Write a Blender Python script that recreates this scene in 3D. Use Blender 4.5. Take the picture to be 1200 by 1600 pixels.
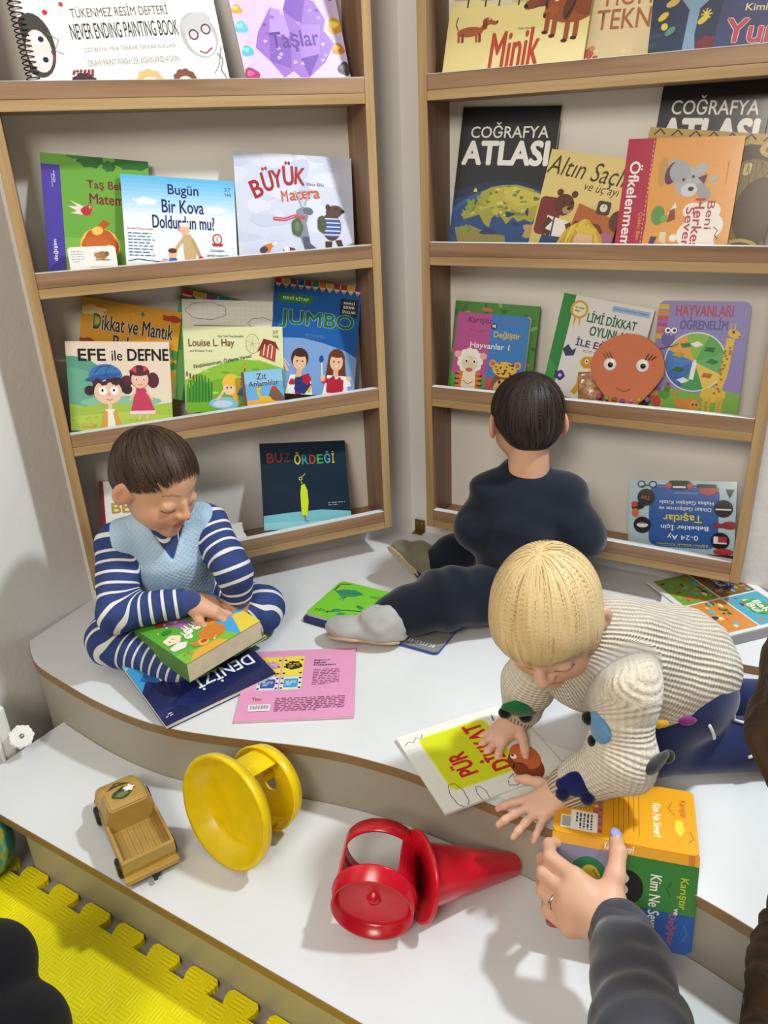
import bpy, bmesh, math, random
import numpy as np
from mathutils import Vector, Matrix

for o in list(bpy.data.objects):
    bpy.data.objects.remove(o, do_unlink=True)
scene = bpy.context.scene
COL = scene.collection
rnd = random.Random(7)

# ------------------------------------------------------------------ camera
# metres; z = 0 is the top of the white reading platform, x to the right, y into the nook
CAM_H, CAM_PITCH, CAM_ROLL, CAM_F = 0.89734, 0.4295786, -0.0451026, 1226.806
cam_data = bpy.data.cameras.new('camera')
cam = bpy.data.objects.new('camera', cam_data)
COL.objects.link(cam)
cam_data.sensor_fit = 'VERTICAL'
cam_data.sensor_height = 24.0
cam_data.lens = CAM_F / 1600.0 * 24.0
cam_data.clip_start = 0.02
_cp, _sp = math.cos(CAM_PITCH), math.sin(CAM_PITCH)
_fw = Vector((0, _cp, -_sp)); _u0 = Vector((0, _sp, _cp)); _r0 = Vector((1, 0, 0))
_rt = math.cos(CAM_ROLL) * _r0 + math.sin(CAM_ROLL) * _u0
_up = -math.sin(CAM_ROLL) * _r0 + math.cos(CAM_ROLL) * _u0
cam.matrix_world = Matrix(((_rt.x, _up.x, -_fw.x, 0), (_rt.y, _up.y, -_fw.y, 0),
                           (_rt.z, _up.z, -_fw.z, CAM_H), (0, 0, 0, 1)))
scene.camera = cam

# ------------------------------------------------------------------ world, lamps, exposure
world = bpy.data.worlds.new('room_light')
scene.world = world
world.use_nodes = True
world.node_tree.nodes['Background'].inputs['Color'].default_value = (1.0, 0.95, 0.87, 1)
world.node_tree.nodes['Background'].inputs['Strength'].default_value = 0.07

def area_lamp(name, loc, target, size, power, color, shape='DISK'):
    ld = bpy.data.lights.new(name, 'AREA')
    ld.shape = shape; ld.size = size; ld.energy = power; ld.color = color
    ob = bpy.data.objects.new(name, ld)
    COL.objects.link(ob)
    ob.location = loc
    ob.rotation_euler = (Vector(target) - Vector(loc)).to_track_quat('-Z', 'Y').to_euler()
    return ob
area_lamp('ceiling_lamp', (1.16, 1.01, 2.08), (0.0, 1.0, 0.1), 0.16, 36, (0.88, 0.97, 1.0))
area_lamp('room_ceiling_lamp', (-0.70, -1.30, 2.10), (0.3, 1.6, 0.7), 0.9, 46, (1.0, 0.93, 0.81), 'SQUARE')
area_lamp('nook_fill', (-0.10, 0.35, 2.30), (0.0, 1.2, 0.2), 1.1, 4, (1.0, 0.965, 0.90), 'SQUARE')  # unseen soft fill, added overhead to lift the shadows on the platform

vs = scene.view_settings
vs.view_transform = 'Standard'
vs.look = 'None'
vs.gamma = 1.0
vs.use_curve_mapping = False
vs.exposure = 0.16
# ------------------------------------------------------------------ helpers
def lin(h):
    """'#rrggbb' or (r,g,b) 0-255 sRGB -> linear rgba"""
    if isinstance(h, str):
        h = h.lstrip('#'); c = [int(h[i:i+2], 16) for i in (0, 2, 4)]
    else:
        c = h
    out = []
    for v in c[:3]:
        v /= 255.0
        out.append(v / 12.92 if v <= 0.04045 else ((v + 0.055) / 1.055) ** 2.4)
    return (out[0], out[1], out[2], 1.0)

MATS = {}
class NT:
    """tiny node-tree wrapper"""
    def __init__(s, name, color, rough=0.5, spec=0.5, metal=0.0, coat=0.0, sss=0.0):
        m = bpy.data.materials.new(name); m.use_nodes = True
        s.m, s.t = m, m.node_tree
        s.b = s.t.nodes['Principled BSDF']
        s.b.inputs['Base Color'].default_value = lin(color)
        s.b.inputs['Roughness'].default_value = rough
        s.b.inputs['Specular IOR Level'].default_value = spec
        s.b.inputs['Metallic'].default_value = metal
        s.b.inputs['Coat Weight'].default_value = coat
        s.b.inputs['Coat Roughness'].default_value = 0.12
        if sss:
            s.b.inputs['Subsurface Weight'].default_value = sss
            s.b.inputs['Subsurface Radius'].default_value = (0.012, 0.005, 0.003)
            s.b.inputs['Subsurface Scale'].default_value = 0.5
        MATS[name] = m
    def n(s, typ, **kw):
        nd = s.t.nodes.new(typ)
        for k, v in kw.items():
            if k.startswith('i_'):
                nd.inputs[k[2:].replace('_', ' ')].default_value = v
            else:
                setattr(nd, k, v)
        return nd
    def l(s, a, b): s.t.links.new(a, b)
    def ramp(s, fac, stops, interp='LINEAR'):
        r = s.n('ShaderNodeValToRGB'); r.color_ramp.interpolation = interp
        e = r.color_ramp.elements
        while len(e) < len(stops): e.new(0.5)
        for el, (p, c) in zip(e, stops):
            el.position = p; el.color = lin(c) if isinstance(c, (str, tuple)) and not (isinstance(c, tuple) and len(c) == 4) else c
        s.l(fac, r.inputs['Fac']); return r.outputs['Color']
    def math(s, op, a, b=None, c=None):
        nd = s.n('ShaderNodeMath', operation=op)
        for i, v in enumerate((a, b, c)):
            if v is None: continue
            if isinstance(v, (int, float)): nd.inputs[i].default_value = v
            else: s.l(v, nd.inputs[i])
        return nd.outputs[0]
    def coords(s, kind='Object', scale=(1, 1, 1), rot=(0, 0, 0)):
        tc = s.n('ShaderNodeTexCoord'); mp = s.n('ShaderNodeMapping')
        mp.inputs['Scale'].default_value = scale; mp.inputs['Rotation'].default_value = rot
        s.l(tc.outputs[kind], mp.inputs['Vector']); return mp.outputs['Vector']
    def noise(s, vec, scale, detail=3, rough=0.55, out='Fac'):
        nd = s.n('ShaderNodeTexNoise'); nd.inputs['Scale'].default_value = scale
        nd.inputs['Detail'].default_value = detail; nd.inputs['Roughness'].default_value = rough
        if vec is not None: s.l(vec, nd.inputs['Vector'])
        return nd.outputs[out]
    def bump(s, h, strength, dist):
        b = s.n('ShaderNodeBump'); b.inputs['Strength'].default_value = strength
        b.inputs['Distance'].default_value = dist
        s.l(h, b.inputs['Height']); s.l(b.outputs['Normal'], s.b.inputs['Normal'])
    def color(s, c): s.l(c, s.b.inputs['Base Color'])
    def attr(s, name, out='Fac'):
        a = s.n('ShaderNodeAttribute'); a.attribute_name = name; return a.outputs[out]
    def mix(s, fac, a, b):
        mx = s.n('ShaderNodeMix', data_type='RGBA')
        for i, v in ((0, fac), (6, a), (7, b)):
            if isinstance(v, (int, float)): mx.inputs[i].default_value = v
            elif isinstance(v, (str, tuple)): mx.inputs[i].default_value = lin(v)
            else: s.l(v, mx.inputs[i])
        return mx.outputs[2]

def plain(name, color, rough=0.5, **kw):
    if name in MATS: return MATS[name]
    t = NT(name, color, rough, **kw)
    v = t.coords()
    nz = t.noise(v, 35, 2)
    c = lin(color)
    lo = tuple(x * 0.94 for x in c[:3]) + (1,); hi = tuple(min(1, x * 1.05) for x in c[:3]) + (1,)
    t.color(t.ramp(nz, [(0.35, lo), (0.65, hi)]))
    return t.m

def paint(name, color, rough, bscale, bstr, bdist):
    t = NT(name, color, rough)
    v = t.coords('Object')
    c = lin(color)
    t.color(t.ramp(t.noise(v, 3.0, 4), [(0.3, tuple(x * .95 for x in c[:3]) + (1,)), (0.7, c)]))
    t.bump(t.noise(v, bscale, 3), bstr, bdist)
    return t.m

def wood(name, axis, base, dark, light):
    t = NT(name, base, 0.42, spec=0.4)
    sc = [60, 60, 60]; sc[axis] = 2.2
    v = t.coords('Object', tuple(sc))
    n1 = t.noise(v, 1.0, 6, 0.62)
    sc2 = [14, 14, 14]; sc2[axis] = 0.9
    v2 = t.coords('Object', tuple(sc2))
    n2 = t.noise(v2, 1.3, 3, 0.5)
    f = t.math('ADD', t.math('MULTIPLY', n1, 0.6), t.math('MULTIPLY', n2, 0.5))
    t.color(t.ramp(f, [(0.36, dark), (0.52, base), (0.70, light)]))
    t.bump(n1, 0.12, 0.001)
    return t.m

def mesh_obj(name, verts, faces, mat=None, parent=None, smooth=False, loc=None, mw=None):
    me = bpy.data.meshes.new(name)
    if isinstance(verts, np.ndarray): verts = verts.tolist()
    if isinstance(faces, np.ndarray): faces = faces.tolist()
    me.from_pydata(verts, [], faces)
    me.validate(); me.update()
    if smooth:
        me.polygons.foreach_set('use_smooth', [True] * len(me.polygons))
    return link(name, me, mat, parent, loc, mw)

def link(name, me, mat=None, parent=None, loc=None, mw=None):
    ob = bpy.data.objects.new(name, me)
    COL.objects.link(ob)
    if mat is not None and len(me.materials) == 0:
        me.materials.append(mat)
    if parent is not None: ob.parent = parent
    if loc is not None: ob.location = loc
    if mw is not None: ob.matrix_world = mw
    return ob

def bm_obj(name, bm, mat=None, parent=None, smooth=False, mw=None):
    me = bpy.data.meshes.new(name); bm.normal_update(); bm.to_mesh(me); bm.free()
    if smooth: me.polygons.foreach_set('use_smooth', [True] * len(me.polygons))
    return link(name, me, mat, parent, None, mw)

def empty(name, mw=None, parent=None):
    ob = bpy.data.objects.new(name, None); COL.objects.link(ob)
    ob.empty_display_size = 0.05
    if mw is not None: ob.matrix_world = mw
    if parent is not None: ob.parent = parent
    return ob

def tag(o, label, cat, group=None):
    o['label'] = label; o['category'] = cat
    if group: o['group'] = group
    return o
def struct(o):
    o['kind'] = 'structure'; return o

def bm_box(bm, x0, x1, y0, y1, z0, z1, bev=0.0, seg=2, M=None):
    r = bmesh.ops.create_cube(bm, size=1.0)
    vs_ = r['verts']
    for v in vs_:
        v.co = Vector(((x0 + x1) / 2 + v.co.x * (x1 - x0), (y0 + y1) / 2 + v.co.y * (y1 - y0), (z0 + z1) / 2 + v.co.z * (z1 - z0)))
    if bev > 0:
        es = list({e for v in vs_ for e in v.link_edges})
        rr = bmesh.ops.bevel(bm, geom=es, offset=bev, segments=seg, profile=0.5, affect='EDGES')
        vs_ = list({v for f in rr['faces'] for v in f.verts} | {v for v in vs_ if v.is_valid})
    if M is not None:
        bmesh.ops.transform(bm, matrix=M, verts=[v for v in vs_ if v.is_valid])
    return vs_

def box(name, x0, x1, y0, y1, z0, z1, mat, parent=None, bev=0.0012, mw=None):
    bm = bmesh.new(); bm_box(bm, x0, x1, y0, y1, z0, z1, bev)
    return bm_obj(name, bm, mat, parent, False, mw)

def prism_data(poly, z0, z1):
    n = len(poly)
    v = [(x, y, z0) for x, y in poly] + [(x, y, z1) for x, y in poly]
    f = [tuple(range(n - 1, -1, -1)), tuple(range(n, 2 * n))]
    f += [(i, (i + 1) % n, n + (i + 1) % n, n + i) for i in range(n)]
    return v, f

def rrect(x0, x1, y0, y1, r, n=5):
    pts = []
    for cx, cy, a in ((x1 - r, y0 + r, -90), (x1 - r, y1 - r, 0), (x0 + r, y1 - r, 90), (x0 + r, y0 + r, 180)):
        for i in range(n + 1):
            t = math.radians(a + 90 * i / n)
            pts.append((cx + r * math.cos(t), cy + r * math.sin(t)))
    return pts

def lathe(profile, n=48, axis_m=None, close=False):
    """profile [(r,z)] revolved about z"""
    v, f = [], []
    m = len(profile)
    for i in range(n):
        a = 2 * math.pi * i / n
        for r, z in profile: v.append((r * math.cos(a), r * math.sin(a), z))
    for i in range(n):
        j = (i + 1) % n
        for k in range(m if close else m - 1):
            k2 = (k + 1) % m
            f.append((i * m + k, j * m + k, j * m + k2, i * m + k2))
    if axis_m is not None: v = [tuple(axis_m @ Vector(p)) for p in v]
    return v, f

def frame(o, z, x=None):
    """matrix with local z along z"""
    z = Vector(z).normalized()
    x = Vector(x) if x is not None else (Vector((0, 0, 1)) if abs(z.z) < 0.9 else Vector((1, 0, 0)))
    x = (x - z * x.dot(z)).normalized(); y = z.cross(x)
    return Matrix(((x.x, y.x, z.x, o[0]), (x.y, y.y, z.y, o[1]), (x.z, y.z, z.z, o[2]), (0, 0, 0, 1)))

def tube_data(pts, rad, n=8, cap=True):
    pts = [Vector(p) for p in pts]
    if not hasattr(rad, '__len__'): rad = [rad] * len(pts)
    v, f = [], []
    prev = None
    for i, p in enumerate(pts):
        t = (pts[min(i + 1, len(pts) - 1)] - pts[max(i - 1, 0)]).normalized()
        if prev is None: a = t.orthogonal().normalized()
        else: a = (prev - t * prev.dot(t)).normalized()
        prev = a; b = t.cross(a)
        for k in range(n):
            an = 2 * math.pi * k / n
            v.append(tuple(p + (a * math.cos(an) + b * math.sin(an)) * rad[i]))
    for i in range(len(pts) - 1):
        for k in range(n):
            k2 = (k + 1) % n
            f.append((i * n + k, i * n + k2, (i + 1) * n + k2, (i + 1) * n + k))
    if cap:
        f.append(tuple(range(n - 1, -1, -1))); f.append(tuple(range((len(pts) - 1) * n, len(pts) * n)))
    return v, f

def join_data(*ds):
    V, F = [], []
    for v, f in ds:
        o = len(V); V += [tuple(p) for p in v]; F += [tuple(i + o for i in q) for q in f]
    return V, F
# ------------------------------------------------------------------ materials of the room
M_WALL = paint('wall_paint', (232, 230, 227), 0.6, 60, 0.25, 0.004)
M_MEL = NT('white_melamine', (216, 217, 219), 0.33, spec=0.45)
_v = M_MEL.coords('Object')
M_MEL.color(M_MEL.ramp(M_MEL.noise(_v, 5, 5), [(0.3, (212, 213, 215)), (0.7, (220, 221, 223))]))
M_MEL.bump(M_MEL.noise(_v, 220, 2), 0.05, 0.0005)
M_MEL = M_MEL.m
M_BACK = paint('back_panel_white', (240, 234, 225), 0.55, 300, 0.06, 0.0005)
M_WX = wood('walnut_decor_long', 0, (150, 116, 88), (118, 87, 64), (174, 140, 110))
M_WZ = wood('walnut_decor_upright_shaded', 2, (130, 99, 75), (104, 77, 57), (152, 120, 94))  # same walnut as the long boards, with the side boards' shade in its colour
M_EX = wood('oak_edging_long', 0, (172, 139, 96), (148, 114, 74), (192, 160, 116))
M_EZ = wood('oak_edging_upright', 2, (172, 139, 96), (148, 114, 74), (192, 160, 116))
M_RISER = paint('riser_melamine_shaded', (170, 162, 146), 0.4, 300, .03, .0003)  # white melamine, greyed to hold the shade people cast on the risers
M_BAND = plain('platform_edge_band', (142, 110, 68), 0.5)
t = NT('vinyl_floor', (150, 142, 138), 0.5)
_v = t.coords('Object'); t.color(t.ramp(t.noise(_v, 40, 5), [(0.3, (128, 120, 116)), (0.7, (166, 158, 152))]))
M_FLOOR = t.m

# ------------------------------------------------------------------ room shell
Z_STEP, Z_FLOOR = -0.122, -0.250
def P2(*a): return Vector((a[0], a[1]))
W0, W1, W2 = (-0.671, 1.5555), (0.072, 1.8435), (1.65, 0.9712)
WS = (-2.19, -1.072)
struct(box('floor', -3.5, 3.5, -3.0, 2.6, Z_FLOOR - 0.05, Z_FLOOR, M_FLOOR, bev=0))
def wall(name, a, b, th=0.08, ext=0.0):
    a, b = Vector((a[0], a[1], 0)), Vector((b[0], b[1], 0))
    d = (b - a); L = d.length; d.normalize()
    ang = math.atan2(d.y, d.x)
    mw = Matrix.Translation((a.x, a.y, 0)) @ Matrix.Rotation(ang, 4, 'Z')
    return struct(box(name, -ext, L + ext, 0.0, th, Z_FLOOR, 2.25, M_WALL, bev=0, mw=mw))
wall('wall_left', WS, W0)
wall('wall_back_left', W0, W1)
wall('wall_back_right', W1, W2)

# ------------------------------------------------------------------ reading platform with its curved front, and the low step
EDGE = [(-0.752, 1.392), (-0.731, 1.348), (-0.699, 1.302), (-0.628, 1.243), (-0.546, 1.181), (-0.461, 1.128), (-0.384, 1.093), (-0.302, 1.069),
        (-0.234, 1.053), (-0.146, 1.032), (-0.070, 1.006), (0.002, 0.973), (0.042, 0.950), (0.117, 0.904), (0.227, 0.830),
        (0.300, 0.780), (0.381, 0.719), (0.448, 0.652), (0.55, 0.54), (0.66, 0.42), (0.80, 0.28)]
def catmull(p, n=5):
    out = []
    for i in range(len(p) - 1):
        p0, p1, p2, p3 = p[max(i - 1, 0)], p[i], p[i + 1], p[min(i + 2, len(p) - 1)]
        for k in range(n):
            u = k / n
            out.append(tuple(0.5 * (2 * b + (c - a) * u + (2 * a - 5 * b + 4 * c - d) * u * u + (3 * b - a - 3 * c + d) * u ** 3)
                             for a, b, c, d in zip(p0, p1, p2, p3)))
    out.append(p[-1]); return out
edge = catmull(EDGE)
def offset(line, d):
    out = []
    for i, p in enumerate(line):
        a, b = line[max(i - 1, 0)], line[min(i + 1, len(line) - 1)]
        tx, ty = b[0] - a[0], b[1] - a[1]; L = math.hypot(tx, ty)
        out.append((p[0] - ty / L * d, p[1] + tx / L * d))
    return out
BACK = [(1.45, 0.55), (1.50, 1.05), W1, W0]
plat = tag(empty('reading_platform', Matrix.Translation((0, 1.3, Z_FLOOR))), 'white curved reading platform with a wood edge under the shelves', 'platform')
def child_world(ob, parent):
    mw = ob.matrix_world.copy(); ob.parent = parent
    ob.matrix_parent_inverse = parent.matrix_world.inverted(); return ob
bpy.context.view_layer.update()
def wmesh(name, data, mat, parent, smooth=False):
    ob = mesh_obj(name, data[0], data[1], mat, None, smooth)
    if parent is not None:
        ob.parent = parent
        ob.matrix_parent_inverse = parent.matrix_basis.inverted()
    return ob
wmesh('top_board', prism_data(edge + BACK, -0.018, 0.0), M_MEL, plat)
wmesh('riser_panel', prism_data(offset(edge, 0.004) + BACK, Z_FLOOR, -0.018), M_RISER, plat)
def strip(line, z0, z1, d0, d1):
    a, b = offset(line, d0), offset(line, d1); n = len(line)
    V = [(x, y, z0) for x, y in a] + [(x, y, z1) for x, y in a] + [(x, y, z0) for x, y in b] + [(x, y, z1) for x, y in b]
    F = []
    for i in range(n - 1):
        F += [(i, i + 1, n + i + 1, n + i), (3 * n + i, 3 * n + i + 1, 2 * n + i + 1, 2 * n + i),
              (n + i, n + i + 1, 3 * n + i + 1, 3 * n + i), (2 * n + i, 2 * n + i + 1, i + 1, i)]
    F += [(0, n, 3 * n, 2 * n), (n - 1, 3 * n - 1, 4 * n - 1, 2 * n - 1)]
    return V, F
wmesh('edge_band', strip(edge, -0.0185, -0.0004, -0.0012, 0.0002), M_BAND, plat)

step = tag(empty('platform_step', Matrix.Translation((-0.2, 0.85, Z_FLOOR))), 'low white step with a straight wood edge in front of the curved platform', 'step')
SL, SF = Vector((-0.665, 1.278)), Vector((-0.788, 1.096))
fd = Vector((-0.059 + 0.691, 0.647 - 1.036)).normalized(); fn = Vector((-fd.y, fd.x))
SR = SF + fd * 1.75
riser = [p for p in offset(edge, 0.003) if p[0] > -0.663]
front_line = [tuple(SF), tuple(SF + fd * 0.6), tuple(SR)]
wmesh('top_board', prism_data([tuple(SL), tuple(SF), tuple(SR)] + riser[::-1], Z_STEP - 0.018, Z_STEP), M_MEL, step)
wmesh('edge_band', strip([tuple(SL), tuple(SF), tuple(SR)], Z_STEP - 0.0185, Z_STEP - 0.0004, -0.0012, 0.0002), M_BAND, step)
ra, rb = SF + fd * 0.155 + fn * 0.010, SR + fn * 0.010
rp = [tuple(ra), tuple(rb), tuple(rb + fn * 0.016), tuple(ra + fn * 0.016)]
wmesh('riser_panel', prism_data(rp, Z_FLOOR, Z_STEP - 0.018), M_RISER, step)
rp2 = [tuple(ra + fn * 0.016), tuple(ra + fn * 0.016 + fd * 0.016), tuple(ra + fd * 0.016 + fn * 0.20), tuple(ra + fn * 0.20)]
wmesh('side_panel', prism_data(rp2, Z_FLOOR, Z_STEP - 0.018), M_MEL, step)

# ------------------------------------------------------------------ yellow jigsaw floor mat along the step
t = NT('yellow_foam', (244, 228, 4), 0.62, spec=0.3)
v = t.coords('Object', (1, 1, 1), (0, 0, 0))
sep = t.n('ShaderNodeSeparateXYZ'); t.l(v, sep.inputs[0])
CELL = 0.024
cx = t.math('FLOOR', t.math('DIVIDE', sep.outputs[0], CELL)); cy = t.math('FLOOR', t.math('DIVIDE', sep.outputs[1], CELL))
par = t.math('MODULO', t.math('ABSOLUTE', t.math('ADD', cx, cy)), 2.0)
wx = t.math('SINE', t.math('MULTIPLY', sep.outputs[0], 2 * math.pi * 4 / CELL)); wy = t.math('SINE', t.math('MULTIPLY', sep.outputs[1], 2 * math.pi * 4 / CELL))
hh = t.math('ADD', t.math('MULTIPLY', wx, par), t.math('MULTIPLY', wy, t.math('SUBTRACT', 1.0, par)))
t.bump(hh, 0.4, 0.0016)
t.color(t.ramp(t.noise(t.coords('Object'), 18, 3), [(0.3, (238, 220, 2)), (0.7, (248, 234, 6))]))
M_MAT = t.m
def jig(period, n, tab):
    """jigsaw edge profile along x, y grows outwards"""
    pts = []
    for i in range(n):
        x = i * period; c = x + period * 0.5
        hw, nk = period * 0.355, period * 0.295
        pts += [(x, 0), (c - nk, 0), (c - hw, tab * .45), (c - hw, tab * .8), (c - hw * .8, tab), (c + hw * .8, tab),
                (c + hw, tab * .8), (c + hw, tab * .45), (c + nk, 0)]
    return pts
PER = 0.0785
prof = jig(PER, 12, 0.026)
poly = [(-0.02, -0.75), (12 * PER, -0.75), (12 * PER, 0)] + prof[::-1]
mat_ang = math.atan2(fd.y, fd.x)
mo = SF + fd * (0.130 - PER) + fn * (-0.0175)
mmw = Matrix.Translation((mo.x, mo.y, Z_FLOOR)) @ Matrix.Rotation(mat_ang, 4, 'Z')
V, F = prism_data(poly, 0.0005, 0.012)
ob = mesh_obj('floor_mat', V, F, M_MAT, mw=mmw)
tag(ob, 'yellow foam jigsaw floor mat with basket weave relief beside the step', 'mat')

# ------------------------------------------------------------------ the two wall shelf units
UT, UD = 0.0187, 0.1118
ZL = {1: 0.9507, 2: 0.6482, 3: 0.3453, 4: 0.0452}
LIP = 0.0275
UH = 1.27
UNITS = {'L': (Matrix.Translation((-0.60383, 1.46174, 0.07734)) @ Matrix.Rotation(0.369375, 4, 'Z'), 0.6475),
         'R': (Matrix.Translation((0.11745, 1.69069, 0.07734)) @ Matrix.Rotation(-0.505026, 4, 'Z'), 0.6557)}
def shelf_unit(key, label):
    mw, W = UNITS[key]
    u = tag(empty('book_shelf_unit', mw), label, 'bookshelf', 'wooden shelf units on the walls')
    for x0, x1, in ((-UT, 0), (W, W + UT)):
        sb = box('side_board', x0, x1, 0.0008, UD, 0, UH, M_WZ, u)
        box('edge_band', x0 + .0002, x1 - .0002, 0, 0.0009, 0, UH, M_EZ, sb, bev=0.0003)
    box('back_panel', 0, W, UD - 0.004, UD - 0.0005, 0.001, UH, M_BACK, u, bev=0)
    tb = box('top_board', 0, W, 0.0008, UD - 0.005, UH - 0.018, UH, M_WX, u)
    box('edge_band', 0.0002, W - .0002, 0, 0.0009, UH - 0.018, UH, M_EX, tb, bev=0.0003)
    for k in (1, 2, 3, 4):
        zt = ZL[k] - LIP
        sb = box('shelf_board', 0.0003, W - 0.0003, 0.0008, UD - 0.005, zt - 0.0175, zt, M_WX, u)
        box('edge_band', 0.0005, W - .0005, 0, 0.0009, zt - 0.0175, zt - 0.0004, M_EX, sb, bev=0.0003)
        lp = box('front_lip', 0.0003, W - 0.0003, 0.0, 0.0155, zt, ZL[k] - 0.001, M_WX, u)
        box('white_edging', 0.0003, W - 0.0003, -0.0002, 0.0157, ZL[k] - 0.001, ZL[k], M_MEL, lp, bev=0.0004)
    return u
shelf_unit('L', 'wooden front-facing book shelf unit behind the boy in striped clothes')
shelf_unit('R', 'wooden front-facing book shelf unit behind the child in black clothes')

# brass bracket in the corner between the units
M_BRASS = plain('old_brass', (128, 104, 62), 0.45, metal=0.7)
M_SCREW = plain('screw_steel', (150, 140, 120), 0.4, metal=0.8)
br = tag(empty('corner_bracket', Matrix.Translation((0.088, 1.822, 0.0)) @ Matrix.Rotation(-0.505, 4, 'Z')), 'small brass corner bracket screwed to wall and platform', 'bracket')
box('wall_plate', -0.014, 0.014, 0.005, 0.0075, 0, 0.034, M_BRASS, br, 0.0006)
box('foot_plate', -0.014, 0.014, -0.014, 0.0065, 0.0003, 0.0026, M_BRASS, br, 0.0006)
for x in (-0.007, 0.007):
    V, F = lathe([(0, 0.0018), (0.0028, 0.001), (0.003, 0)], 12, Matrix.Translation((x, 0.005, 0.024)) @ Matrix.Rotation(math.pi / 2, 4, 'X'))
    mesh_obj('screw', V, F, M_SCREW, br, True)
# ------------------------------------------------------------------ printed covers: flat coloured shapes laid on the cover
def print_mat(name, rough, coat):
    t = NT(name, (255, 255, 255), rough, spec=0.4, coat=coat)
    t.color(t.attr('Col', 'Color')); return t.m
M_PRINT = print_mat('printed_gloss_paper', 0.45, 0.15)
M_PRINT_FILM = print_mat('laminated_print', 0.34, 0.35)
M_PRINT_MATTE = print_mat('printed_matte_paper', 0.6, 0.0)
M_PAGES = plain('book_pages', (232, 227, 214), 0.75)
M_PAGES_OLD = plain('yellowed_pages', (205, 192, 165), 0.8)

_txt_cache = {}
def text_tris(s, bold=0.0, res=3):
    key = (s, bold)
    if key in _txt_cache: return _txt_cache[key]
    cu = bpy.data.curves.new('lettering', 'FONT')
    cu.body = s; cu.resolution_u = res; cu.offset = bold; cu.fill_mode = 'FRONT'
    ob = bpy.data.objects.new('lettering', cu); COL.objects.link(ob)
    dg = bpy.context.evaluated_depsgraph_get()
    me = ob.evaluated_get(dg).to_mesh()
    me.calc_loop_triangles()
    V = np.empty(len(me.vertices) * 3, np.float32); me.vertices.foreach_get('co', V); V = V.reshape(-1, 3)[:, :2].astype(float)
    T = np.empty(len(me.loop_triangles) * 3, np.int32); me.loop_triangles.foreach_get('vertices', T); T = T.reshape(-1, 3)
    ob.evaluated_get(dg).to_mesh_clear()
    bpy.data.objects.remove(ob, do_unlink=True); bpy.data.curves.remove(cu)
    _txt_cache[key] = (V, T); return V, T

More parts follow.
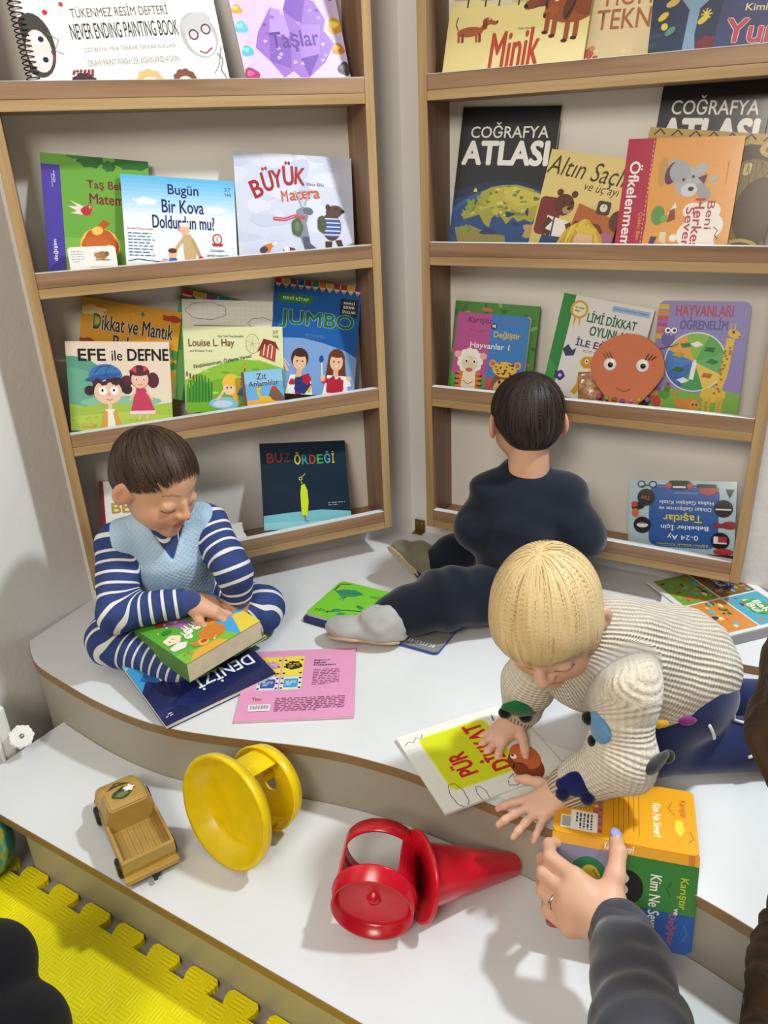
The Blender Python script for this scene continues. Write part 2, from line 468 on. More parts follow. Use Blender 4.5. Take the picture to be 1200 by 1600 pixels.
class Art:
    """shapes in cover units: x in 0..w, y in 0..h given as fractions of the cover"""
    def __init__(s, w, h, bg=None, r=0.0):
        s.w, s.h = w, h
        s.layers = []          # (verts Nx2 in metres, tris, linear colour, group)
        s.grp = 'cover_print'
        if bg is not None:
            if r: s.poly_m(rrect(0, w, 0, h, r), bg)
            else: s.rect(0, 0, 1, 1, bg)
    def _add(s, V, T, c):
        V, T = np.asarray(V, float), np.asarray(T, int).reshape(-1, 3)
        if len(T) == 0: return
        e = 1e-6
        if V.min() < -e or V[:, 0].max() > s.w + e or V[:, 1].max() > s.h + e:   # trim at the cover's edge
            NV, NT_ = [], []
            for t in T:
                p = [tuple(V[i]) for i in t]
                for ax, lim, sg in ((0, 0.0, 1), (0, s.w, -1), (1, 0.0, 1), (1, s.h, -1)):
                    q = []
                    for i in range(len(p)):
                        a, b = p[i], p[(i + 1) % len(p)]
                        da, db = sg * (a[ax] - lim), sg * (b[ax] - lim)
                        if da >= 0: q.append(a)
                        if da * db < 0:
                            u = da / (da - db); q.append((a[0] + (b[0] - a[0]) * u, a[1] + (b[1] - a[1]) * u))
                    p = q
                    if len(p) < 3: break
                if len(p) >= 3:
                    o = len(NV); NV += p; NT_ += [(o, o + i, o + i + 1) for i in range(1, len(p) - 1)]
            if not NT_: return
            V, T = np.array(NV), np.array(NT_)
        s.layers.append((V, T, lin(c), s.grp))
    def fan(s, pts, c):
        n = len(pts); s._add(pts, [(0, i, i + 1) for i in range(1, n - 1)], c)
    def poly_m(s, pts, c):     # general polygon, metres, ear clipping
        from mathutils.geometry import tessellate_polygon
        T = tessellate_polygon([[Vector((p[0], p[1], 0)) for p in pts]])
        s._add(pts, T, c)
    def poly(s, pts, c): s.poly_m([(x * s.w, y * s.h) for x, y in pts], c)
    def rect(s, x0, y0, x1, y1, c): s.poly([(x0, y0), (x1, y0), (x1, y1), (x0, y1)], c)
    def rrect(s, x0, y0, x1, y1, r, c): s.poly_m(rrect(x0 * s.w, x1 * s.w, y0 * s.h, y1 * s.h, r * s.w), c)
    def ell(s, cx, cy, rx, ry, c, rot=0, n=18, a0=0, a1=360):
        """rx, ry as fractions of the width"""
        ro = math.radians(rot); p = []
        full = abs(a1 - a0) >= 360
        for i in range(n if full else n + 1):
            a = math.radians(a0 + (a1 - a0) * i / n)
            u, v = rx * s.w * math.cos(a), ry * s.w * math.sin(a)
            p.append((cx * s.w + u * math.cos(ro) - v * math.sin(ro), cy * s.h + u * math.sin(ro) + v * math.cos(ro)))
        if not full: p = [(cx * s.w, cy * s.h)] + p
        s.fan(p, c)
    def line(s, pts, wd, c):
        """polyline stroke; wd fraction of the width"""
        P = [Vector((x * s.w, y * s.h)) for x, y in pts]; h = wd * s.w / 2
        L, R = [], []
        for i, p in enumerate(P):
            d = (P[min(i + 1, len(P) - 1)] - P[max(i - 1, 0)])
            d = d.normalized() if d.length > 0 else Vector((1, 0)); nn = Vector((-d.y, d.x)) * h
            L.append(tuple(p + nn)); R.append(tuple(p - nn))
        n = len(P); T = []
        for i in range(n - 1): T += [(n + i, n + i + 1, i + 1), (n + i, i + 1, i)]
        s._add(L + R, T, c)
    def blob(s, cx, cy, rx, ry, c, seed=0, amp=0.12, n=22, lobes=5, rot=0):
        ro = math.radians(rot); rg = random.Random(seed); ph = rg.random() * 6; p = []
        for i in range(n):
            a = 2 * math.pi * i / n; k = 1 + amp * math.sin(lobes * a + ph)
            u, v = rx * s.w * k * math.cos(a), ry * s.w * k * math.sin(a)
            p.append((cx * s.w + u * math.cos(ro) - v * math.sin(ro), cy * s.h + u * math.sin(ro) + v * math.cos(ro)))
        s.fan(p, c)
    def text(s, st, x0, y0, x1, y1, c, bold=0.0, rot=0, shear=0.0, arc=0.0, title=False, outline=None):
        """lettering stretched to the box x0..x1, y0..y1 (fractions); rot in degrees turns it about the box centre"""
        if outline:
            s.text(st, x0, y0, x1, y1, outline[0], bold + outline[1], rot, shear, arc, title)
        V, T = text_tris(st)
        if len(V) == 0: return
        lo, hi = V.min(0), V.max(0)
        W, H = (x1 - x0) * s.w, (y1 - y0) * s.h
        if rot in (90, -90, 270): pass
        q = (V - (lo + hi) / 2) / np.maximum(hi - lo, 1e-6)
        if arc: q[:, 1] += arc * (1 - (2 * q[:, 0]) ** 2)
        q = q * [W, H]; q[:, 0] += shear * q[:, 1]
        a = math.radians(rot); R = np.array([[math.cos(a), -math.sin(a)], [math.sin(a), math.cos(a)]])
        if bold > 0.004:       # heavier strokes: copies nudged sideways
            e = bold * 0.42 * (H / max((hi - lo)[1], .3)) * min(1.0, 3 * W / (len(st) * H + 1e-9) + .35)
            k = 4 if bold < .03 else 6
            qs = [q] + [q + [e * math.cos(u * 2 * math.pi / k), e * math.sin(u * 2 * math.pi / k)] for u in range(k)]
        else: qs = [q]
        g = s.grp
        if title: s.grp = 'title_lettering'
        for q in qs: s._add(q @ R.T + [(x0 + x1) / 2 * s.w, (y0 + y1) / 2 * s.h], T, c)
        s.grp = g
    def lines(s, x0, y0, x1, y1, n, c, wd=0.35, seed=1, rot=None):
        """rows of small print too fine to read"""
        rg = random.Random(seed); dy = (y1 - y0) / n
        for i in range(n):
            y = y1 - (i + 0.5) * dy; x = x0
            xe = x1 if i < n - 1 else x0 + (x1 - x0) * 0.6
            while x < xe:
                l = rg.uniform(0.02, 0.07)
                s.rect(x, y - dy * wd / 2, min(x + l, xe), y + dy * wd / 2, c); x += l + 0.014
    def face(s, cx, cy, r, skin, hair=None, eye=True):
        if hair: s.ell(cx, cy + 0.25 * r * s.w / s.h, r * 1.12, r * 1.12, hair)
        s.ell(cx, cy, r, r * 1.02, skin)
        if hair: s.ell(cx, cy + 0.55 * r * s.w / s.h, r * .95, r * .55, hair)
        if eye:
            k = r * s.w / s.h
            for sx in (-1, 1):
                s.ell(cx + sx * .35 * r, cy + .08 * k, .17 * r, .2 * r, '#ffffff', n=10)
                s.ell(cx + sx * .33 * r, cy + .06 * k, .09 * r, .12 * r, '#201510', n=8)
            s.line([(cx - .25 * r, cy - .42 * k), (cx, cy - .5 * k), (cx + .25 * r, cy - .42 * k)], .1 * r, '#a03030')
    def build(s, parent, mat, bend=None, z0=0.0003, dz=0.000008, flip=False):
        if bend is not None: dz = 0.00003
        groups = {}
        for i, (V, T, c, g) in enumerate(s.layers):
            groups.setdefault(g, []).append((V, T, c, z0 + dz * i))
        for g, ls in groups.items():
            AV, AT, AC = [], [], []; off = 0
            for V, T, c, z in ls:
                V3 = np.column_stack([V, np.full(len(V), z)])
                # keep the winding facing +z
                if len(T):
                    a, b, cc = V[T[:, 0]], V[T[:, 1]], V[T[:, 2]]
                    cr = (b[:, 0] - a[:, 0]) * (cc[:, 1] - a[:, 1]) - (b[:, 1] - a[:, 1]) * (cc[:, 0] - a[:, 0])
                    T = np.where((cr < 0)[:, None], T[:, ::-1], T)
                if bend is not None:
                    V3, T = subdivide(V3, T, 0.007)
                    V3 = np.array([bend(*p) for p in V3])
                AV.append(V3); AT.append(T + off); AC.append(np.tile(c, (len(T), 1))); off += len(V3)
            AV, AT, AC = np.vstack(AV), np.vstack(AT), np.vstack(AC)
            ob = mesh_obj_fast(g, AV, AT, mat, parent)
            at = ob.data.attributes.new('Col', 'FLOAT_COLOR', 'FACE')
            at.data.foreach_set('color', AC.astype(np.float32).ravel())

def mesh_obj_fast(name, V, T, mat, parent=None, smooth=False):
    me = bpy.data.meshes.new(name)
    k = T.shape[1]
    me.vertices.add(len(V)); me.vertices.foreach_set('co', np.asarray(V, np.float32).ravel())
    me.loops.add(T.size); me.loops.foreach_set('vertex_index', np.asarray(T, np.int32).ravel())
    me.polygons.add(len(T)); me.polygons.foreach_set('loop_start', np.arange(0, T.size, k, dtype=np.int32))
    if smooth: me.polygons.foreach_set('use_smooth', np.ones(len(T), bool))
    me.update(calc_edges=True)
    return link(name, me, mat, parent)

def subdivide(V, T, mx):
    V = [tuple(p) for p in V]; out = []; stack = [tuple(t) for t in T]; mid = {}
    def d2(a, b): return (V[a][0] - V[b][0]) ** 2 + (V[a][1] - V[b][1]) ** 2
    while stack:
        a, b, c = stack.pop()
        e = max(((d2(a, b), a, b, c), (d2(b, c), b, c, a), (d2(c, a), c, a, b)))
        if e[0] <= mx * mx: out.append((a, b, c)); continue
        _, p, q, r = e; k = (min(p, q), max(p, q))
        if k not in mid:
            mid[k] = len(V); V.append(tuple((x + y) / 2 for x, y in zip(V[p], V[q])))
        m = mid[k]; stack += [(p, m, r), (m, q, r)]
    return np.array(V), np.array(out)

def grid_slab(x0, x1, y0, y1, z0, z1, nx, ny, bend=None):
    V, F = [], []
    for z in (z0, z1):
        for j in range(ny + 1):
            for i in range(nx + 1):
                V.append((x0 + (x1 - x0) * i / nx, y0 + (y1 - y0) * j / ny, z))
    N = (nx + 1) * (ny + 1); I = lambda i, j, k: k * N + j * (nx + 1) + i
    for j in range(ny):
        for i in range(nx):
            F.append((I(i, j, 1), I(i + 1, j, 1), I(i + 1, j + 1, 1), I(i, j + 1, 1)))
            F.append((I(i, j, 0), I(i, j + 1, 0), I(i + 1, j + 1, 0), I(i + 1, j, 0)))
    for i in range(nx):
        F.append((I(i, 0, 0), I(i + 1, 0, 0), I(i + 1, 0, 1), I(i, 0, 1)))
        F.append((I(i, ny, 1), I(i + 1, ny, 1), I(i + 1, ny, 0), I(i, ny, 0)))
    for j in range(ny):
        F.append((I(0, j, 1), I(0, j + 1, 1), I(0, j + 1, 0), I(0, j, 0)))
        F.append((I(nx, j, 0), I(nx, j + 1, 0), I(nx, j + 1, 1), I(nx, j, 1)))
    if bend is not None: V = [tuple(bend(*p)) for p in V]
    return V, F

_cmat = {}
def cover_mat(c):
    k = str(c)
    if k not in _cmat: _cmat[k] = plain('cover_' + str(len(_cmat)), c, 0.45)
    return _cmat[k]

def book(name, label, mw, w, h, t, art, cover='#dddddd', soft=True, bend=None, mat=None, r=0.0, spine='left', pages=None, cat='book', group=None, spine_color=None):
    """cover front lies in local z = 0, x to the right, y up; the book goes back to z = -t"""
    o = tag(empty(name, mw), label, cat, group)
    ct = 0.0005 if soft else 0.0022
    ins = 0.0008 if soft else 0.003
    pm = pages or M_PAGES
    cm = cover_mat(cover)
    if r:      # board book with rounded corners: a stack of thick leaves
        nl = max(2, int(t / 0.004)); lt = t / nl
        V, F = prism_data(rrect(0, w, 0, h, r), -lt * .92, 0); mesh_obj('cover', V, F, cm, o)
        V, F = prism_data(rrect(0, w, 0, h, r), -t, -t + lt * .92); mesh_obj('back_cover', V, F, cm, o)
        if nl > 2:
            V, F = join_data(*[prism_data(rrect(0.0006, w - 0.0006, 0.0006, h - 0.0006, r), -lt * (k + .92), -lt * k) for k in range(1, nl - 1)])
            mesh_obj('pages', V, F, pm, o)
    else:
        nx, ny = (28, 28) if bend else (1, 1)
        xs = (0, ct) if spine == 'left' else (w - ct, w)
        V, F = join_data(grid_slab(0, w, 0, h, -ct, 0, nx, ny, bend), grid_slab(0, w, 0, h, -t, -t + ct, nx, ny, bend),
                         grid_slab(xs[0], xs[1], 0, h, -t + ct, -ct, 1, ny, bend))
        c = mesh_obj('cover', V, F, cm, o)
        x0, x1 = (ct, w - ins) if spine == 'left' else (ins, w - ct)
        V, F = grid_slab(x0, x1, ins, h - ins, -t + ct, -ct, nx, ny, bend)
        mesh_obj('pages', V, F, pm, o)
    art.build(o, mat or M_PRINT, bend)
    return o
# ------------------------------------------------------------------ books on the left unit
def shelf_mw(unit, sh, s, dy, b0, lean, rot):
    mw, W = UNITS[unit]
    ph = math.radians(lean)
    zb = ZL[sh] - LIP
    R = Matrix(((1, 0, 0), (0, math.sin(ph), -math.cos(ph)), (0, math.cos(ph), math.sin(ph)))).to_4x4()
    return mw @ Matrix.Translation((s, b0, zb + 0.0006)) @ R @ Matrix.Translation((0, dy, 0)) @ Matrix.Rotation(math.radians(rot), 4, 'Z')

# --- spiral sketchbook on the top shelf
w, h = .334, .226
a = Art(w, h, '#f1efe9')
for x, y, rx, ry in ((.13, .93, .085, .05), (.05, .78, .022, .03), (.15, .73, .03, .04), (.235, .745, .025, .03), (.22, .64, .011, .011), (.135, .59, .013, .013), (.28, .84, .02, .025), (.02, .9, .02, .03)):
    a.ell(x, y, rx, ry, '#c33126')
a.rect(.05, .98, .2, .995, '#7d1f18')
a.text('TÜKENMEZ RESİM DEFTERİ', .255, .545, .745, .63, '#4a4038', 0.0)
a.text('NEVER ENDING PAINTING BOOK', .235, .395, .78, .505, '#211c1a', 0.008, title=True)
a.text('ÇİZ BOYA YIKA TEKRAR TEKRAR KULLAN', .28, .30, .745, .345, '#8a7f78')
a.text('DRAW PAINT WASH USE AGAIN AND AGAIN', .285, .205, .75, .25, '#8a7f78')
for x in (.31, .555):                       # drawn hands
    a.line([(x - .01, 1.0), (x + .002, .78)], .022, '#e7c9bd')
    for k in range(5): a.line([(x + .002, .79), (x - .035 + k * .018, .67 + .02 * abs(k - 2))], .009, '#e7c0b2')
    a.line([(x - .022, 1.0), (x - .012, .8)], .003, '#5a4a48'); a.line([(x + .005, 1.0), (x + .016, .8)], .003, '#5a4a48')
for x, y, r in ((.66, .9, .055), (.72, .83, .04), (.775, .93, .045), (.70, .99, .03)):
    for q, c in ((1, '#8d93b5'), (.82, '#f1efe9'), (.62, '#5d6690'), (.45, '#f1efe9'), (.25, '#8d93b5')): a.ell(x, y, r * q, r * q, c)
a.blob(.86, .93, .06, .1, '#8a4a22', 3, .25); a.blob(.84, .85, .03, .05, '#d98a2b', 4, .3); a.blob(.90, .80, .03, .035, '#5d3820', 5, .3); a.blob(.95, .93, .045, .07, '#c9a24b', 6, .2, lobes=7); a.ell(.95, .93, .02, .03, '#4a3a2a')
a.ell(.885, .385, .095, .115, '#b9b5b8', rot=20); a.ell(.89, .36, .075, .09, '#efe3e2', rot=20); a.ell(.88, .47, .085, .05, '#c8c4c8', rot=20)
for dx, dy in ((-.035, .005), (.035, .04)):
    a.ell(.89 + dx, .385 + dy, .027, .027, '#4b464f'); a.ell(.89 + dx, .385 + dy, .019, .019, '#d9c9cc')
a.line([(.87, .27), (.90, .25), (.94, .29)], .008, '#8a3c4c')
a.ell(.055, .37, .09, .15, '#3a3634', n=24); a.ell(.065, .33, .06, .1, '#e8dcd6')
for y in (.41, .27):
    a.ell(.075, y, .03, .026, '#ffffff'); a.ell(.085, y, .014, .014, '#101010')
a.line([(.12, .33), (.13, .28), (.12, .25)], .006, '#9a3a3a')
for x, y, r, c in ((.245, .03, .065, '#3b2328'), (.575, .02, .07, '#d6b878'), (.76, .02, .06, '#7a4a30')):
    a.blob(x, y + .05, r, r * .9, c, int(x * 100), .08, 26, 9); a.ell(x, y + .01, r * .75, r * .75, '#eedfd8')
    a.ell(x - r * .3, y + .04, .008, .01, '#222'+'222'); a.ell(x + r * .3, y + .04, .008, .01, '#222222')
for k in range(6): a.line([(.2 + k * .018, .155 + .02 * math.sin(k)), (.21 + k * .018, .185)], .012, '#8d2b3b')
a.line([(.96, .25), (.985, .2), (.965, .12), (.99, .05)], .004, '#4a4a4a'); a.line([(.925, .1), (.96, .16), (.99, .3)], .004, '#6a6a6a')
a.line([(.84, .72), (.87, .77), (.9, .72), (.93, .76)], .003, '#777777'); a.line([(.12, .45), (.17, .40), (.14, .33), (.18, .30)], .003, '#777777')
painting = book('spiral_sketchbook', 'wide white spiral-bound painting book with cartoon doodles on the top shelf', shelf_mw('L', 1, .064, .0, .026, 14, 3.0), w, h, .008, a, '#eceae4')
M_WIRE = plain('black_wire', (28, 27, 27), 0.4)
V, F = [], []
parts = []
for k in range(26):
    y = .008 + k * .0083
    pts = [(.010 + .0115 * math.cos(q) - .008, y + .0012 * math.sin(q * .5), -.004 + .0095 * math.sin(q)) for q in np.linspace(0, 2 * math.pi, 11)]
    parts.append(tube_data(pts, .0011, 5, False))
V, F = join_data(*parts)
mesh_obj('spiral_binding', V, F, M_WIRE, painting, True)

# --- purple stones book
w, h = .204, .250
a = Art(w, h, '#d9c6ea')
a.rect(.06, .0, .94, 1, '#d4bdea')
rg = random.Random(11)
for x, y, rx, ry, c in ((.06, .83, .07, .05, '#7a3a34'), (.08, .70, .06, .05, '#8a4a3a'), (.05, .58, .05, .04, '#d9a24a'), (.06, .46, .06, .05, '#6cc0d8'), (.07, .30, .055, .045, '#5cb8cc'), (.06, .14, .07, .06, '#a83a6a'), (.16, .08, .05, .04, '#c04a80'),
                        (.93, .88, .1, .07, '#2a4a8a'), (.86, .68, .06, .035, '#6a4a44'), (.95, .63, .05, .04, '#8a5a3a'), (.95, .42, .08, .07, '#dba43a'), (.93, .26, .06, .05, '#c9862f'), (.95, .12, .06, .06, '#4a4648'), (.80, .95, .07, .04, '#3a5a9a'), (.18, .96, .05, .03, '#9a9aa8')):
    a.blob(x, y, rx, ry, c, int(x * 99 + y * 10), .14, 14, 3); a.blob(x - .01, y + .012, rx * .5, ry * .4, tuple(min(255, int(v * 1.25 + 25)) for v in bytes.fromhex(c[1:])), int(y * 50), .2, 10, 3)
a.poly([(.20, .42), (.36, .58), (.47, .55), (.60, .75), (.70, .62), (.78, .60), (.86, .47), (.82, .40), (.9, .30), (.78, .18), (.55, .06), (.46, .14), (.36, .10), (.26, .22), (.15, .32)], '#9a6cc4')
a.poly([(.47, .55), (.60, .75), (.70, .62), (.62, .45)], '#7d4fb0'); a.poly([(.36, .58), (.47, .55), (.5, .36), (.3, .40)], '#b48fd8')
a.poly([(.30, .40), (.5, .36), (.44, .16), (.26, .22)], '#8356b4'); a.poly([(.62, .45), (.80, .44), (.74, .24), (.55, .22)], '#a67cd0'); a.poly([(.55, .22), (.74, .24), (.6, .09)], '#6f44a4')
for _ in range(26):
    x, y = rg.uniform(.24, .8), rg.uniform(.14, .55)
    a.blob(x, y, .02, .014, rg.choice(['#c9aee6', '#7848ac', '#b894da', '#8e60bc']), rg.randrange(99), .3, 8, 3)
a.text('Küçük Kâşif', .36, .735, .70, .80, '#b5323c', .02)
a.text('Taşlar', .30, .27, .76, .41, '#5c3a92', .025, title=True)
a.lines(.14, .035, .45, .06, 2, '#7a5aa0')
book('picture_book', 'purple children\'s book about stones with a big amethyst on its cover', shelf_mw('L', 1, .430, 0, .026, 14, 4.4), w, h, .004, a, '#c9b3e2', mat=M_PRINT_FILM)

# --- green maths book
w, h = .188, .205
a = Art(w, h, '#6ca83c')
a.rect(.17, .0, 1, .3, '#7db648')
for x, y, rx, ry, c in ((.45, .97, .12, .07, '#2e6b2c'), (.62, .93, .06, .05, '#2e6b2c'), (.84, .97, .18, .06, '#2e6b2c'), (.33, 1.0, .1, .03, '#3b7c30')): a.blob(x, y, rx, ry, c, int(x * 77), .15, 22, 7)
a.rect(0, 0, .17, .91, '#4a3aa4')
a.text('KİTAP-4', .06, .80, .16, .82, '#ffffff', .02, rot=90); a.text('MATEMATİK', .03, .77, .15, .785, '#d8d0f0', .02, rot=90)
a.text('değişim', -.02, .165, .18, .205, '#ffffff', .02, rot=90)
a.text('Taş Bebek', .41, .715, .86, .80, '#7b1f2e', .035, title=True); a.text('Matematik', .425, .60, .93, .69, '#7b1f2e', .035, title=True)
a.poly([(.24, .62), (.31, .57), (.22, .57), (.30, .53), (.24, .51), (.36, .50), (.40, .56)], '#f3dcd4')
a.blob(.385, .535, .05, .042, '#bf2d36', 2, .05); a.ell(.42, .565, .03, .03, '#bf2d36'); a.ell(.425, .57, .011, .011, '#ffffff'); a.ell(.428, .57, .006, .006, '#000000'); a.poly([(.445, .565), (.48, .555), (.445, .55)], '#e8a030')
a.ell(.5, .24, .19, .17, '#f0c65a'); a.blob(.5, .24, .17, .16, '#c05a24', 4, .05, 26, 6); a.ell(.5, .17, .13, .13, '#f6d2b4'); a.blob(.47, .27, .12, .06, '#c8642a', 3, .08)
a.poly([(.46, .38), (.54, .47), (.60, .44), (.52, .36)], '#c0501f'); a.ell(.48, .37, .055, .04, '#f0c65a', rot=20)
a.ell(.45, .175, .035, .04, '#ffffff'); a.ell(.455, .17, .02, .025, '#5a3018'); a.ell(.58, .175, .03, .036, '#ffffff'); a.ell(.575, .17, .018, .022, '#5a3018')
a.blob(.84, .2, .1, .16, '#8fae3a', 5, .1)
book('workbook', 'green maths workbook with a purple spine stripe behind a small carton on the second shelf', shelf_mw('L', 2, .024, .024, .052, 10, -7.4), w, h, .004, a, '#5f9a34')

# --- small white carton card
w, h = .084, .062
a = Art(w, h, '#efece6', r=.006)
a.lines(.06, .55, .32, .9, 5, '#9a9aa0', .3); a.rect(.10, .12, .34, .40, '#fafafa')
for k in range(9): a.rect(.13 + k * .02, .16, .138 + k * .02 + (k % 3) * .004, .36, '#3a3a3a')
a.blob(.68, .74, .13, .08, '#a5764a', 3, .18, 20, 5); a.ell(.58, .76, .05, .05, '#b5885a'); a.ell(.8, .78, .05, .05, '#8a5e38'); a.line([(.55, .62), (.85, .60)], .02, '#7a5a40')
a.lines(.42, .2, .9, .45, 4, '#b5b2ae', .3)
book('card_game_box', 'small white card box with a barcode in front of the green workbook', shelf_mw('L', 2, .061, .003, .022, 8, -2.2), w, h, .016, a, '#e9e6e0', r=.006, cat='box')

# --- blue 'Bugün Bir Kova Doldurdun mu?'
w, h = .211, .164
a = Art(w, h, '#eaf0f4')
for k in range(10): a.rect(0, .55 + .045 * k, 1, .6 + .045 * k, (int(226 - 14 * k), int(238 - 6 * k), int(246 - 1.5 * k)))
for x, y, rx in ((.8, .66, .12), (.2, .72, .1), (.62, .58, .14)): a.blob(x, y, rx, .03, '#f3f7fa', int(x * 10), .2, 18, 5)
a.text('Bugün', .40, .775, .67, .92, '#232a6a', .03, title=True); a.text('Bir Kova', .34, .605, .71, .75, '#232a6a', .03, title=True); a.text('Doldurdun mu?', .25, .43, .80, .575, '#232a6a', .03, title=True)
a.text('2-7', .91, .88, .96, .92, '#2a4a8a', .03); a.text('YAŞ', .905, .82, .965, .86, '#2a4a8a', .03)
a.text('Kaynak Tavsiye Listesi', .03, .395, .25, .425, '#c0503a', .01)
for k in range(8): a.rect(.03, .355 - k * .035, .065, .367 - k * .035, '#5a6a9a'); a.lines(.075, .35 - k * .035, rnd.uniform(.3, .43), .372 - k * .035, 1, '#5a6a9a', .5, k)
a.ell(.53, .43, .045, .05, '#eab995'); a.rect(.5, .455, .57, .50, '#e8e4e0'); a.ell(.485, .42, .02, .012, '#e2a888')
a.poly([(.51, .37), (.58, .37), (.64, .22), (.6, .04), (.52, .04), (.51, .2)], '#c9ad7c'); a.line([(.52, .33), (.44, .2), (.42, .14)], .03, '#c9ad7c'); a.line([(.59, .32), (.64, .18), (.66, .10)], .028, '#b99a68'); a.line([(.66, .1), (.665, .02)], .008, '#6a4a30'); a.ell(.665, .11, .02, .015, '#c0392b')
a.ell(.41, .14, .035, .04, '#eab995'); a.ell(.41, .18, .04, .022, '#6a3a24'); a.poly([(.38, .10), (.44, .10), (.46, .02), (.36, .02)], '#4a6aa8'); a.ell(.34, .06, .03, .025, '#d9a0c0'); a.ell(.36, .03, .05, .018, '#7a4a9a')
a.ell(.82, .33, .045, .05, '#c0333a'); a.ell(.82, .33, .033, .037, '#f3e9e4'); a.text('5', .81, .305, .83, .35, '#c0333a', .03); a.poly([(.765, .28), (.875, .28), (.86, .25), (.78, .25)], '#c0333a')
a.text('Çocuklara', .75, .18, .88, .215, '#3a4a7a', .02); a.text('günlük mutluluğu', .72, .125, .92, .16, '#3a4a7a', .02); a.text('öğreten bir rehber', .715, .07, .925, .105, '#3a4a7a', .02)
a.line([(.02, .05), (.1, .075), (.3, .05), (.5, .035), (.98, .05)], .006, '#3b3b3b'); a.rect(0, 0, 1, .035, '#dfe4d6')
book('picture_book', 'light blue landscape book with dark blue title beside the small card box', shelf_mw('L', 2, .162, .025, .028, 14, -6.8), w, h, .003, a, '#dfe6ec', mat=M_PRINT_FILM)

# --- 'Büyük Macera'
w, h = .242, .196
a = Art(w, h, '#cfd3e6')
rg = random.Random(5)
for _ in range(40): a.blob(rg.random(), rg.random(), rg.uniform(.06, .14), rg.uniform(.03, .08), rg.choice(['#d6d9ea', '#c6cbe2', '#dadced', '#cacfe4']), rg.randrange(99), .15, 14, 3)
for ch, x, y, r in (('B', .175, .66, 22), ('Ü', .265, .725, 14), ('Y', .35, .765, 8), ('Ü', .445, .79, 2), ('K', .545, .80, -6)):
    a.text(ch, x - .042, y - .09, x + .042, y + (.135 if ch == 'Ü' else .075), '#a2282e', .05, rot=r, title=True)
for i, (ch, x, y) in enumerate(zip('Macera', (.405, .475, .53, .58, .63, .68), (.585, .60, .61, .62, .625, .63))):
    a.text(ch, x - .026, y - .045, x + .026, y + (.06 if ch == 'M' else .03), '#cc5a34', .04, rot=6, title=True)
a.text('Elina Ellis', .60, .705, .75, .735, '#8a8ca0', .01)
a.poly([(.50, .46), (.56, .50), (.60, .40), (.58, .34), (.60, .20), (.62, .08), (.56, .08), (.52, .20), (.50, .34)], '#8a8c9c')
a.ell(.60, .455, .045, .03, '#6a6c7e', rot=-12); a.line([(.545, .50), (.52, .60), (.49, .65)], .01, '#a9aab6'); a.line([(.525, .58), (.555, .66)], .009, '#a9aab6'); a.line([(.57, .50), (.605, .60), (.58, .66)], .01, '#a9aab6'); a.line([(.60, .58), (.635, .63)], .009, '#a9aab6'); a.line([(.515, .56), (.485, .58)], .008, '#a9aab6')
a.line([(.30, .37), (.40, .365), (.48, .40), (.57, .385)], .028, '#c25462'); a.line([(.31, .37), (.41, .365), (.48, .40)], .006, '#e2a0a8')
a.blob(.50, .29, .05, .075, '#55694a', 3, .06); a.ell(.5, .3, .025, .04, '#6c8058')
a.poly([(.54, .2), (.60, .2), (.60, .14), (.68, .07), (.58, .03), (.55, .1)], '#5a5c6e'); a.rect(.60, .055, .72, .075, '#f4f6fb')
a.ell(.80, .31, .085, .115, '#5c4034', n=22); a.ell(.83, .46, .075, .05, '#5c4034', rot=10); a.ell(.775, .50, .02, .025, '#4a3228'); a.ell(.90, .465, .02, .016, '#2c1e18'); a.ell(.845, .49, .007, .008, '#101010')
a.ell(.80, .30, .083, .08, '#4a5c9a')
for k in range(5): a.rect(.73, .22 + k * .04, .875, .232 + k * .04, '#d9dced')
a.blob(.715, .33, .04, .07, '#4c5a40', 7, .06); a.poly([(.74, .16), (.80, .16), (.79, .05), (.74, .05)], '#4c3328'); a.poly([(.83, .17), (.88, .18), (.91, .07), (.87, .06)], '#4c3328')
a.poly([(.20, .10), (.30, .14), (.245, .02)], '#d97a30'); a.ell(.205, .06, .035, .025, '#4a4250', rot=20); a.poly([(.27, .12), (.32, .15), (.30, .09)], '#e9e4de')
a.ell(.42, .06, .05, .025, '#2c2c34'); a.ell(.40, .07, .025, .022, '#f0eeea'); a.ell(.45, .065, .025, .018, '#8a3a40')
a.poly([(.70, 0), (1, 0), (1, .16), (.86, .09)], '#7d9a44')
book('picture_book', 'pale lilac picture book with a reindeer and a bear below red title letters', shelf_mw('L', 2, .379, .025, .03, 14, -5.9), w, h, .004, a, '#c2c7de', mat=M_PRINT_FILM)

# --- third shelf: yellow puzzle book
w, h = .190, .230
a = Art(w, h, '#d9992a')
rg = random.Random(9)
for _ in range(16): a.ell(rg.random(), rg.random(), .012, .012, '#e6b458', n=8)
a.blob(.10, .90, .13, .05, '#f0c987', 2, .2); a.blob(.9, .93, .10, .035, '#a8362c', 3, .2, 18, 5); a.blob(.07, .63, .08, .04, '#a8362c', 4, .2); a.blob(.98, .62, .07, .05, '#3d8a3a', 5, .2); a.blob(.98, .52, .06, .04, '#3d8a3a', 6, .2)
for x, y in ((.60, .93), (.22, .60)): a.poly([(x, y + .03), (x + .012, y + .006), (x + .035, y), (x + .012, y - .006), (x, y - .03), (x - .012, y - .006), (x - .035, y), (x - .012, y + .006)], '#f4e6c0' if x < .5 else '#5a6a8a')
a.text('Dikkat ve Mantık', .12, .745, .93, .875, '#33261f', .03, title=True, outline=('#f0e8d8', .035)); a.text('D', .12, .765, .195, .868, '#2e7a3a', .05, title=True)
a.text('Bulmacaları', .33, .60, .92, .715, '#2a2422', .035, title=True, outline=('#f0e8d8', .03))
a.rect(.1, .0, .9, .4, '#c98822')
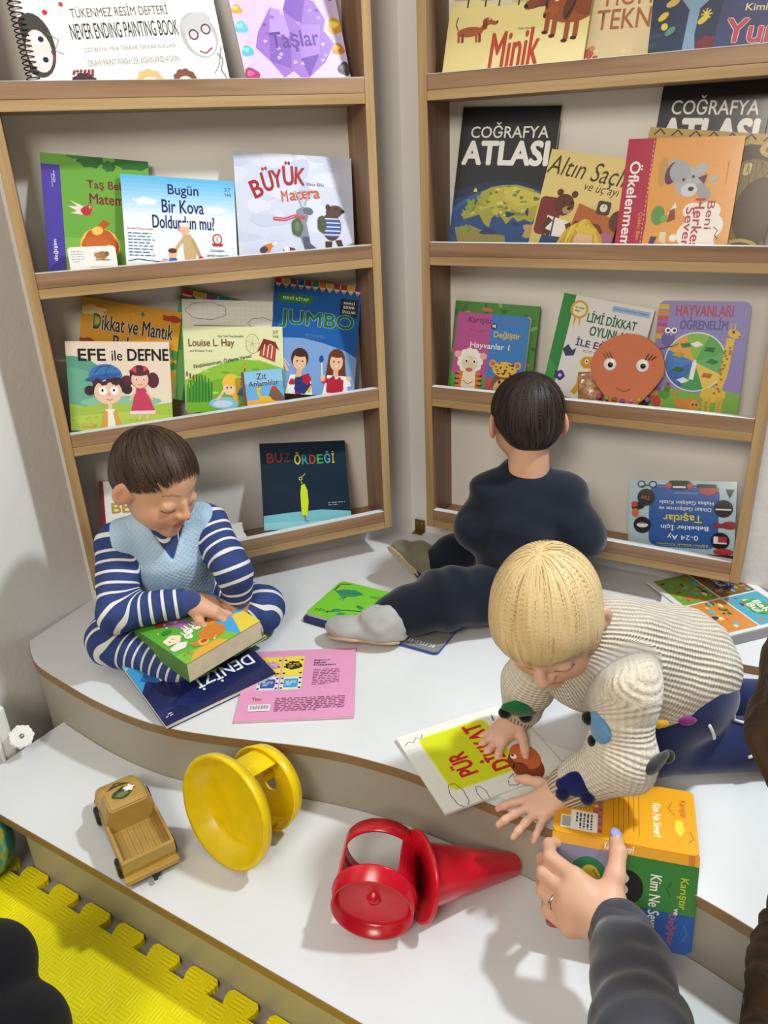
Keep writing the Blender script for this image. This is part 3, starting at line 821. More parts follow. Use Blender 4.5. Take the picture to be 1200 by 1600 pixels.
book('puzzle_book', 'yellow puzzle book partly hidden behind the cream book with two cartoon children', shelf_mw('L', 3, .014, .051, .062, 7, -15.6), w, h, .005, a, '#cc8d24')

# --- cream 'EFE ile DEFNE'
w, h = .197, .174
a = Art(w, h, '#e9d9c2')
a.rect(0, .55, 1, 1, '#ead6c2'); a.ell(.03, .50, .36, .30, '#5d9c84', n=26); a.ell(.02, .46, .30, .22, '#6cab90', n=26); a.ell(.5, .32, .4, .06, '#8cbfa2')
a.poly([(0, 0), (1, 0), (1, .30), (.7, .26), (.4, .31), (.15, .27), (0, .31)], '#a5c24a'); a.poly([(0, 0), (1, 0), (1, .15), (.5, .2), (0, .16)], '#b7cd56')
for i in range(24): a.line([(rnd.random(), rnd.uniform(.05, .2)), (rnd.random() * .02 + rnd.random(), .22)], .0 + .001, '#8fae3a') if False else a.ell(rnd.random(), rnd.uniform(.02, .24), .02, .006, '#9ab844', n=8)
a.text('EFE', .115, .785, .37, .915, '#151210', .055, title=True); a.text('ile', .43, .785, .53, .90, '#151210', .02, title=True); a.text('DEFNE', .585, .785, .985, .915, '#151210', .055, title=True)
a.ell(.69, .60, .10, .12, '#4a2430'); a.ell(.56, .55, .055, .06, '#5a2a38'); a.ell(.82, .56, .06, .08, '#5a2a38'); a.ell(.69, .57, .085, .09, '#f0bfa6'); a.ell(.69, .66, .10, .045, '#5a2a38'); a.poly([(.60, .68), (.66, .72), (.66, .64)], '#d8415a'); a.poly([(.78, .70), (.73, .73), (.73, .65)], '#d8415a')
for x in (.655, .73): a.ell(x, .575, .014, .02, '#ffffff', n=10); a.ell(x, .57, .008, .012, '#201010', n=8)
a.line([(.67, .515), (.69, .505), (.71, .515)], .006, '#a03040')
a.poly([(.65, .47), (.74, .47), (.83, .19), (.58, .19)], '#c8405e'); a.poly([(.58, .21), (.83, .21), (.83, .17), (.57, .17)], '#f0d6da'); a.line([(.67, .18), (.665, .10)], .018, '#f0bfa6'); a.line([(.74, .18), (.745, .10)], .018, '#f0bfa6'); a.line([(.64, .43), (.58, .33)], .02, '#f0bfa6'); a.line([(.75, .43), (.81, .33)], .02, '#f0bfa6')
a.ell(.385, .50, .155, .12, '#3a2230'); a.ell(.20, .45, .05, .05, '#3a2230'); a.ell(.56, .46, .05, .05, '#3a2230'); a.ell(.375, .43, .135, .125, '#f3c8ae'); a.ell(.36, .61, .16, .12, '#3f74b4', n=24, a0=-8, a1=188); a.ell(.33, .60, .17, .03, '#2f5c98', rot=10); a.line([(.25, .64), (.30, .71), (.40, .735)], .012, '#2a528a'); a.line([(.36, .62), (.38, .70), (.42, .74)], .01, '#2a528a')
for i in range(11): a.ell(.25 + i * .026, .545 + .02 * math.sin(i * 1.4), .022, .022, '#46262f', n=10)
for x in (.325, .435):
    a.ell(x, .445, .05, .05, '#d9c4b8'); a.ell(x, .445, .043, .043, '#fbf3ee'); a.ell(x - .004, .45, .011, .015, '#20140f', n=8)
a.ell(.385, .405, .016, .02, '#eba58e'); a.line([(.355, .35), (.385, .335), (.415, .35)], .007, '#a04040')
a.poly([(.33, .235), (.44, .235), (.49, .02), (.29, .02)], '#f3efe8'); a.poly([(.33, .235), (.36, .2), (.35, .02), (.28, .02)], '#e0a04a'); a.poly([(.44, .235), (.41, .2), (.43, .02), (.49, .02)], '#e0a04a'); a.rect(.365, .235, .405, .29, '#f3c8ae')
a.blob(.17, .055, .07, .02, '#cdb45a', 3, .2)
book('picture_book', 'cream picture book showing a boy in a blue cap and a girl', shelf_mw('L', 3, .004, .025, .03, 12, -7.3), w, h, .004, a, '#e2d2ba')

# --- green activity book with a crayon border (behind)
def crayon_border(a, n=9, y0=.90, y1=1.0):
    cs = ['#b8302e', '#d9a02a', '#7a3a7a', '#2a5a9a', '#a82a4a', '#3a8a4a', '#d86a2a', '#c8b03a', '#a8304a']
    for k in range(n):
        x0, x1 = k / n, (k + 1) / n
        c = cs[k % len(cs)]
        a.rect(x0 + .004, y0 + .03, x1 - .004, y1, c); a.poly([(x0 + .004, y0 + .03), (x1 - .004, y0 + .03), ((x0 + x1) / 2, y0 - .01)], '#e9d2a8'); a.poly([(x0 + .03, y0 + .012), (x1 - .03, y0 + .012), ((x0 + x1) / 2, y0 - .01)], c)
        a.line([(x0, y1), (x0, y0 + .03)], .006, '#f0ece0')
w, h = .175, .229
a = Art(w, h, '#2f7a3a'); crayon_border(a, 7, .91, .985); a.rect(0, 0, .16, .88, '#57a058'); a.rect(.0, 0, .2, .45, '#74b96c')
book('activity_book', 'green activity book with a crayon-tip border behind the white colouring book', shelf_mw('L', 3, .196, .055, .066, 7, -18.4), w, h, .004, a, '#2c7036')

# --- white colouring book
w, h = .189, .227
a = Art(w, h, '#eceadf')
for k in range(16): a.line([(.02, .35 + k * .04), (.98, .35 + k * .04)], .002, '#d6d8d2'); a.line([(.03 + k * .06, .35), (.03 + k * .06, .98)], .002, '#d6d8d2')
def cloud(a, x, y, s, c='#6a6a66', wd=.005):
    pts = []
    for i in range(41):
        q = 2 * math.pi * i / 40; k = 1 + .13 * abs(math.sin(q * 3.5))
        pts.append((x + s * k * math.cos(q), y + s * .42 * k * math.sin(q) * a.w / a.h))
    a.line(pts, wd, c)
cloud(a, .26, .90, .2); cloud(a, .86, .80, .13)
a.line([(.13, .60), (.12, .77), (.80, .77), (.84, .66)], .007, '#3a4a38'); a.rrect(.15, .55, .82, .745, .03, '#4b7a2c'); a.rect(.15, .3, .82, .6, '#5a8a36')
book('colouring_book', 'white colouring book with outlined clouds behind the meadow picture book', shelf_mw('L', 3, .233, .025, .054, 9, -7.6), w, h, .004, a, '#e6e4da')

# --- meadow picture book (Louise L. Hay)
w, h = .209, .176
a = Art(w, h, '#dfe2a6')
a.rect(0, .62, 1, 1, '#e3e3b4'); a.poly([(0, 0), (1, 0), (1, .5), (.75, .6), (.5, .62), (.25, .52), (0, .38)], '#8fbf3f'); a.poly([(0, 0), (1, 0), (1, .36), (.6, .44), (.2, .36), (0, .24)], '#79b034')
for _ in range(40): a.ell(rnd.random(), rnd.uniform(.05, .5), .04, .014, rnd.choice(['#9cc94a', '#86b83a', '#a8d05a', '#74aa30']), n=8)
for k in range(24): x = .01 + .25 * (k / 24); a.line([(x, .12), (x + .01, .42 - .1 * abs(k / 12 - 1) + .05 * math.sin(k * 2.3))], .011, ['#3f8a34', '#5aa03c', '#2f7430'][k % 3])
for k in range(4): a.ell(.02 + k * .03, .45 - k * .02, .008, .03, '#6a4428', n=8)
a.ell(.38, .10, .16, .06, '#8cc0d8'); a.ell(.36, .09, .10, .035, '#c2dcf0'); a.ell(.33, .1, .03, .012, '#e9c8e0')
for k in range(9): a.line([(.685, .80), (.685 + .065 * math.cos(k * .7), .80 + .1 * math.sin(k * .7))], .003, '#c9b87a')
for q in range(24):
    a.line([(.685 + .068 * math.cos(q * .2618), .80 + .115 * math.sin(q * .2618)), (.685 + .068 * math.cos((q + 1) * .2618), .80 + .115 * math.sin((q + 1) * .2618))], .005, '#b9a668')
a.poly([(.75, .66), (.91, .58), (.93, .76), (.78, .82)], '#b2493c'); a.poly([(.73, .70), (.80, .86), (.92, .82), (.96, .72), (.87, .80)], '#8a2f2a')
for k in range(3): a.line([(.79 + k * .04, .66 - k * .02), (.81 + k * .04, .79 - k * .01)], .012, '#ead7c4')
a.line([(.60, .56), (.59, .44)], .008, '#6a4a2a'); a.ell(.595, .53, .02, .02, '#d0a050')
a.ell(.455, .33, .095, .10, '#e8c24a'); a.poly([(.40, .28), (.53, .30), (.52, .12), (.50, .10)], '#e2b43c'); a.ell(.43, .27, .06, .065, '#f2c6a4'); a.blob(.46, .36, .09, .05, '#e8c24a', 3, .08); a.poly([(.50, .2), (.62, .36), (.60, .16)], '#4a6aa8'); a.line([(.38, .26), (.34, .19), (.30, .13)], .025, '#f2c6a4')
a.ell(.41, .28, .008, .01, '#402010'); a.ell(.45, .285, .008, .01, '#402010')
a.text('New York Times Bestseller', .34, .875, .60, .90, '#5a5a30', .01); a.text('2-7', .90, .92, .95, .955, '#4a5a2a', .03); a.text('YAŞ', .895, .865, .955, .90, '#4a5a2a', .03)
a.text('Louise L. Hay', .05, .745, .50, .855, '#7d4a34', .015, title=True); a.text('and Kristina Tracy', .06, .70, .28, .73, '#5a4a30', .01)
a.text('Düşünüyorum, Öyleyse Varım!', .085, .565, .675, .625, '#2f4a6a', .03, rot=10, title=True)
book('picture_book', 'yellow-green meadow picture book with a blonde child bending over a pond', shelf_mw('L', 3, .233, .025, .036, 12, -6.9), w, h, .003, a, '#cfd596', mat=M_PRINT_FILM)

# --- small 'Zıt Anlamlılar'
w, h = .087, .092
a = Art(w, h, '#6aaede')
a.rect(0, .72, 1, 1, '#8ec4ea'); a.rect(0, .0, 1, .34, '#e6b04a'); a.rect(0, .0, .06, 1, '#8a4030')
a.poly([(.55, .3), (.72, .62), (.80, .62), (1, .34), (1, .25)], '#7a5a4a'); a.poly([(.70, .58), (.72, .62), (.80, .62), (.83, .56), (.77, .5)], '#c8402c')
a.ell(.52, .32, .16, .10, '#e8b632'); a.line([(.42, .36), (.36, .5), (.38, .6)], .07, '#e8b632'); a.ell(.39, .61, .06, .045, '#e8b632'); a.line([(.66, .3), (.78, .24)], .05, '#e8b632')
for x in (.44, .5, .57, .61): a.line([(x, .28), (x, .19)], .045, '#dca628')
a.ell(.375, .62, .01, .012, '#201010')
a.text('Zıt', .36, .80, .60, .94, '#1f3f6a', .05, title=True, outline=('#f4f4f0', .04)); a.text('Anlamlılar', .14, .645, .90, .77, '#1f3f6a', .05, title=True, outline=('#f4f4f0', .04))
book('board_book', 'tiny blue book with a yellow dinosaur in front of the meadow picture book', shelf_mw('L', 3, .352, .003, .0215, 10, -1.8), w, h, .005, a, '#5a90c0')

# --- blue JUMBO colouring book
w, h = .195, .242
a = Art(w, h, '#1f5ca6')
a.poly([(0, 0), (1, 0), (1, .36), (.85, .42), (.6, .47), (.35, .5), (.12, .49), (0, .47)], '#7ea3d6')
crayon_border(a, 12, .925, 1.0)
a.rrect(.04, .795, .44, .875, .04, '#2c7a3c'); a.text('MAVİ KİTAP', .10, .82, .39, .855, '#f2f0e0', .03)
a.rect(.76, .72, .97, .88, '#24323a'); a.text('RENKLİ', .80, .835, .93, .86, '#f0f0e8', .04); a.text('BOYAMA', .80, .795, .93, .82, '#f0f0e8', .04); a.text('İPUÇLARI', .79, .75, .94, .785, '#f0f0e8', .04)
a.text('JUMBO', .08, .575, .93, .735, '#1d6a4a', .07, title=True, outline=('#dfe6ea', .035))
a.text('BOYAMA', .38, .505, .60, .54, '#3a6aa8', .05, outline=('#c0c8d8', .02))
for x, y, s, hc, tc in ((.33, .29, 1, '#4a2a1c', '#efece8'), (.76, .31, 1.0, '#6a3a24', '#f0eeea')):
    a.ell(x, y + .03, .10, .115, hc); 
    if x > .5: a.poly([(x - .1, y + .02), (x + .1, y + .02), (x + .13, y - .16), (x - .12, y - .16)], hc)
    a.poly([(x - .15, 0), (x + .17, 0), (x + .13, y - .12), (x - .1, y - .12)], tc)
    a.ell(x, y, .078, .095, '#e9bc9c'); a.ell(x, y + .07, .08, .035, hc); a.rect(x - .03, y - .13, x + .03, y - .06, '#e3b393')
    for sx in (-.03, .03): a.ell(x + sx, y + .005, .012, .009, '#30201a', n=8)
    a.ell(x, y - .045, .03, .012, '#f6f0ea', n=10); a.line([(x - .03, y - .04), (x, y - .052), (x + .03, y - .04)], .007, '#b04a4a')
    rg = random.Random(int(x * 100))
    for _ in range(7): a.blob(x + rg.uniform(-.12, .13), rg.uniform(.02, y - .14), rg.uniform(.02, .05), rg.uniform(.02, .05), rg.choice(['#c02a3a', '#2a4aa8', '#e0b82a', '#8a2a6a', '#c0303a']), rg.randrange(99), .2, 12, 3)
a.blob(.37, .09, .09, .10, '#2a3a7a', 3, .15); a.blob(.42, .14, .05, .06, '#b02838', 4, .15); a.rrect(.66, .03, .86, .16, .02, '#b8283c')
a.line([(.13, .3), (.2, .2)], .03, '#e9bc9c'); a.line([(.22, .24), (.12, .33)], .008, '#e9e4da'); a.line([(.60, .17), (.585, .30)], .018, '#e9e0d0'); a.ell(.58, .33, .025, .04, '#2a4a9a'); a.ell(.61, .16, .03, .04, '#e9bc9c'); a.line([(.9, .18), (.93, .1)], .05, '#efece8'); a.ell(.92, .17, .03, .03, '#e9bc9c')
book('colouring_book', 'tall blue colouring book with a crayon-tip border and two painting children', shelf_mw('L', 3, .413, .040, .045, 11, -11.9), w, h, .006, a, '#1c5294',
     mat=M_PRINT_FILM)

# --- bottom shelf: half hidden white book
w, h = .180, .175
a = Art(w, h, '#e9e6e2')
a.rect(0, 0, .05, 1, '#7a2a34')
a.text('İŞTE', .28, .80, .62, .93, '#241c1a', .03, title=True); a.text('BENİM', .13, .60, .75, .77, '#c09a2c', .05, title=True, outline=('#4a3418', .02))
a.blob(.28, .46, .05, .05, '#b02c2c', 4, .1); a.blob(.5, .25, .25, .2, '#d6b090', 5, .06); a.lines(.1, .06, .9, .12, 2, '#8a8a8a')
book('picture_book', 'white book with a gold title half hidden behind the boy on the lowest shelf', shelf_mw('L', 4, .013, .022, .042, 12, -6.9), w, h, .009, a, '#7d3038', soft=False)

# --- 'BUZ ÖRDEĞİ'
w, h = .202, .198
a = Art(w, h, '#14293c')
a.poly([(0, .0), (1, .0), (1, .16), (.66, .20), (.3, .19), (0, .17)], '#7cc0cc'); a.poly([(0, .0), (1, .0), (1, .06), (0, .09)], '#92cfd6')
for i, (ch, c) in enumerate(zip('BUZ', ('#a33a34', '#8a3a3c', '#6a3038'))): a.text(ch, .07 + i * .095, .78, .15 + i * .095, .885, c, .035, title=True)
for i, (ch, c) in enumerate(zip('ÖRDEĞİ', ('#d8c83a', '#3a9a9a', '#b84a34', '#4aa05a', '#5aa8b8', '#c8b23a'))):
    a.text(ch, .385 + i * .088, .745, (.455 if ch != 'İ' else .415) + i * .088, .85 + (.035 if ch in 'ÖĞİ' else 0), c, .035, title=True)
a.poly([(.425, .15), (.49, .14), (.515, .3), (.51, .44), (.48, .52), (.44, .5), (.425, .4)], '#cfe02c'); a.line([(.455, .52), (.445, .545)], .02, '#8a9030'); a.line([(.46, .15), (.47, .08), (.50, .075)], .008, '#6a5a50'); a.ell(.44, .58, .022, .022, '#c8d040'); a.ell(.44, .58, .013, .013, '#14293c'); a.line([(.455, .60), (.50, .635)], .007, '#c8d040')
a.lines(.74, .235, .94, .29, 2, '#8aa4b0', .35)
book('picture_book', 'dark navy picture book with a slim yellow duck on the lowest shelf', shelf_mw('L', 4, .363, .025, .03, 15, -7.1), w, h, .006, a, '#12324a',
     bend=lambda x, y, z: (x + .010 * (1 - y / .198) ** 2 * (x / .202), y, z + .006 * math.sin(math.pi * y / .198) + .008 * (1 - y / .198) ** 2), mat=M_PRINT_FILM)

# --- small white plastic stand beside the duck book
mwL, _ = UNITS['L']
st = tag(empty('book_stand', mwL @ Matrix.Translation((.300, .048, ZL[4] - LIP))), 'small white plastic angled stand on the lowest shelf beside the navy duck book', 'stand')
M_WPL = plain('white_plastic', (232, 230, 226), 0.35)
box('base', -.026, .026, -.020, .022, .0005, .014, M_WPL, st, .003)
bm = bmesh.new(); bm_box(bm, -.022, .022, .000, .006, .010, .046, .002, M=Matrix.Rotation(-.45, 4, 'X'))
bm_obj('back_plate', bm, M_WPL, st)
# ------------------------------------------------------------------ books on the right unit
# --- 'Minik' dachshund book
w, h = .269, .205
a = Art(w, h, '#e6d9a0')
a.rect(0, .55, 1, 1, '#d8d2b4'); a.poly([(0, 0), (1, 0), (1, .62), (.72, .66), (.4, .60), (.18, .66), (0, .62)], '#e8d892'); a.poly([(.2, 0), (1, 0), (1, .35), (.7, .42), (.4, .3)], '#ecdca0')
for x0, x1, y0 in ((.03, .14, .66), (.22, .30, .65), (.44, .5, .7)): a.rect(x0, y0, x1, .86, '#c49a80')
a.poly([(.45, .62), (.72, .62), (.72, .95), (.6, .97), (.45, .85)], '#cdbb8a')
for x, s in ((.13, 1), (.26, 1.2), (.36, 1.3), (.50, 1.35)):
    a.line([(x, .60), (x + .005, .84)], .012, '#4a3428'); a.line([(x, .72), (x + .03, .82)], .007, '#4a3428'); a.blob(x, .92, .055 * s, .06 * s, '#8aa83c', int(x * 100), .15, 18, 6)
a.poly([(.60, .56), (.72, .60), (.74, 1), (.58, 1)], '#4c3a34')
def dog(a, x, y, s, c, c2, flip=1):
    k = a.w / a.h
    a.ell(x, y, .10 * s, .034 * s, c, rot=4 * flip); a.line([(x + .08 * s * flip, y), (x + .12 * s * flip, y + .05 * s * k)], .035 * s, c)
    a.ell(x + .13 * s * flip, y + .065 * s * k, .038 * s, .026 * s, c); a.ell(x + .175 * s * flip, y + .055 * s * k, .035 * s, .014 * s, c, rot=-8 * flip); a.ell(x + .205 * s * flip, y + .06 * s * k, .009 * s, .008 * s, '#1a1210', n=8)
    a.ell(x + .115 * s * flip, y + .045 * s * k, .018 * s, .034 * s, c2, rot=10); a.ell(x + .145 * s * flip, y + .08 * s * k, .008 * s, .008 * s, '#f6f0d0', n=8); a.ell(x + .147 * s * flip, y + .08 * s * k, .004 * s, .005 * s, '#100c0a', n=6)
    for dx in (-.085, -.055, .055, .08): a.line([(x + dx * s, y - .01 * s * k), (x + (dx + .008) * s, y - .07 * s * k)], .02 * s, c if dx in (-.085, .055) else c2)
    a.line([(x - .09 * s * flip, y + .01 * s * k), (x - .115 * s * flip, y + .05 * s * k), (x - .105 * s * flip, y + .10 * s * k)], .009 * s, c2)
dog(a, .17, .40, .95, '#a9562c', '#7d3a1e')
for x, y, r in ((.63, .60, .05), (.76, .62, .06)):
    pass
a.ell(.86, .55, .17, .085, '#a0522a'); a.ell(.98, .62, .12, .10, '#8a4424')
a.ell(.66, .64, .075, .05, '#7a3c20'); a.ell(.59, .60, .05, .03, '#8a4626', rot=20); a.ell(.555, .585, .014, .013, '#14100e'); a.ell(.72, .58, .03, .055, '#4a2416', rot=10); a.ell(.645, .68, .016, .018, '#f2e8b0'); a.ell(.645, .68, .008, .010, '#0f0b0a')
a.ell(.79, .60, .085, .065, '#9a5028', rot=15); a.ell(.735, .53, .055, .035, '#a85c30', rot=25); a.ell(.70, .50, .016, .014, '#14100e'); a.ell(.85, .55, .033, .07, '#6a3018', rot=-8); a.ell(.765, .635, .017, .02, '#f2e8b0'); a.ell(.766, .633, .008, .011, '#0f0b0a')
a.line([(.84, .48), (.88, .56), (.90, .66)], .014, '#2a2420')
for x, y in ((.72, .43), (.77, .40), (.86, .36), (.92, .38)): a.line([(x, y + .1), (x, y - .05)], .034, '#9a5028'); a.ell(x - .008, y - .06, .022, .011, '#3a1c10')
a.text('Minik', .345, .105, .69, .40, '#b9432a', .03, rot=6, shear=.12, title=True)
a.text('Özgür Balpınar', .52, .40, .64, .425, '#7a6a40', .01)
book('picture_book', 'cream picture book with brown dachshunds and a red brush title on the top shelf', shelf_mw('R', 1, .017, .016, .026, 14, -3.3), w, h, .005, a, '#ded09a')

# --- half hidden cream book
w, h = .178, .190
a = Art(w, h, '#e6d2a2')
for _ in range(30): a.ell(rnd.random(), rnd.random(), .03, .02, rnd.choice(['#e9d8ac', '#e0ca96', '#ead9b2']), n=8)
a.text('HOME', .24, .57, .78, .72, '#b0683a', .02, title=True); a.text('TEKNE', .17, .38, .80, .54, '#b0683a', .02, title=True)
a.blob(.12, .19, .05, .05, '#c86a44', 3, .25, 18, 5); a.ell(.16, .23, .03, .025, '#d89a6a'); a.blob(.08, .12, .05, .02, '#8a6a4a', 2, .2); a.ell(.2, .15, .03, .02, '#c8543c')
book('picture_book', 'cream book with orange-brown capital letters behind the dark tree book', shelf_mw('R', 1, .268, .005, .044, 12, -1.7), w, h, .004, a, '#d8c492')

# --- dark tree book
w, h = .110, .192
a = Art(w, h, '#26324e')
for _ in range(26): a.blob(rnd.random(), rnd.random(), rnd.uniform(.05, .12), rnd.uniform(.03, .07), rnd.choice(['#1f2a44', '#2c3c5c', '#31435c', '#24384a']), rnd.randrange(99), .2, 10, 3)
a.poly([(.48, 0), (.72, 0), (.66, .25), (.70, .45), (.98, .58), (.98, .63), (.72, .55), (.66, .85), (.58, .85), (.60, .55), (.36, .65), (.34, .6), (.55, .45), (.52, .25)], '#7f9fb8')
for x, y, c in ((.24, .62, '#c8a24a'), (.32, .78, '#8a4a3a'), (.2, .86, '#6a8a5a'), (.44, .9, '#c8b05a'), (.8, .78, '#d0b04a'), (.9, .9, '#7a9a6a'), (.18, .42, '#e0b83a'), (.3, .30, '#5a8a7a'), (.76, .36, '#d8c040')): a.ell(x, y, .085, .045, c, rot=35)
a.ell(.3, .52, .10, .05, '#d0b25a', rot=20); a.ell(.21, .34, .05, .05, '#d8c04a'); a.ell(.60, .70, .09, .09, '#d8a860'); a.ell(.60, .70, .05, .05, '#e9cc98')
for i in range(8): q = i * math.pi / 4; a.line([(.8, .40), (.8 + .08 * math.cos(q), .40 + .045 * math.sin(q))], .02, '#e0c848')
a.blob(.85, .16, .16, .12, '#7a2430', 3, .15, 20, 7); a.blob(.2, .12, .18, .1, '#23343a', 5, .15)
book('picture_book', 'narrow dark blue book with a pale tree next to the navy whale book', shelf_mw('R', 1, .398, .003, .030, 12, 1.0), w, h, .006, a, '#1d2840')

# --- navy whale book
w, h = .150, .186
a = Art(w, h, '#2a3568')
for _ in range(20): a.blob(rnd.random(), rnd.random(), .16, .08, rnd.choice(['#2f3c74', '#27325f', '#36457e']), rnd.randrange(99), .2, 12, 3)
a.blob(.55, .72, .5, .25, '#3d4f92', 3, .05, 26, 3); a.ell(.5, .60, .35, .14, '#54659f'); a.ell(.78, .7, .05, .035, '#e8e8f0'); a.ell(.78, .7, .025, .025, '#101020')
a.text('Ben', .25, .465, .44, .52, '#e8d8a0', .03); a.text('Kimim?', .25, .375, .60, .43, '#e8d8a0', .03); a.ell(.52, .50, .03, .03, '#b8d8e8')
a.text('Yunus', .10, .13, .96, .31, '#c23a4e', .06, title=True, outline=('#f0d8dc', .05))
book('picture_book', 'navy sea-animal book with red title lettering at the right end of the top shelf', shelf_mw('R', 1, .500, .014, .026, 13, -5.0), w, h, .006, a, '#222c58', mat=M_PRINT_FILM)

# --- world atlas (two copies)
def atlas(w, h):
    a = Art(w, h, '#171a20')
    a.poly([(0, 0), (1, 0), (1, .42), (.7, .50), (.4, .50), (0, .42)], '#1b2a4e')
    a.poly([(0, 0), (1, 0), (1, .33), (.7, .44), (.4, .44), (0, .36)], '#223c70')
    a.ell(.62, -.10, .86, .76, '#2f5c9c', n=48); a.ell(.62, -.12, .84, .74, '#264a86', n=48)
    rg = random.Random(3)
    land = [(.30, .42), (.40, .455), (.52, .47), (.66, .475), (.82, .45), (.98, .38), (1.0, .30), (.9, .27), (.86, .22), (.78, .24), (.72, .22), (.66, .25), (.60, .2), (.55, .24), (.50, .28), (.44, .24), (.42, .17), (.36, .20), (.30, .26), (.22, .24), (.14, .22), (.12, .27), (.20, .30), (.26, .34)]
    a.poly(land, '#a9a63c'); a.poly([(x * .7 + .2, y * .7 + .13) for x, y in land], '#c2b94a'); a.poly([(.55, .46), (.9, .42), (.95, .35), (.7, .33), (.55, .38)], '#cfc456')
    a.poly([(.05, .16), (.22, .18), (.42, .13), (.60, .12), (.62, .05), (.40, .02), (.1, .05)], '#9c8f4a'); a.blob(.16, .15, .06, .04, '#8a9a3c', 3, .3, 14, 5)
    for _ in range(34):
        x, y = rg.uniform(.2, .95), rg.uniform(.22, .46); a.blob(x, y, rg.uniform(.01, .04), rg.uniform(.008, .02), rg.choice(['#7f8a30', '#d8cc66', '#8e9a38', '#e0d880', '#6f7c2a']), rg.randrange(99), .3, 9, 3)
    for x, y, r1, r2 in ((.62, .27, .05, .025), (.70, .2, .04, .02), (.80, .29, .018, .035), (.42, .14, .09, .03)): a.blob(x, y, r1, r2, '#1e3a70', int(x * 30), .25, 12, 3)
    a.blob(.90, .16, .12, .08, '#c0a060', 8, .2); a.blob(.2, .32, .05, .06, '#8fa040', 9, .3); a.blob(.14, .26, .03, .04, '#a0a84a', 10, .3)
    a.text('COĞRAFYA', .115, .79, .91, .895, '#f0efe9', .02, title=True)
    a.text('ATLASI', .055, .61, .93, .765, '#f4f3ee', .10, title=True)
    return a
book('atlas', 'black world atlas with a glowing globe at the left end of the second shelf', shelf_mw('R', 2, .020, .009, .047, 12, -2.5), .202, .271, .010, atlas(.202, .271), '#14161c', mat=M_PRINT_FILM)
book('atlas', 'black world atlas tucked behind the brown patterned book at the right', shelf_mw('R', 2, .401, .011, .060, 8, -3.4), .182, .293, .010, atlas(.182, .293), '#14161c', mat=M_PRINT_FILM)

# --- goldilocks book
w, h = .160, .176
a = Art(w, h, '#ddc477')
a.poly([(0, .5), (1, .5), (1, 1), (0, 1)], '#e4cd84'); a.text('Altın Saçlı', .02, .69, .96, .93, '#3f2c1c', .0, rot=-3, shear=.2, title=True); a.text('ve üç ayı', .50, .60, .92, .71, '#4c3826', .0, rot=-3, shear=.2, title=True)
a.poly([(.42, 0), (1, 0), (1, .38), (.78, .44), (.5, .50)], '#b4652e'); a.poly([(.5, .32), (.8, .32), (.98, .12), (.4, .1)], '#6a3520'); a.blob(.62, .24, .12, .10, '#3f2418', 4, .15); a.rrect(.02, .12, .30, .52, .06, '#7c2a26')
a.ell(.32, .46, .125, .125, '#5b301e'); a.ell(.24, .58, .04, .04, '#5b301e'); a.ell(.42, .58, .04, .04, '#5b301e'); a.ell(.37, .41, .055, .045, '#b98a60'); a.ell(.39, .43, .025, .018, '#1c100c'); a.ell(.31, .48, .014, .018, '#150c08'); a.ell(.41, .49, .013, .017, '#150c08')
a.poly([(.15, .33), (.42, .30), (.44, .12), (.18, .10)], '#f0ebe0'); a.line([(.20, .30), (.12, .18), (.24, .14)], .075, '#5b301e'); a.line([(.42, .28), (.48, .18)], .07, '#5b301e'); a.poly([(.14, .12), (.46, .13), (.48, 0), (.12, 0)], '#2c426e'); a.line([(.24, .32), (.25, .12)], .02, '#2c426e')
a.rrect(.72, .42, .88, .56, .03, '#4a3a30'); a.ell(.80, .49, .045, .045, '#e8e0cc'); a.line([(.80, .49), (.80, .52)], .008, '#222222')
a.ell(1.0, .38, .1, .12, '#5b301e'); a.blob(.92, .16, .1, .1, '#b06a90', 5, .08)
for k in range(14): q = k / 13; a.line([(.64 + .02 * math.sin(k), .34), (.42 + .42 * q, .20 + .12 * math.sin(q * 3.1)), (.34 + .62 * q, .0)], .035, ['#e0bc3e', '#d2a82c', '#ecca56'][k % 3])
a.ell(.66, .13, .115, .12, '#edbf9c'); a.ell(.66, .24, .13, .05, '#e4c244')
book('picture_book', 'golden fairy-tale book with a brown bear and yellow-haired girl beside the left atlas', shelf_mw('R', 2, .198, .023, .032, 14, -9.0), w, h, .004, a, '#cdb46a')

# --- orange 'Öfkelenmem' book
w, h = .196, .204
a = Art(w, h, '#e9a24e')
for _ in range(20): a.ell(rnd.uniform(.3, 1), rnd.random(), .012, .012, '#e2984a', n=8)
a.poly([(0, 0), (.245, 0), (.26, .3), (.24, .6), (.25, 1), (0, 1)], '#b52544')
for k in range(26): a.rect(.232, .01 + k * .038, .238, .03 + k * .038, '#f0c8c8')
a.text('Öfkelenmem', -.27, .395, .48, .505, '#f8f2ee', .05, rot=-90, title=True); a.text('Çünkü Ben', .075, .245, .325, .285, '#e9a24e', .03, rot=-90)
a.ell(.35, .72, .04, .13, '#c9975a'); a.ell(.43, .79, .05, .035, '#b0b0b6', rot=40); a.ell(.43, .71, .055, .10, '#5a2a48', rot=-15)
a.ell(.58, .64, .115, .13, '#b4b6bc'); a.ell(.50, .72, .09, .10, '#a9abb2', rot=20); a.ell(.72, .56, .05, .085, '#9c9ea6', rot=50); a.ell(.68, .74, .06, .045, '#b4b6bc', rot=40); a.ell(.60, .57, .07, .06, '#d6d6da'); a.ell(.615, .58, .025, .02, '#16141a'); a.ell(.54, .655, .012, .014, '#16141a'); a.ell(.62, .68, .012, .014, '#16141a'); a.poly([(.66, .67), (.74, .70), (.72, .62)], '#4a2440'); a.ell(.79, .66, .05, .022, '#b4b6bc', rot=30)
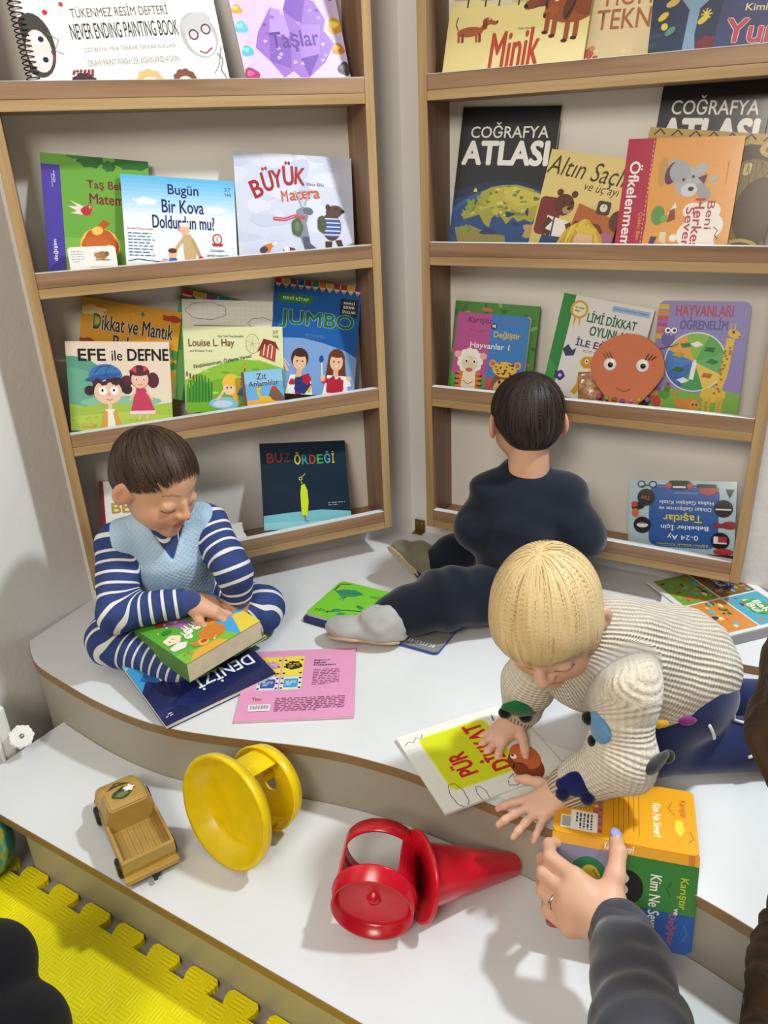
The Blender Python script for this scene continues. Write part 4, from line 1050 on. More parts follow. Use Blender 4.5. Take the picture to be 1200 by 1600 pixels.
a.ell(.36, .36, .06, .085, '#5c9a4a'); a.ell(.42, .33, .035, .03, '#7ab05a'); a.poly([(.44, .36), (.50, .47), (.52, .43)], '#f0ece6'); a.poly([(.45, .30), (.52, .33), (.5, .42), (.46, .4)], '#8a3a34'); a.poly([(.40, .22), (.46, .22), (.46, .12), (.40, .14)], '#e8d8b0'); a.poly([(.32, .18), (.38, .18), (.34, .05), (.31, .08)], '#4a3a6a')
for x, y, rx, ry in ((.74, .24, .15, .19), (.66, .40, .085, .07), (.80, .40, .10, .08), (.85, .28, .09, .10), (.70, .09, .11, .08), (.63, .20, .08, .10), (.82, .12, .07, .08)): a.ell(x, y, rx, ry, '#f7efe6')
a.ell(.525, .17, .035, .035, '#f7efe6'); a.ell(.48, .095, .02, .02, '#f7efe6')
a.text('Beni', .69, .335, .93, .395, '#b52a44', .04, rot=-90); a.text('Herkes', .50, .255, .93, .335, '#b52a44', .045, rot=-90); a.text('Sever..', .44, .20, .84, .27, '#b52a44', .04, rot=-90)
a.line([(.86, .27), (.90, .24), (.88, .20), (.91, .17)], .008, '#202020'); a.text('Eğitici Hikayeler', .80, .70, 1.0, .715, '#a8622c', .01, rot=-90)
book('picture_book', 'orange picture book with a grey mouse and a crimson spine band', shelf_mw('R', 2, .368, .003, .024, 13, -.8), w, h, .005, a, '#d8903e', mat=M_PRINT_FILM)

# --- brown patterned book behind it
w, h = .236, .200
a = Art(w, h, '#b09452')
a.rect(0, .9, 1, 1, '#c3a45a'); rg = random.Random(2)
for k in range(7): a.line([(.04 + k * .13, .94), (.08 + k * .13, .99), (.12 + k * .13, .95)], .012, '#3a2c1c')
a.ell(.78, .42, .34, .42, '#4c3a24', n=30); a.ell(.82, .40, .26, .34, '#8c7340', n=30); a.ell(.9, .38, .16, .24, '#5a4428', n=26)
for q in range(-4, 5):
    an = math.pi + q * .32; x, y = .84 + .27 * math.cos(an), .40 - .33 * math.sin(an)
    a.ell(x, y, .045, .035, '#d8c48c', rot=q * 18, n=12)
    for j in range(3): a.line([(x - .03 + j * .03, y - .03), (x - .03 + j * .03, y + .03)], .007, '#5a4428')
a.ell(.93, .88, .12, .06, '#c9b06a'); a.ell(.93, .88, .08, .035, '#8c7340'); a.ell(.86, .08, .12, .06, '#c9b06a'); a.ell(.86, .08, .09, .035, '#6a5230')
for _ in range(18): a.line([(rg.uniform(.6, 1), rg.uniform(.05, .9)), (rg.uniform(.6, 1), rg.uniform(.05, .9))], .004, '#5a4428')
book('picture_book', 'brown patterned book with leaf-shaped wheel motifs behind the orange mouse book', shelf_mw('R', 2, .383, .025, .042, 11, -6.0), w, h, .006, a, '#8a7040')

# --- third shelf: jungle book, board book with tiger and monkey
w, h = .192, .198
a = Art(w, h, '#4c8a3c')
for _ in range(46): a.ell(rnd.random(), rnd.uniform(.0, 1), rnd.uniform(.04, .08), .022, rnd.choice(['#2e6a2e', '#6aa84a', '#88b858', '#c8743a', '#d8944a', '#3a7a34']), rot=rnd.uniform(0, 180), n=10)
book('picture_book', 'green jungle-leaf book peeping out behind the tiger and monkey board book', shelf_mw('R', 3, .016, .005, .050, 11, -1.4), w, h, .005, a, '#3f7a34')
w, h = .165, .180
a = Art(w, h, '#b84a90', r=.008)
a.poly_m([(w * .49, 0), (w - .008, 0), (w, .008), (w, h - .008), (w - .008, h), (w * .49, h)], '#2f7cc4')
a.rect(0, .0, .02, .25, '#3a8a3c'); a.poly([(.0, .26), (.49, .26), (.49, .02), (.02, .02)], '#4a9a48'); a.poly([(.49, .26), (1, .26), (1, .02), (.49, .02)], '#c04a58')
a.text('Karıştır', .17, .865, .50, .955, '#6a1f5c', .035, title=True); a.text('ve', .50, .835, .56, .885, '#ffffff', .03); a.ell(.53, .86, .045, .04, '#24305c') ; a.text('ve', .505, .845, .555, .88, '#ffffff', .03)
a.text('Değiştir', .54, .715, .90, .81, '#e8c23a', .035, title=True); a.text('Hayvanlar 1', .23, .575, .77, .66, '#f6f2f4', .03, title=True)
a.line([(.20, .81), (.32, .78), (.44, .81)], .008, '#8a2a74'); a.line([(.62, .90), (.74, .94), (.86, .90)], .008, '#b84058')
# lamb above, tiger below
for k in range(11): q = k / 11 * 2 * math.pi; a.ell(.25 + .13 * math.cos(q), .43 + .11 * math.sin(q), .055, .055, '#f3efe6', n=12)
a.ell(.25, .43, .13, .12, '#f3efe6'); a.ell(.07, .50, .05, .045, '#e8b0a8'); a.ell(.43, .50, .05, .045, '#e8b0a8'); a.ell(.25, .40, .115, .10, '#e6d4b8')
for x in (.20, .31): a.ell(x, .43, .028, .03, '#ffffff', n=12); a.ell(x, .425, .016, .018, '#141010', n=10)
a.poly([(.08, .30), (.42, .30), (.44, .12), (.34, .03), (.16, .03), (.06, .14)], '#dd7a2c'); a.poly([(.17, .31), (.34, .31), (.36, .10), (.25, .06), (.15, .12)], '#f2e2c8'); a.ell(.25, .325, .05, .028, '#c06a5c')
for sx in (-1, 1):
    for k in range(4): a.poly([(.25 + sx * .19, .28 - k * .06), (.25 + sx * .19, .25 - k * .06), (.25 + sx * .10, .255 - k * .055)], '#2a1a14')
a.line([(.18, .19), (.25, .15), (.32, .19)], .01, '#8a5a3a')
a.ell(.74, .20, .16, .15, '#7b4a2a', n=22); a.ell(.74, .15, .13, .10, '#d9aa78'); a.ell(.74, .2, .10, .06, '#d9aa78')
a.ell(.74, .37, .165, .10, '#e8b83e', n=22); a.ell(.57, .43, .05, .05, '#e8a03e'); a.ell(.91, .43, .05, .05, '#e8a03e'); a.ell(.57, .43, .028, .028, '#c05a6a'); a.ell(.91, .43, .028, .028, '#c05a6a')
rg = random.Random(4)
for _ in range(26): a.ell(.74 + rg.uniform(-.13, .13), .37 + rg.uniform(-.07, .08), .014, .011, '#3a2412', n=7)
for x in (.69, .79): a.ell(x, .22, .02, .024, '#1a100c', n=10)
a.ell(.72, .165, .01, .007, '#4a2a1a'); a.ell(.76, .165, .01, .007, '#4a2a1a'); a.line([(.66, .10), (.74, .075), (.82, .10)], .01, '#8a4a30')
a.ell(.50, .08, .06, .055, '#2a8a7a'); a.lines(.46, .05, .54, .11, 3, '#e8f0ea')
book('board_book', 'pink and blue board book with a lamb-tiger and cheetah-monkey face', shelf_mw('R', 3, .029, .004, .029, 13, -1.3), w, h, .012, a, '#e8e4de', r=.008, mat=M_PRINT_FILM)

# --- white attention games book
w, h = .185, .205
a = Art(w, h, '#e8e6e4')
a.poly([(0, 0), (.13, 0), (.14, 1), (0, 1)], '#2f8a3c'); a.poly([(0, 0), (.13, 0), (.13, .25), (0, .35)], '#3c9a48')
a.ell(.21, .87, .10, .10, '#d6a83a', n=20); a.ell(.21, .87, .075, .075, '#f2e9c8'); a.poly([(.17, .80), (.20, .80), (.18, .68)], '#d6a83a'); a.poly([(.22, .80), (.25, .80), (.25, .69)], '#d6a83a'); a.lines(.16, .84, .26, .90, 2, '#8a6a2a')
a.rrect(.56, .91, .97, .965, .01, '#9fbfe4'); a.text('Dikkat Geliştirme Kitapları', .58, .925, .95, .95, '#3a5a9a', .02)
a.text('LİMİ DİKKAT', .32, .77, .86, .88, '#2a6a3c', .05, title=True); a.text('OYUNLARI', .38, .645, .84, .735, '#2a6a3c', .05, title=True); a.text('İLE EĞLEN', .26, .525, .80, .615, '#4a2a74', .05, title=True); a.lines(.36, .47, .56, .50, 2, '#c0604a')
a.poly([(.13, .46), (.18, .52), (.24, .47), (.28, .50), (.27, .42), (.18, .40)], '#3a3f5a'); a.blob(.16, .20, .06, .055, '#4a3a8a', 3, .2, 18, 5); a.ell(.17, .20, .02, .02, '#d8d0f0')
a.ell(.50, .22, .13, .16, '#d9a02c'); a.ell(.46, .38, .10, .07, '#d9a02c'); a.line([(.42, .18), (.36, .05)], .06, '#d9a02c'); a.line([(.56, .16), (.58, .03)], .06, '#c88f24'); a.ell(.43, .39, .02, .024, '#ffffff'); a.ell(.43, .39, .01, .012, '#10100c'); a.poly([(.52, .46), (.58, .54), (.50, .52)], '#a86a20')
for k in range(5): a.line([(.45 + k * .04, .12), (.44 + k * .04, .3)], .012, '#a86a20')
a.ell(.12, .03, .06, .035, '#b82c44'); a.text('5-6', .09, .02, .15, .05, '#ffffff', .04)
book('activity_book', 'white activity book with a green spine band behind the orange octopus', shelf_mw('R', 3, .232, .025, .050, 11.5, -7.8), w, h, .005, a, '#dcdad6', mat=M_PRINT_FILM)

# --- animal wheel board book
w, h = .164, .223
a = Art(w, h, '#8f86c0', r=.012)
a.poly([(.03, 0), (.97, 0), (1, .05), (1, .24), (.75, .27), (.5, .22), (.25, .26), (0, .22), (0, .05)], '#7cb348')
for k in range(6): a.rect(0, .93 - k * .05, .12, .97 - k * .05, ['#d8b83a', '#d8843a', '#c8506a', '#b04a8a', '#d86a4a', '#e0a83a'][k])
for k in range(5): a.rect(.0, .15 + k * .04, .12, .185 + k * .04, ['#c84a4a', '#d8843a', '#8a4a9a', '#4a8ac8', '#d8b83a'][k])
a.text('HAYVANLARI', .20, .875, .82, .965, '#b04668', .05, title=True); a.text('ÖĞRENELİM', .26, .765, .78, .865, '#5a5a98', .05, title=True)
a.ell(.47, .49, .345, .345, '#e6e0ea', n=40)
seg = ['#7cb84a', '#3f9a5c', '#2f72b8', '#e0bc3e', '#8cc05a', '#d8983a', '#3f86c8', '#5aa84a']
seg = ['#5aa85a', '#8cbc4a', '#e0a850', '#4a84c8', '#3f6ab4', '#4a9a5a', '#e6c85a', '#6ab06a']
for k in range(8): a.ell(.47, .49, .33, .33, seg[k], n=8, a0=k * 45 + 22, a1=k * 45 + 67.5)
for x, y, c in ((.62, .60, '#2c6a2c'), (.66, .50, '#3a7a34'), (.62, .38, '#b86a2a'), (.36, .33, '#e8f0f4'), (.29, .42, '#2f6a2f'), (.28, .55, '#c8a02a'), (.35, .63, '#3a7a3a'), (.47, .64, '#f0f2f4')): a.blob(x, y, .06, .03, c, int(x * 100), .25, 12, 4)
a.line([(.47, .49), (.45, .34)], .05, '#eef0f4'); a.line([(.47, .49), (.475, .51)], .03, '#dfe2ea')
a.ell(.14, .68, .075, .09, '#6a60a4'); a.ell(.16, .74, .085, .05, '#7a70b4'); 
for x in (.13, .20): a.ell(x, .75, .034, .034, '#ffffff'); a.ell(x + .004, .75, .018, .018, '#16121c')
a.poly([(.155, .73), (.185, .73), (.17, .70)], '#e0a030'); a.line([(.06, .59), (.22, .62)], .014, '#5a3a24'); a.ell(.24, .63, .03, .014, '#5aa03a', rot=30)
a.line([(.83, .70), (.80, .40), (.74, .22)], .085, '#e2bc4a'); a.ell(.71, .22, .14, .09, '#e2bc4a'); a.ell(.86, .735, .075, .045, '#e2bc4a', rot=-20); a.line([(.82, .77), (.81, .82)], .014, '#e2bc4a'); a.line([(.86, .77), (.86, .82)], .014, '#e2bc4a'); a.ell(.85, .75, .014, .016, '#1a120a'); a.ell(.915, .715, .012, .008, '#7a4a2a')
for x in (.62, .68, .77, .81): a.line([(x, .2), (x, .055)], .034, '#d8ae3c')
rg = random.Random(8)
for _ in range(22):
    u = rg.random(); a.blob(.83 - .08 * u + rg.uniform(-.03, .03), .68 - .45 * u, .017, .014, '#a8702a', rg.randrange(50), .2, 7, 3)
a.ell(.42, .13, .12, .06, '#d98a3a'); a.ell(.52, .12, .065, .06, '#e09a48'); a.poly([(.47, .165), (.50, .20), (.52, .165)], '#d98a3a'); a.poly([(.55, .165), (.57, .20), (.58, .155)], '#d98a3a'); a.line([(.32, .14), (.28, .20), (.33, .24)], .03, '#d98a3a'); a.ell(.505, .125, .01, .012, '#1a100a'); a.ell(.545, .125, .01, .012, '#1a100a')
a.blob(.16, .20, .07, .05, '#5a9a3a', 3, .15); a.ell(.20, .25, .04, .04, '#4a8a3a'); a.poly([(.23, .25), (.28, .235), (.23, .23)], '#e0a030'); a.ell(.2, .29, .025, .02, '#c0392b'); a.ell(.09, .13, .05, .07, '#c24a34'); a.line([(.15, .16), (.15, .08)], .014, '#e0a030')
a.ell(.80, .04, .07, .03, '#b8b8be'); a.ell(.87, .05, .03, .02, '#c8c8ce'); a.line([(.74, .04), (.64, .05)], .008, '#b8b8be')
book('board_book', 'lilac animal board book with a colourful picture wheel and a giraffe', shelf_mw('R', 3, .458, .0, .036, 12, 1.7), w, h, .014, a, '#d8d4e4', r=.012, mat=M_PRINT_FILM)

# --- upside-down vehicles book on the lowest shelf (drawn upright, then the book is turned over)
w, h = .210, .152
a = Art(w, h, '#b7d0dc')
a.rrect(.15, .06, .80, .93, .09, '#2c5ca8')
for k in range(24): q = k / 24; a.rect(.17 + q * .6, .905, .183 + q * .6, .912, '#c8d8ec'); a.rect(.17 + q * .6, .085, .183 + q * .6, .092, '#c8d8ec')
a.text('Eğitici Bebek Kitapları', .24, .865, .72, .90, '#e8d84a', .02)
a.text('0-24 Ay', .33, .725, .62, .815, '#f4f4f2', .02, title=True); a.text('Bebekler İçin', .24, .60, .68, .695, '#f4f4f2', .03, title=True); a.text('Taşıtlar', .30, .44, .66, .565, '#e6d23c', .05, title=True)
a.text('Dikkat Geliştirme ve', .22, .345, .70, .41, '#e8eef6', .02); a.text('Hafıza Gelişim Kitabı', .20, .26, .70, .325, '#e8eef6', .02); a.rect(.35, .165, .56, .17, '#c8d8ec')
for x, y in ((.13, .80), (.11, .36), (.86, .63), (.83, .24)): a.ell(x, y, .085, .085, '#191a20', n=22)
a.rect(.07, .74, .19, .84, '#e8e4e0'); a.rect(.07, .74, .15, .82, '#b23a34'); a.rect(.04, .36, .18, .38, '#e8e4e0'); a.ell(.86, .63, .055, .025, '#e4e4e6'); a.rect(.82, .60, .90, .61, '#b23a34'); a.text('Tiny', .79, .205, .88, .275, '#c8643c', .03)
a.ell(.52, .055, .12, .05, '#17181c'); a.ell(.42, .07, .03, .03, '#c04a44'); a.ell(.62, .07, .03, .03, '#c04a44'); a.rect(.46, .075, .58, .10, '#e8e8e8')
a.poly([(.16, .08), (.33, .08), (.33, .16), (.25, .2), (.16, .14)], '#b2423c'); a.rrect(.18, .04, .36, .09, .01, '#1c1c20'); a.ell(.88, .06, .04, .035, '#202028'); a.ell(.88, .06, .028, .024, '#b7d0dc'); a.ell(.98, .06, .0, .0, '#202028') if False else None; a.line([(.78, .06), (.88, .09)], .01, '#202028'); a.ell(.77, .06, .04, .035, '#202028'); a.ell(.77, .06, .028, .024, '#b7d0dc')
a.ell(.05, .58, .07, .04, '#9a2f38'); a.rect(.06, .56, .20, .62, '#8a2a34'); a.ell(.90, .36, .07, .04, '#1c1c22', rot=20); a.ell(.94, .34, .03, .03, '#c04a44'); a.ell(.93, .46, .035, .045, '#d86a4a'); a.rect(.90, .92, .98, .98, '#b23a34'); a.ell(.1, .95, .09, .035, '#b23a34'); a.poly([(.02, .1), (.06, .22), (.10, .1)], '#1c1c22')
mw_ = shelf_mw('R', 4, .448, 0, .030, 15, 6.8) @ Matrix.Translation((w, h, 0)) @ Matrix.Rotation(math.pi, 4, 'Z')
book('activity_book', 'blue vehicles baby book standing upside down on the lowest shelf', mw_, w, h, .004, a, '#a8c0cc', mat=M_PRINT_FILM,
     bend=lambda x, y, z: (x, y, z + .007 * math.sin(math.pi * y / .152)))

# --- orange felt octopus leaning on the third shelf
M_OCT = NT('orange_felt', (208, 124, 90), 0.9, spec=0.1); M_OCT.bump(M_OCT.noise(M_OCT.coords(), 300, 3), 0.3, .001); M_OCT = M_OCT.m
oc = tag(empty('octopus_puppet', shelf_mw('R', 3, .340, .0, .0205, 9, 2.0)), 'orange felt octopus face with googly eyes in front of the white activity book', 'toy')
ow, oh = .146, .160
pts = []
for i in range(48):
    q = 2 * math.pi * i / 48
    x = .073 + .072 * math.cos(q) * (1 if math.sin(q) > -.1 else 1 - .42 * min(1, (-math.sin(q) - .1) * 1.2)); y = .090 + .068 * math.sin(q)
    if math.sin(q) < -.1: y = .090 + .085 * math.sin(q)
    pts.append((x, y))
V, F = prism_data(pts, -.008, 0)
bm = bmesh.new(); bv = [bm.verts.new(p) for p in V]; [bm.faces.new([bv[i] for i in f]) for f in F]
bmesh.ops.bevel(bm, geom=[e for e in bm.edges if abs(e.verts[0].co.z - e.verts[1].co.z) < 1e-6], offset=.002, segments=2, affect='EDGES')
bm_obj('head', bm, M_OCT, oc)
M_EYEW = plain('eye_white', (238, 238, 234), .3); M_EYEB = plain('eye_black', (16, 14, 14), .3); M_STITCH = plain('stitched_mouth', (150, 70, 42), .8)
for x in (.040, .103):
    V, F = lathe([(0, .0022), (.011, .0018), (.0125, .0004), (.0125, -.001)], 20, Matrix.Translation((x, .098, 0))); e = mesh_obj('eye', V, F, M_EYEW, oc, True)
    V, F = lathe([(0, .0030), (.0048, .0026), (.0055, .0018)], 16, Matrix.Translation((x + .001, .097, 0))); mesh_obj('pupil', V, F, M_EYEB, e, True)
    V, F = join_data(*[tube_data([(x - .008 + k * .006, .109, .001), (x - .016 + k * .006, .119 + .002 * k, .0015)], .0009, 5) for k in range(3)]) if x < .07 else join_data(*[tube_data([(x + .004 + k * .006, .109, .001), (x + .010 + k * .007, .121 - .002 * k, .0015)], .0009, 5) for k in range(3)])
    mesh_obj('eyelashes', V, F, M_EYEB, oc)
V, F = tube_data([(.055 + .003 * k, .052 - .006 * math.sin(math.pi * k / 10), .0006) for k in range(11)], .0006, 5); mesh_obj('mouth', V, F, M_STITCH, oc)
for k, c in enumerate(('#b84a7a', '#8a9a3a', '#7a6a30', '#8a4a9a', '#c87a8a', '#b8a03a', '#9a5a9a')):
    V, F = lathe([(0, .006), (.004, .0045), (.006, 0), (.004, -.0045), (0, -.006)], 12, Matrix.Translation((.022 + k * .016, .026 + .004 * abs(k - 3) * .5, -.001))); mesh_obj('pompom', V, F, plain('pompom_%d' % k, c, .9), oc, True)
# a clear bag of bits behind the octopus
bag = tag(empty('craft_bag', shelf_mw('R', 3, .318, .0, .034, 12, 6)), 'small shiny bag of craft bits tucked beside the orange octopus', 'bag')
t = NT('foil_bag', (176, 120, 70), .2, coat=.6); t.color(t.ramp(t.noise(t.coords(), 60, 4), [(.3, (120, 70, 40)), (.5, (186, 132, 84)), (.7, (216, 190, 160))])); t.bump(t.noise(t.coords(), 80, 3), .6, .003)
V, F = grid_slab(0, .05, 0, .075, -.007, 0, 8, 10, lambda x, y, z: (x, y, z + .004 * math.sin(x * 90) * math.sin(y * 70)))
mesh_obj('pouch', V, F, t.m, bag, True)
V, F = grid_slab(0, .05, .075, .082, -.003, -.001, 6, 1); mesh_obj('seal_strip', V, F, M_WPL, bag)
# ------------------------------------------------------------------ books lying on the platform
def flat_mw(o, x, up=(0, 0, 1)):
    """origin, direction of the cover's x axis, cover normal"""
    x = Vector(x).normalized(); z = Vector(up).normalized(); z = (z - x * z.dot(x)).normalized(); y = z.cross(x)
    return Matrix(((x.x, y.x, z.x, o[0]), (x.y, y.y, z.y, o[1]), (x.z, y.z, z.z, o[2]), (0, 0, 0, 1)))

# --- pink book, back cover up
w = h = .210
a = Art(w, h, '#dd97bd')
for i, (x, c, c2) in enumerate(((.13, '#e8d44a', '#c88ac0'), (.335, '#e8d44a', '#2a2420'))):
    a.rect(x, .60, x + .19, .90, c); a.blob(x + .095, .76, .075, .065, c2, i, .12, 18, 7); a.lines(x + .05, .72, x + .15, .80, 3, '#e8d44a')
    for k in range(6): a.ell(x + .02 + .15 * (k % 2), .64 + .1 * (k // 2), .013, .013, '#2a2420', n=8)
for i, (x, c, c2) in enumerate(((.13, '#dcd6e6', '#2f52a4'), (.335, '#d6e2c0', '#4a9ad0'))):
    a.rect(x, .40, x + .19, .59, c); a.rrect(x + .03, .43, x + .16, .56, .02, c2); a.lines(x + .05, .46, x + .14, .53, 3, '#e8ecd8')
    for k in range(6): a.ell(x + .015 + .16 * (k % 2), .425 + .07 * (k // 2), .013, .013, '#2a2a30', n=8)
a.text('Eğitici', .62, .805, .76, .835, '#4a1c34', .04); a.text('Bebek', .62, .77, .735, .795, '#4a1c34', .04); a.text('Kitapları', .62, .73, .82, .76, '#4a1c34', .04)
a.lines(.62, .45, .86, .69, 10, '#8a4a6a', .35, 2); a.text('Tiny', .115, .245, .20, .30, '#c8503c', .03); a.lines(.32, .10, .92, .29, 8, '#8a4a6a', .35, 3)
a.rect(.10, .115, .285, .20, '#f4eef0')
for k in range(20): a.rect(.115 + k * .008, .135, .115 + k * .008 + (.003 if k % 3 else .0055), .19, '#242024')
book('activity_book', 'pink square book lying back cover up on the platform', flat_mw((-.279, 1.0985, .0046), (1, -.004, 0)), w, h, .004, a, '#d48cb2')

# --- navy whale book under the thick story book
w, h = .223, .250
C_, B_, A_ = Vector((-.214, 1.226, .012)), Vector((-.393, 1.086, .012)), Vector((-.520, 1.243, .046))
xx = (B_ - C_).normalized(); dn = (A_ - B_).normalized(); nn = xx.cross(-dn)
if nn.z < 0: nn = -nn
a = Art(w, h, '#1b2150')
rg = random.Random(6)
for _ in range(30): a.blob(rg.uniform(.3, 1), rg.uniform(.2, .95), rg.uniform(.05, .12), rg.uniform(.03, .06), rg.choice(['#1e2658', '#181d48', '#232c64']), rg.randrange(99), .2, 10, 3)
a.poly([(.42, 0), (1, 0), (1, .62), (.9, .50), (.72, .42), (.55, .30), (.42, .16)], '#3f93c4'); a.poly([(.6, 0), (1, 0), (1, .34), (.85, .30), (.68, .18)], '#7cc0dc'); a.poly([(.75, 0), (1, 0), (1, .15), (.84, .14)], '#cfe2e0')
a.blob(.80, .50, .14, .09, '#2a62a8', 3, .12); a.blob(.68, .38, .13, .09, '#2f6cae', 4, .12); a.blob(.72, .40, .045, .04, '#d8e8ee', 5, .2); a.blob(.80, .42, .05, .035, '#c8dfe8', 6, .2); a.blob(.62, .26, .10, .05, '#2a5ca0', 7, .15)
a.text('DENİZİ', .07, .70, .60, .845, '#eceef2', .03, title=True); a.text('BULAN', .46, .50, .82, .585, '#dfe3ea', .03, title=True); a.text('DALGA', .20, .52, .42, .60, '#dfe3ea', .03, title=True)
a.text('KÜÇELİ', .80, .045, .96, .075, '#2a4a6a', .02); a.text('ÖZGE', .64, .045, .76, .075, '#2a4a6a', .02); a.lines(.90, .90, .96, .94, 2, '#dfe3ea')
D_ = C_ + dn * h
# x runs C -> B, the top edge is the near edge, so the lower left corner is C plus the long side
book('picture_book', 'large navy whale book sloping from the striped boy\'s lap to the platform', flat_mw(tuple(D_), tuple(xx), tuple(nn)), w, h, .009, a, '#1a2048', mat=M_PRINT_FILM)

# --- thick story book on the boy's lap
w, h = .170, .165
a = Art(w, h, '#5cae38')
a.poly([(.55, 0), (1, 0), (1, 1), (.82, 1), (.7, .5)], '#4aa4dc'); a.poly([(.72, 0), (1, 0), (1, .3), (.86, .34)], '#e8cc48'); a.poly([(0, 0), (.7, 0), (.62, .16), (.3, .12), (0, .2)], '#7cbc3c'); a.poly([(.05, .0), (.55, .0), (.5, .10), (.2, .12)], '#e0a83a')
a.ell(.86, .60, .135, .23, '#c42434', n=30, rot=6); a.text('Doğmuş', .80, .62, .94, .67, '#f6f0ea', .03, rot=-12); a.text('Masallar', .765, .53, .965, .60, '#f6f0ea', .045, rot=-12, title=True)
a.ell(.52, .25, .16, .12, '#cf7c2c', n=22); a.ell(.62, .42, .07, .07, '#d88a38'); a.ell(.66, .40, .05, .035, '#e0a050'); a.ell(.60, .47, .012, .012, '#181008')
a.ell(.40, .62, .09, .07, '#b06ab0'); a.ell(.34, .72, .06, .06, '#c07ac0'); a.ell(.28, .72, .035, .06, '#a860a8'); a.line([(.34, .68), (.36, .60), (.42, .57)], .03, '#b06ab0')
for x, y, c in ((.46, .46, '#f0ece6'), (.36, .46, '#f4f0ea'), (.30, .38, '#f0e8e0')):
    a.ell(x, y, .045, .055, c); a.ell(x - .02, y + .08, .012, .04, c); a.ell(x + .02, y + .085, .012, .04, c); a.ell(x - .02, y + .085, .006, .025, '#e8a0b0'); a.ell(x - .012, y + .01, .008, .01, '#1a1010'); a.ell(x + .014, y + .01, .008, .01, '#1a1010')
a.ell(.34, .17, .07, .06, '#e8b03a'); a.ell(.36, .18, .04, .03, '#c0392b'); a.blob(.14, .45, .10, .08, '#f2e2c0', 3, .1); a.blob(.12, .30, .10, .06, '#e8e4d6', 4, .1); a.ell(.22, .80, .07, .05, '#c03a3a'); a.ell(.18, .62, .06, .04, '#3a8a2c'); a.line([(.42, .74), (.52, .80), (.6, .78)], .03, '#3a8a2c'); a.ell(.26, .20, .04, .05, '#c87a3a')
for _ in range(16): a.ell(rnd.uniform(.05, .6), rnd.uniform(.1, .9), .014, .012, rnd.choice(['#e0503c', '#f0d84a', '#e87aa0', '#ffffff', '#8ad04a']), n=7)
book('story_book', 'thick colourful story book with cartoon animals on the striped boy\'s lap', flat_mw((-.359, 1.150, .098), (.115, .126, .004), (-.02, -.06, 1)), w, h, .040, a, '#5a8a34', pages=M_PAGES_OLD,
     bend=lambda x, y, z: (x, y, z - .010 * (1 - y / .165) ** 2 * .5))

# --- small magazine between
a = Art(.085, .07, '#4f8a3c')
for _ in range(30): a.blob(rnd.random(), rnd.random(), .08, .04, rnd.choice(['#3a7a34', '#d8b84a', '#c86a3a', '#7ab04a', '#e8e0c0']), rnd.randrange(99), .2, 9, 3)
book('magazine', 'thin green magazine wedged between the lap books', flat_mw((-.300, 1.262, .030), (.115, .126, .0)), .085, .07, .004, a, '#3f6a34')

# --- green board book 'Yeşil' with a navy one beneath
w = h = .150
a = Art(w, h, '#77c832', r=.010)
a.text('GREEN', .12, .20, .36, .26, '#1c4a20', .02, rot=4); a.text('Yeşil', .70, .80, .92, .89, '#1c4a20', .02, rot=4, title=True)
a.poly([(.48, .22), (.58, .34), (.78, .40), (.92, .30), (.84, .22), (.66, .16)], '#2c8a6a'); a.line([(.50, .22), (.70, .28), (.9, .31)], .012, '#1c5a44'); a.blob(.72, .40, .05, .05, '#3a9a4a', 3, .1); a.line([(.70, .44), (.68, .50)], .01, '#1c3a20'); a.line([(.74, .44), (.75, .50)], .01, '#1c3a20'); a.ell(.70, .40, .012, .012, '#101810')
a.line([(.96, .12), (.94, .30)], .025, '#3a2a1c'); a.line([(.80, .04), (.96, .10)], .025, '#3a2a1c'); a.line([(.14, .62), (.5, .70), (.74, .86)], .022, '#3a2a1c'); a.ell(.52, .82, .07, .03, '#2c8a5a', rot=30); a.ell(.36, .56, .07, .035, '#2c8a5a', rot=-20); a.blob(.25, .76, .08, .04, '#2f9a5a', 5, .15); a.ell(.62, .76, .08, .04, '#2f8a6a', rot=15)
a2 = Art(w, h, '#23285a', r=.010); a2.text('Mavi', .1, .1, .4, .2, '#7a90d8', .02)
book('board_book', 'dark blue board book underneath the green caterpillar board book', flat_mw((.021, 1.470, .0067), (-.128, .078, 0)), w, h, .006, a2, '#1c2048', r=.010)
book('board_book', 'bright green caterpillar board book by the grey slipper', flat_mw((.027, 1.490, .0138), (-.128, .072, 0)), w, h, .006, a, '#e4e6dc', r=.010, mat=M_PRINT_FILM)

# --- grey board book under the boy's trouser leg
w = h = .15
a = Art(w, h, '#8a8a88', r=.010)
a.text('KIRMIZI', .10, .84, .62, .91, '#e4e4e0', .02, title=True); a.blob(.5, .4, .2, .15, '#a03a38', 3, .1)
book('board_book', 'grey board book with blue edges under the black trouser leg', flat_mw((.166, 1.402, .0072), (-.86, .50, 0)), w, h, .0065, a, '#2f4a9a', r=.010, pages=cover_mat('#2c4690'))

# --- 'Pür Dikkat' activity book with a loose sheet beneath it
w, h = .182, .215
a = Art(w, h, '#e8e8e0')
for k in range(18): a.line([(.02 + k * .055, .0), (.02 + k * .055, 1)], .0018, '#d6dad4'); a.line([(0, .02 + k * .055), (1, .02 + k * .055)], .0018, '#d6dad4')
a.rrect(.18, .28, .90, .86, .07, '#dfe24a'); a.rrect(.195, .29, .885, .85, .065, '#d2d81f')
a.text('PÜR', .30, .60, .58, .77, '#c4202a', .07, title=True); a.text('DİKKAT', .24, .34, .86, .54, '#c4202a', .07, title=True)
a.ell(.20, .25, .20, .14, '#8a3f22', n=22); a.ell(.29, .21, .17, .125, '#c8683c', n=22); a.blob(.12, .31, .13, .07, '#8a3f22', 3, .15, 20, 6)
for y in (.29, .20): a.ell(.33, y, .03, .028, '#ffffff', n=12); a.ell(.345, y, .014, .014, '#24348a', n=8)
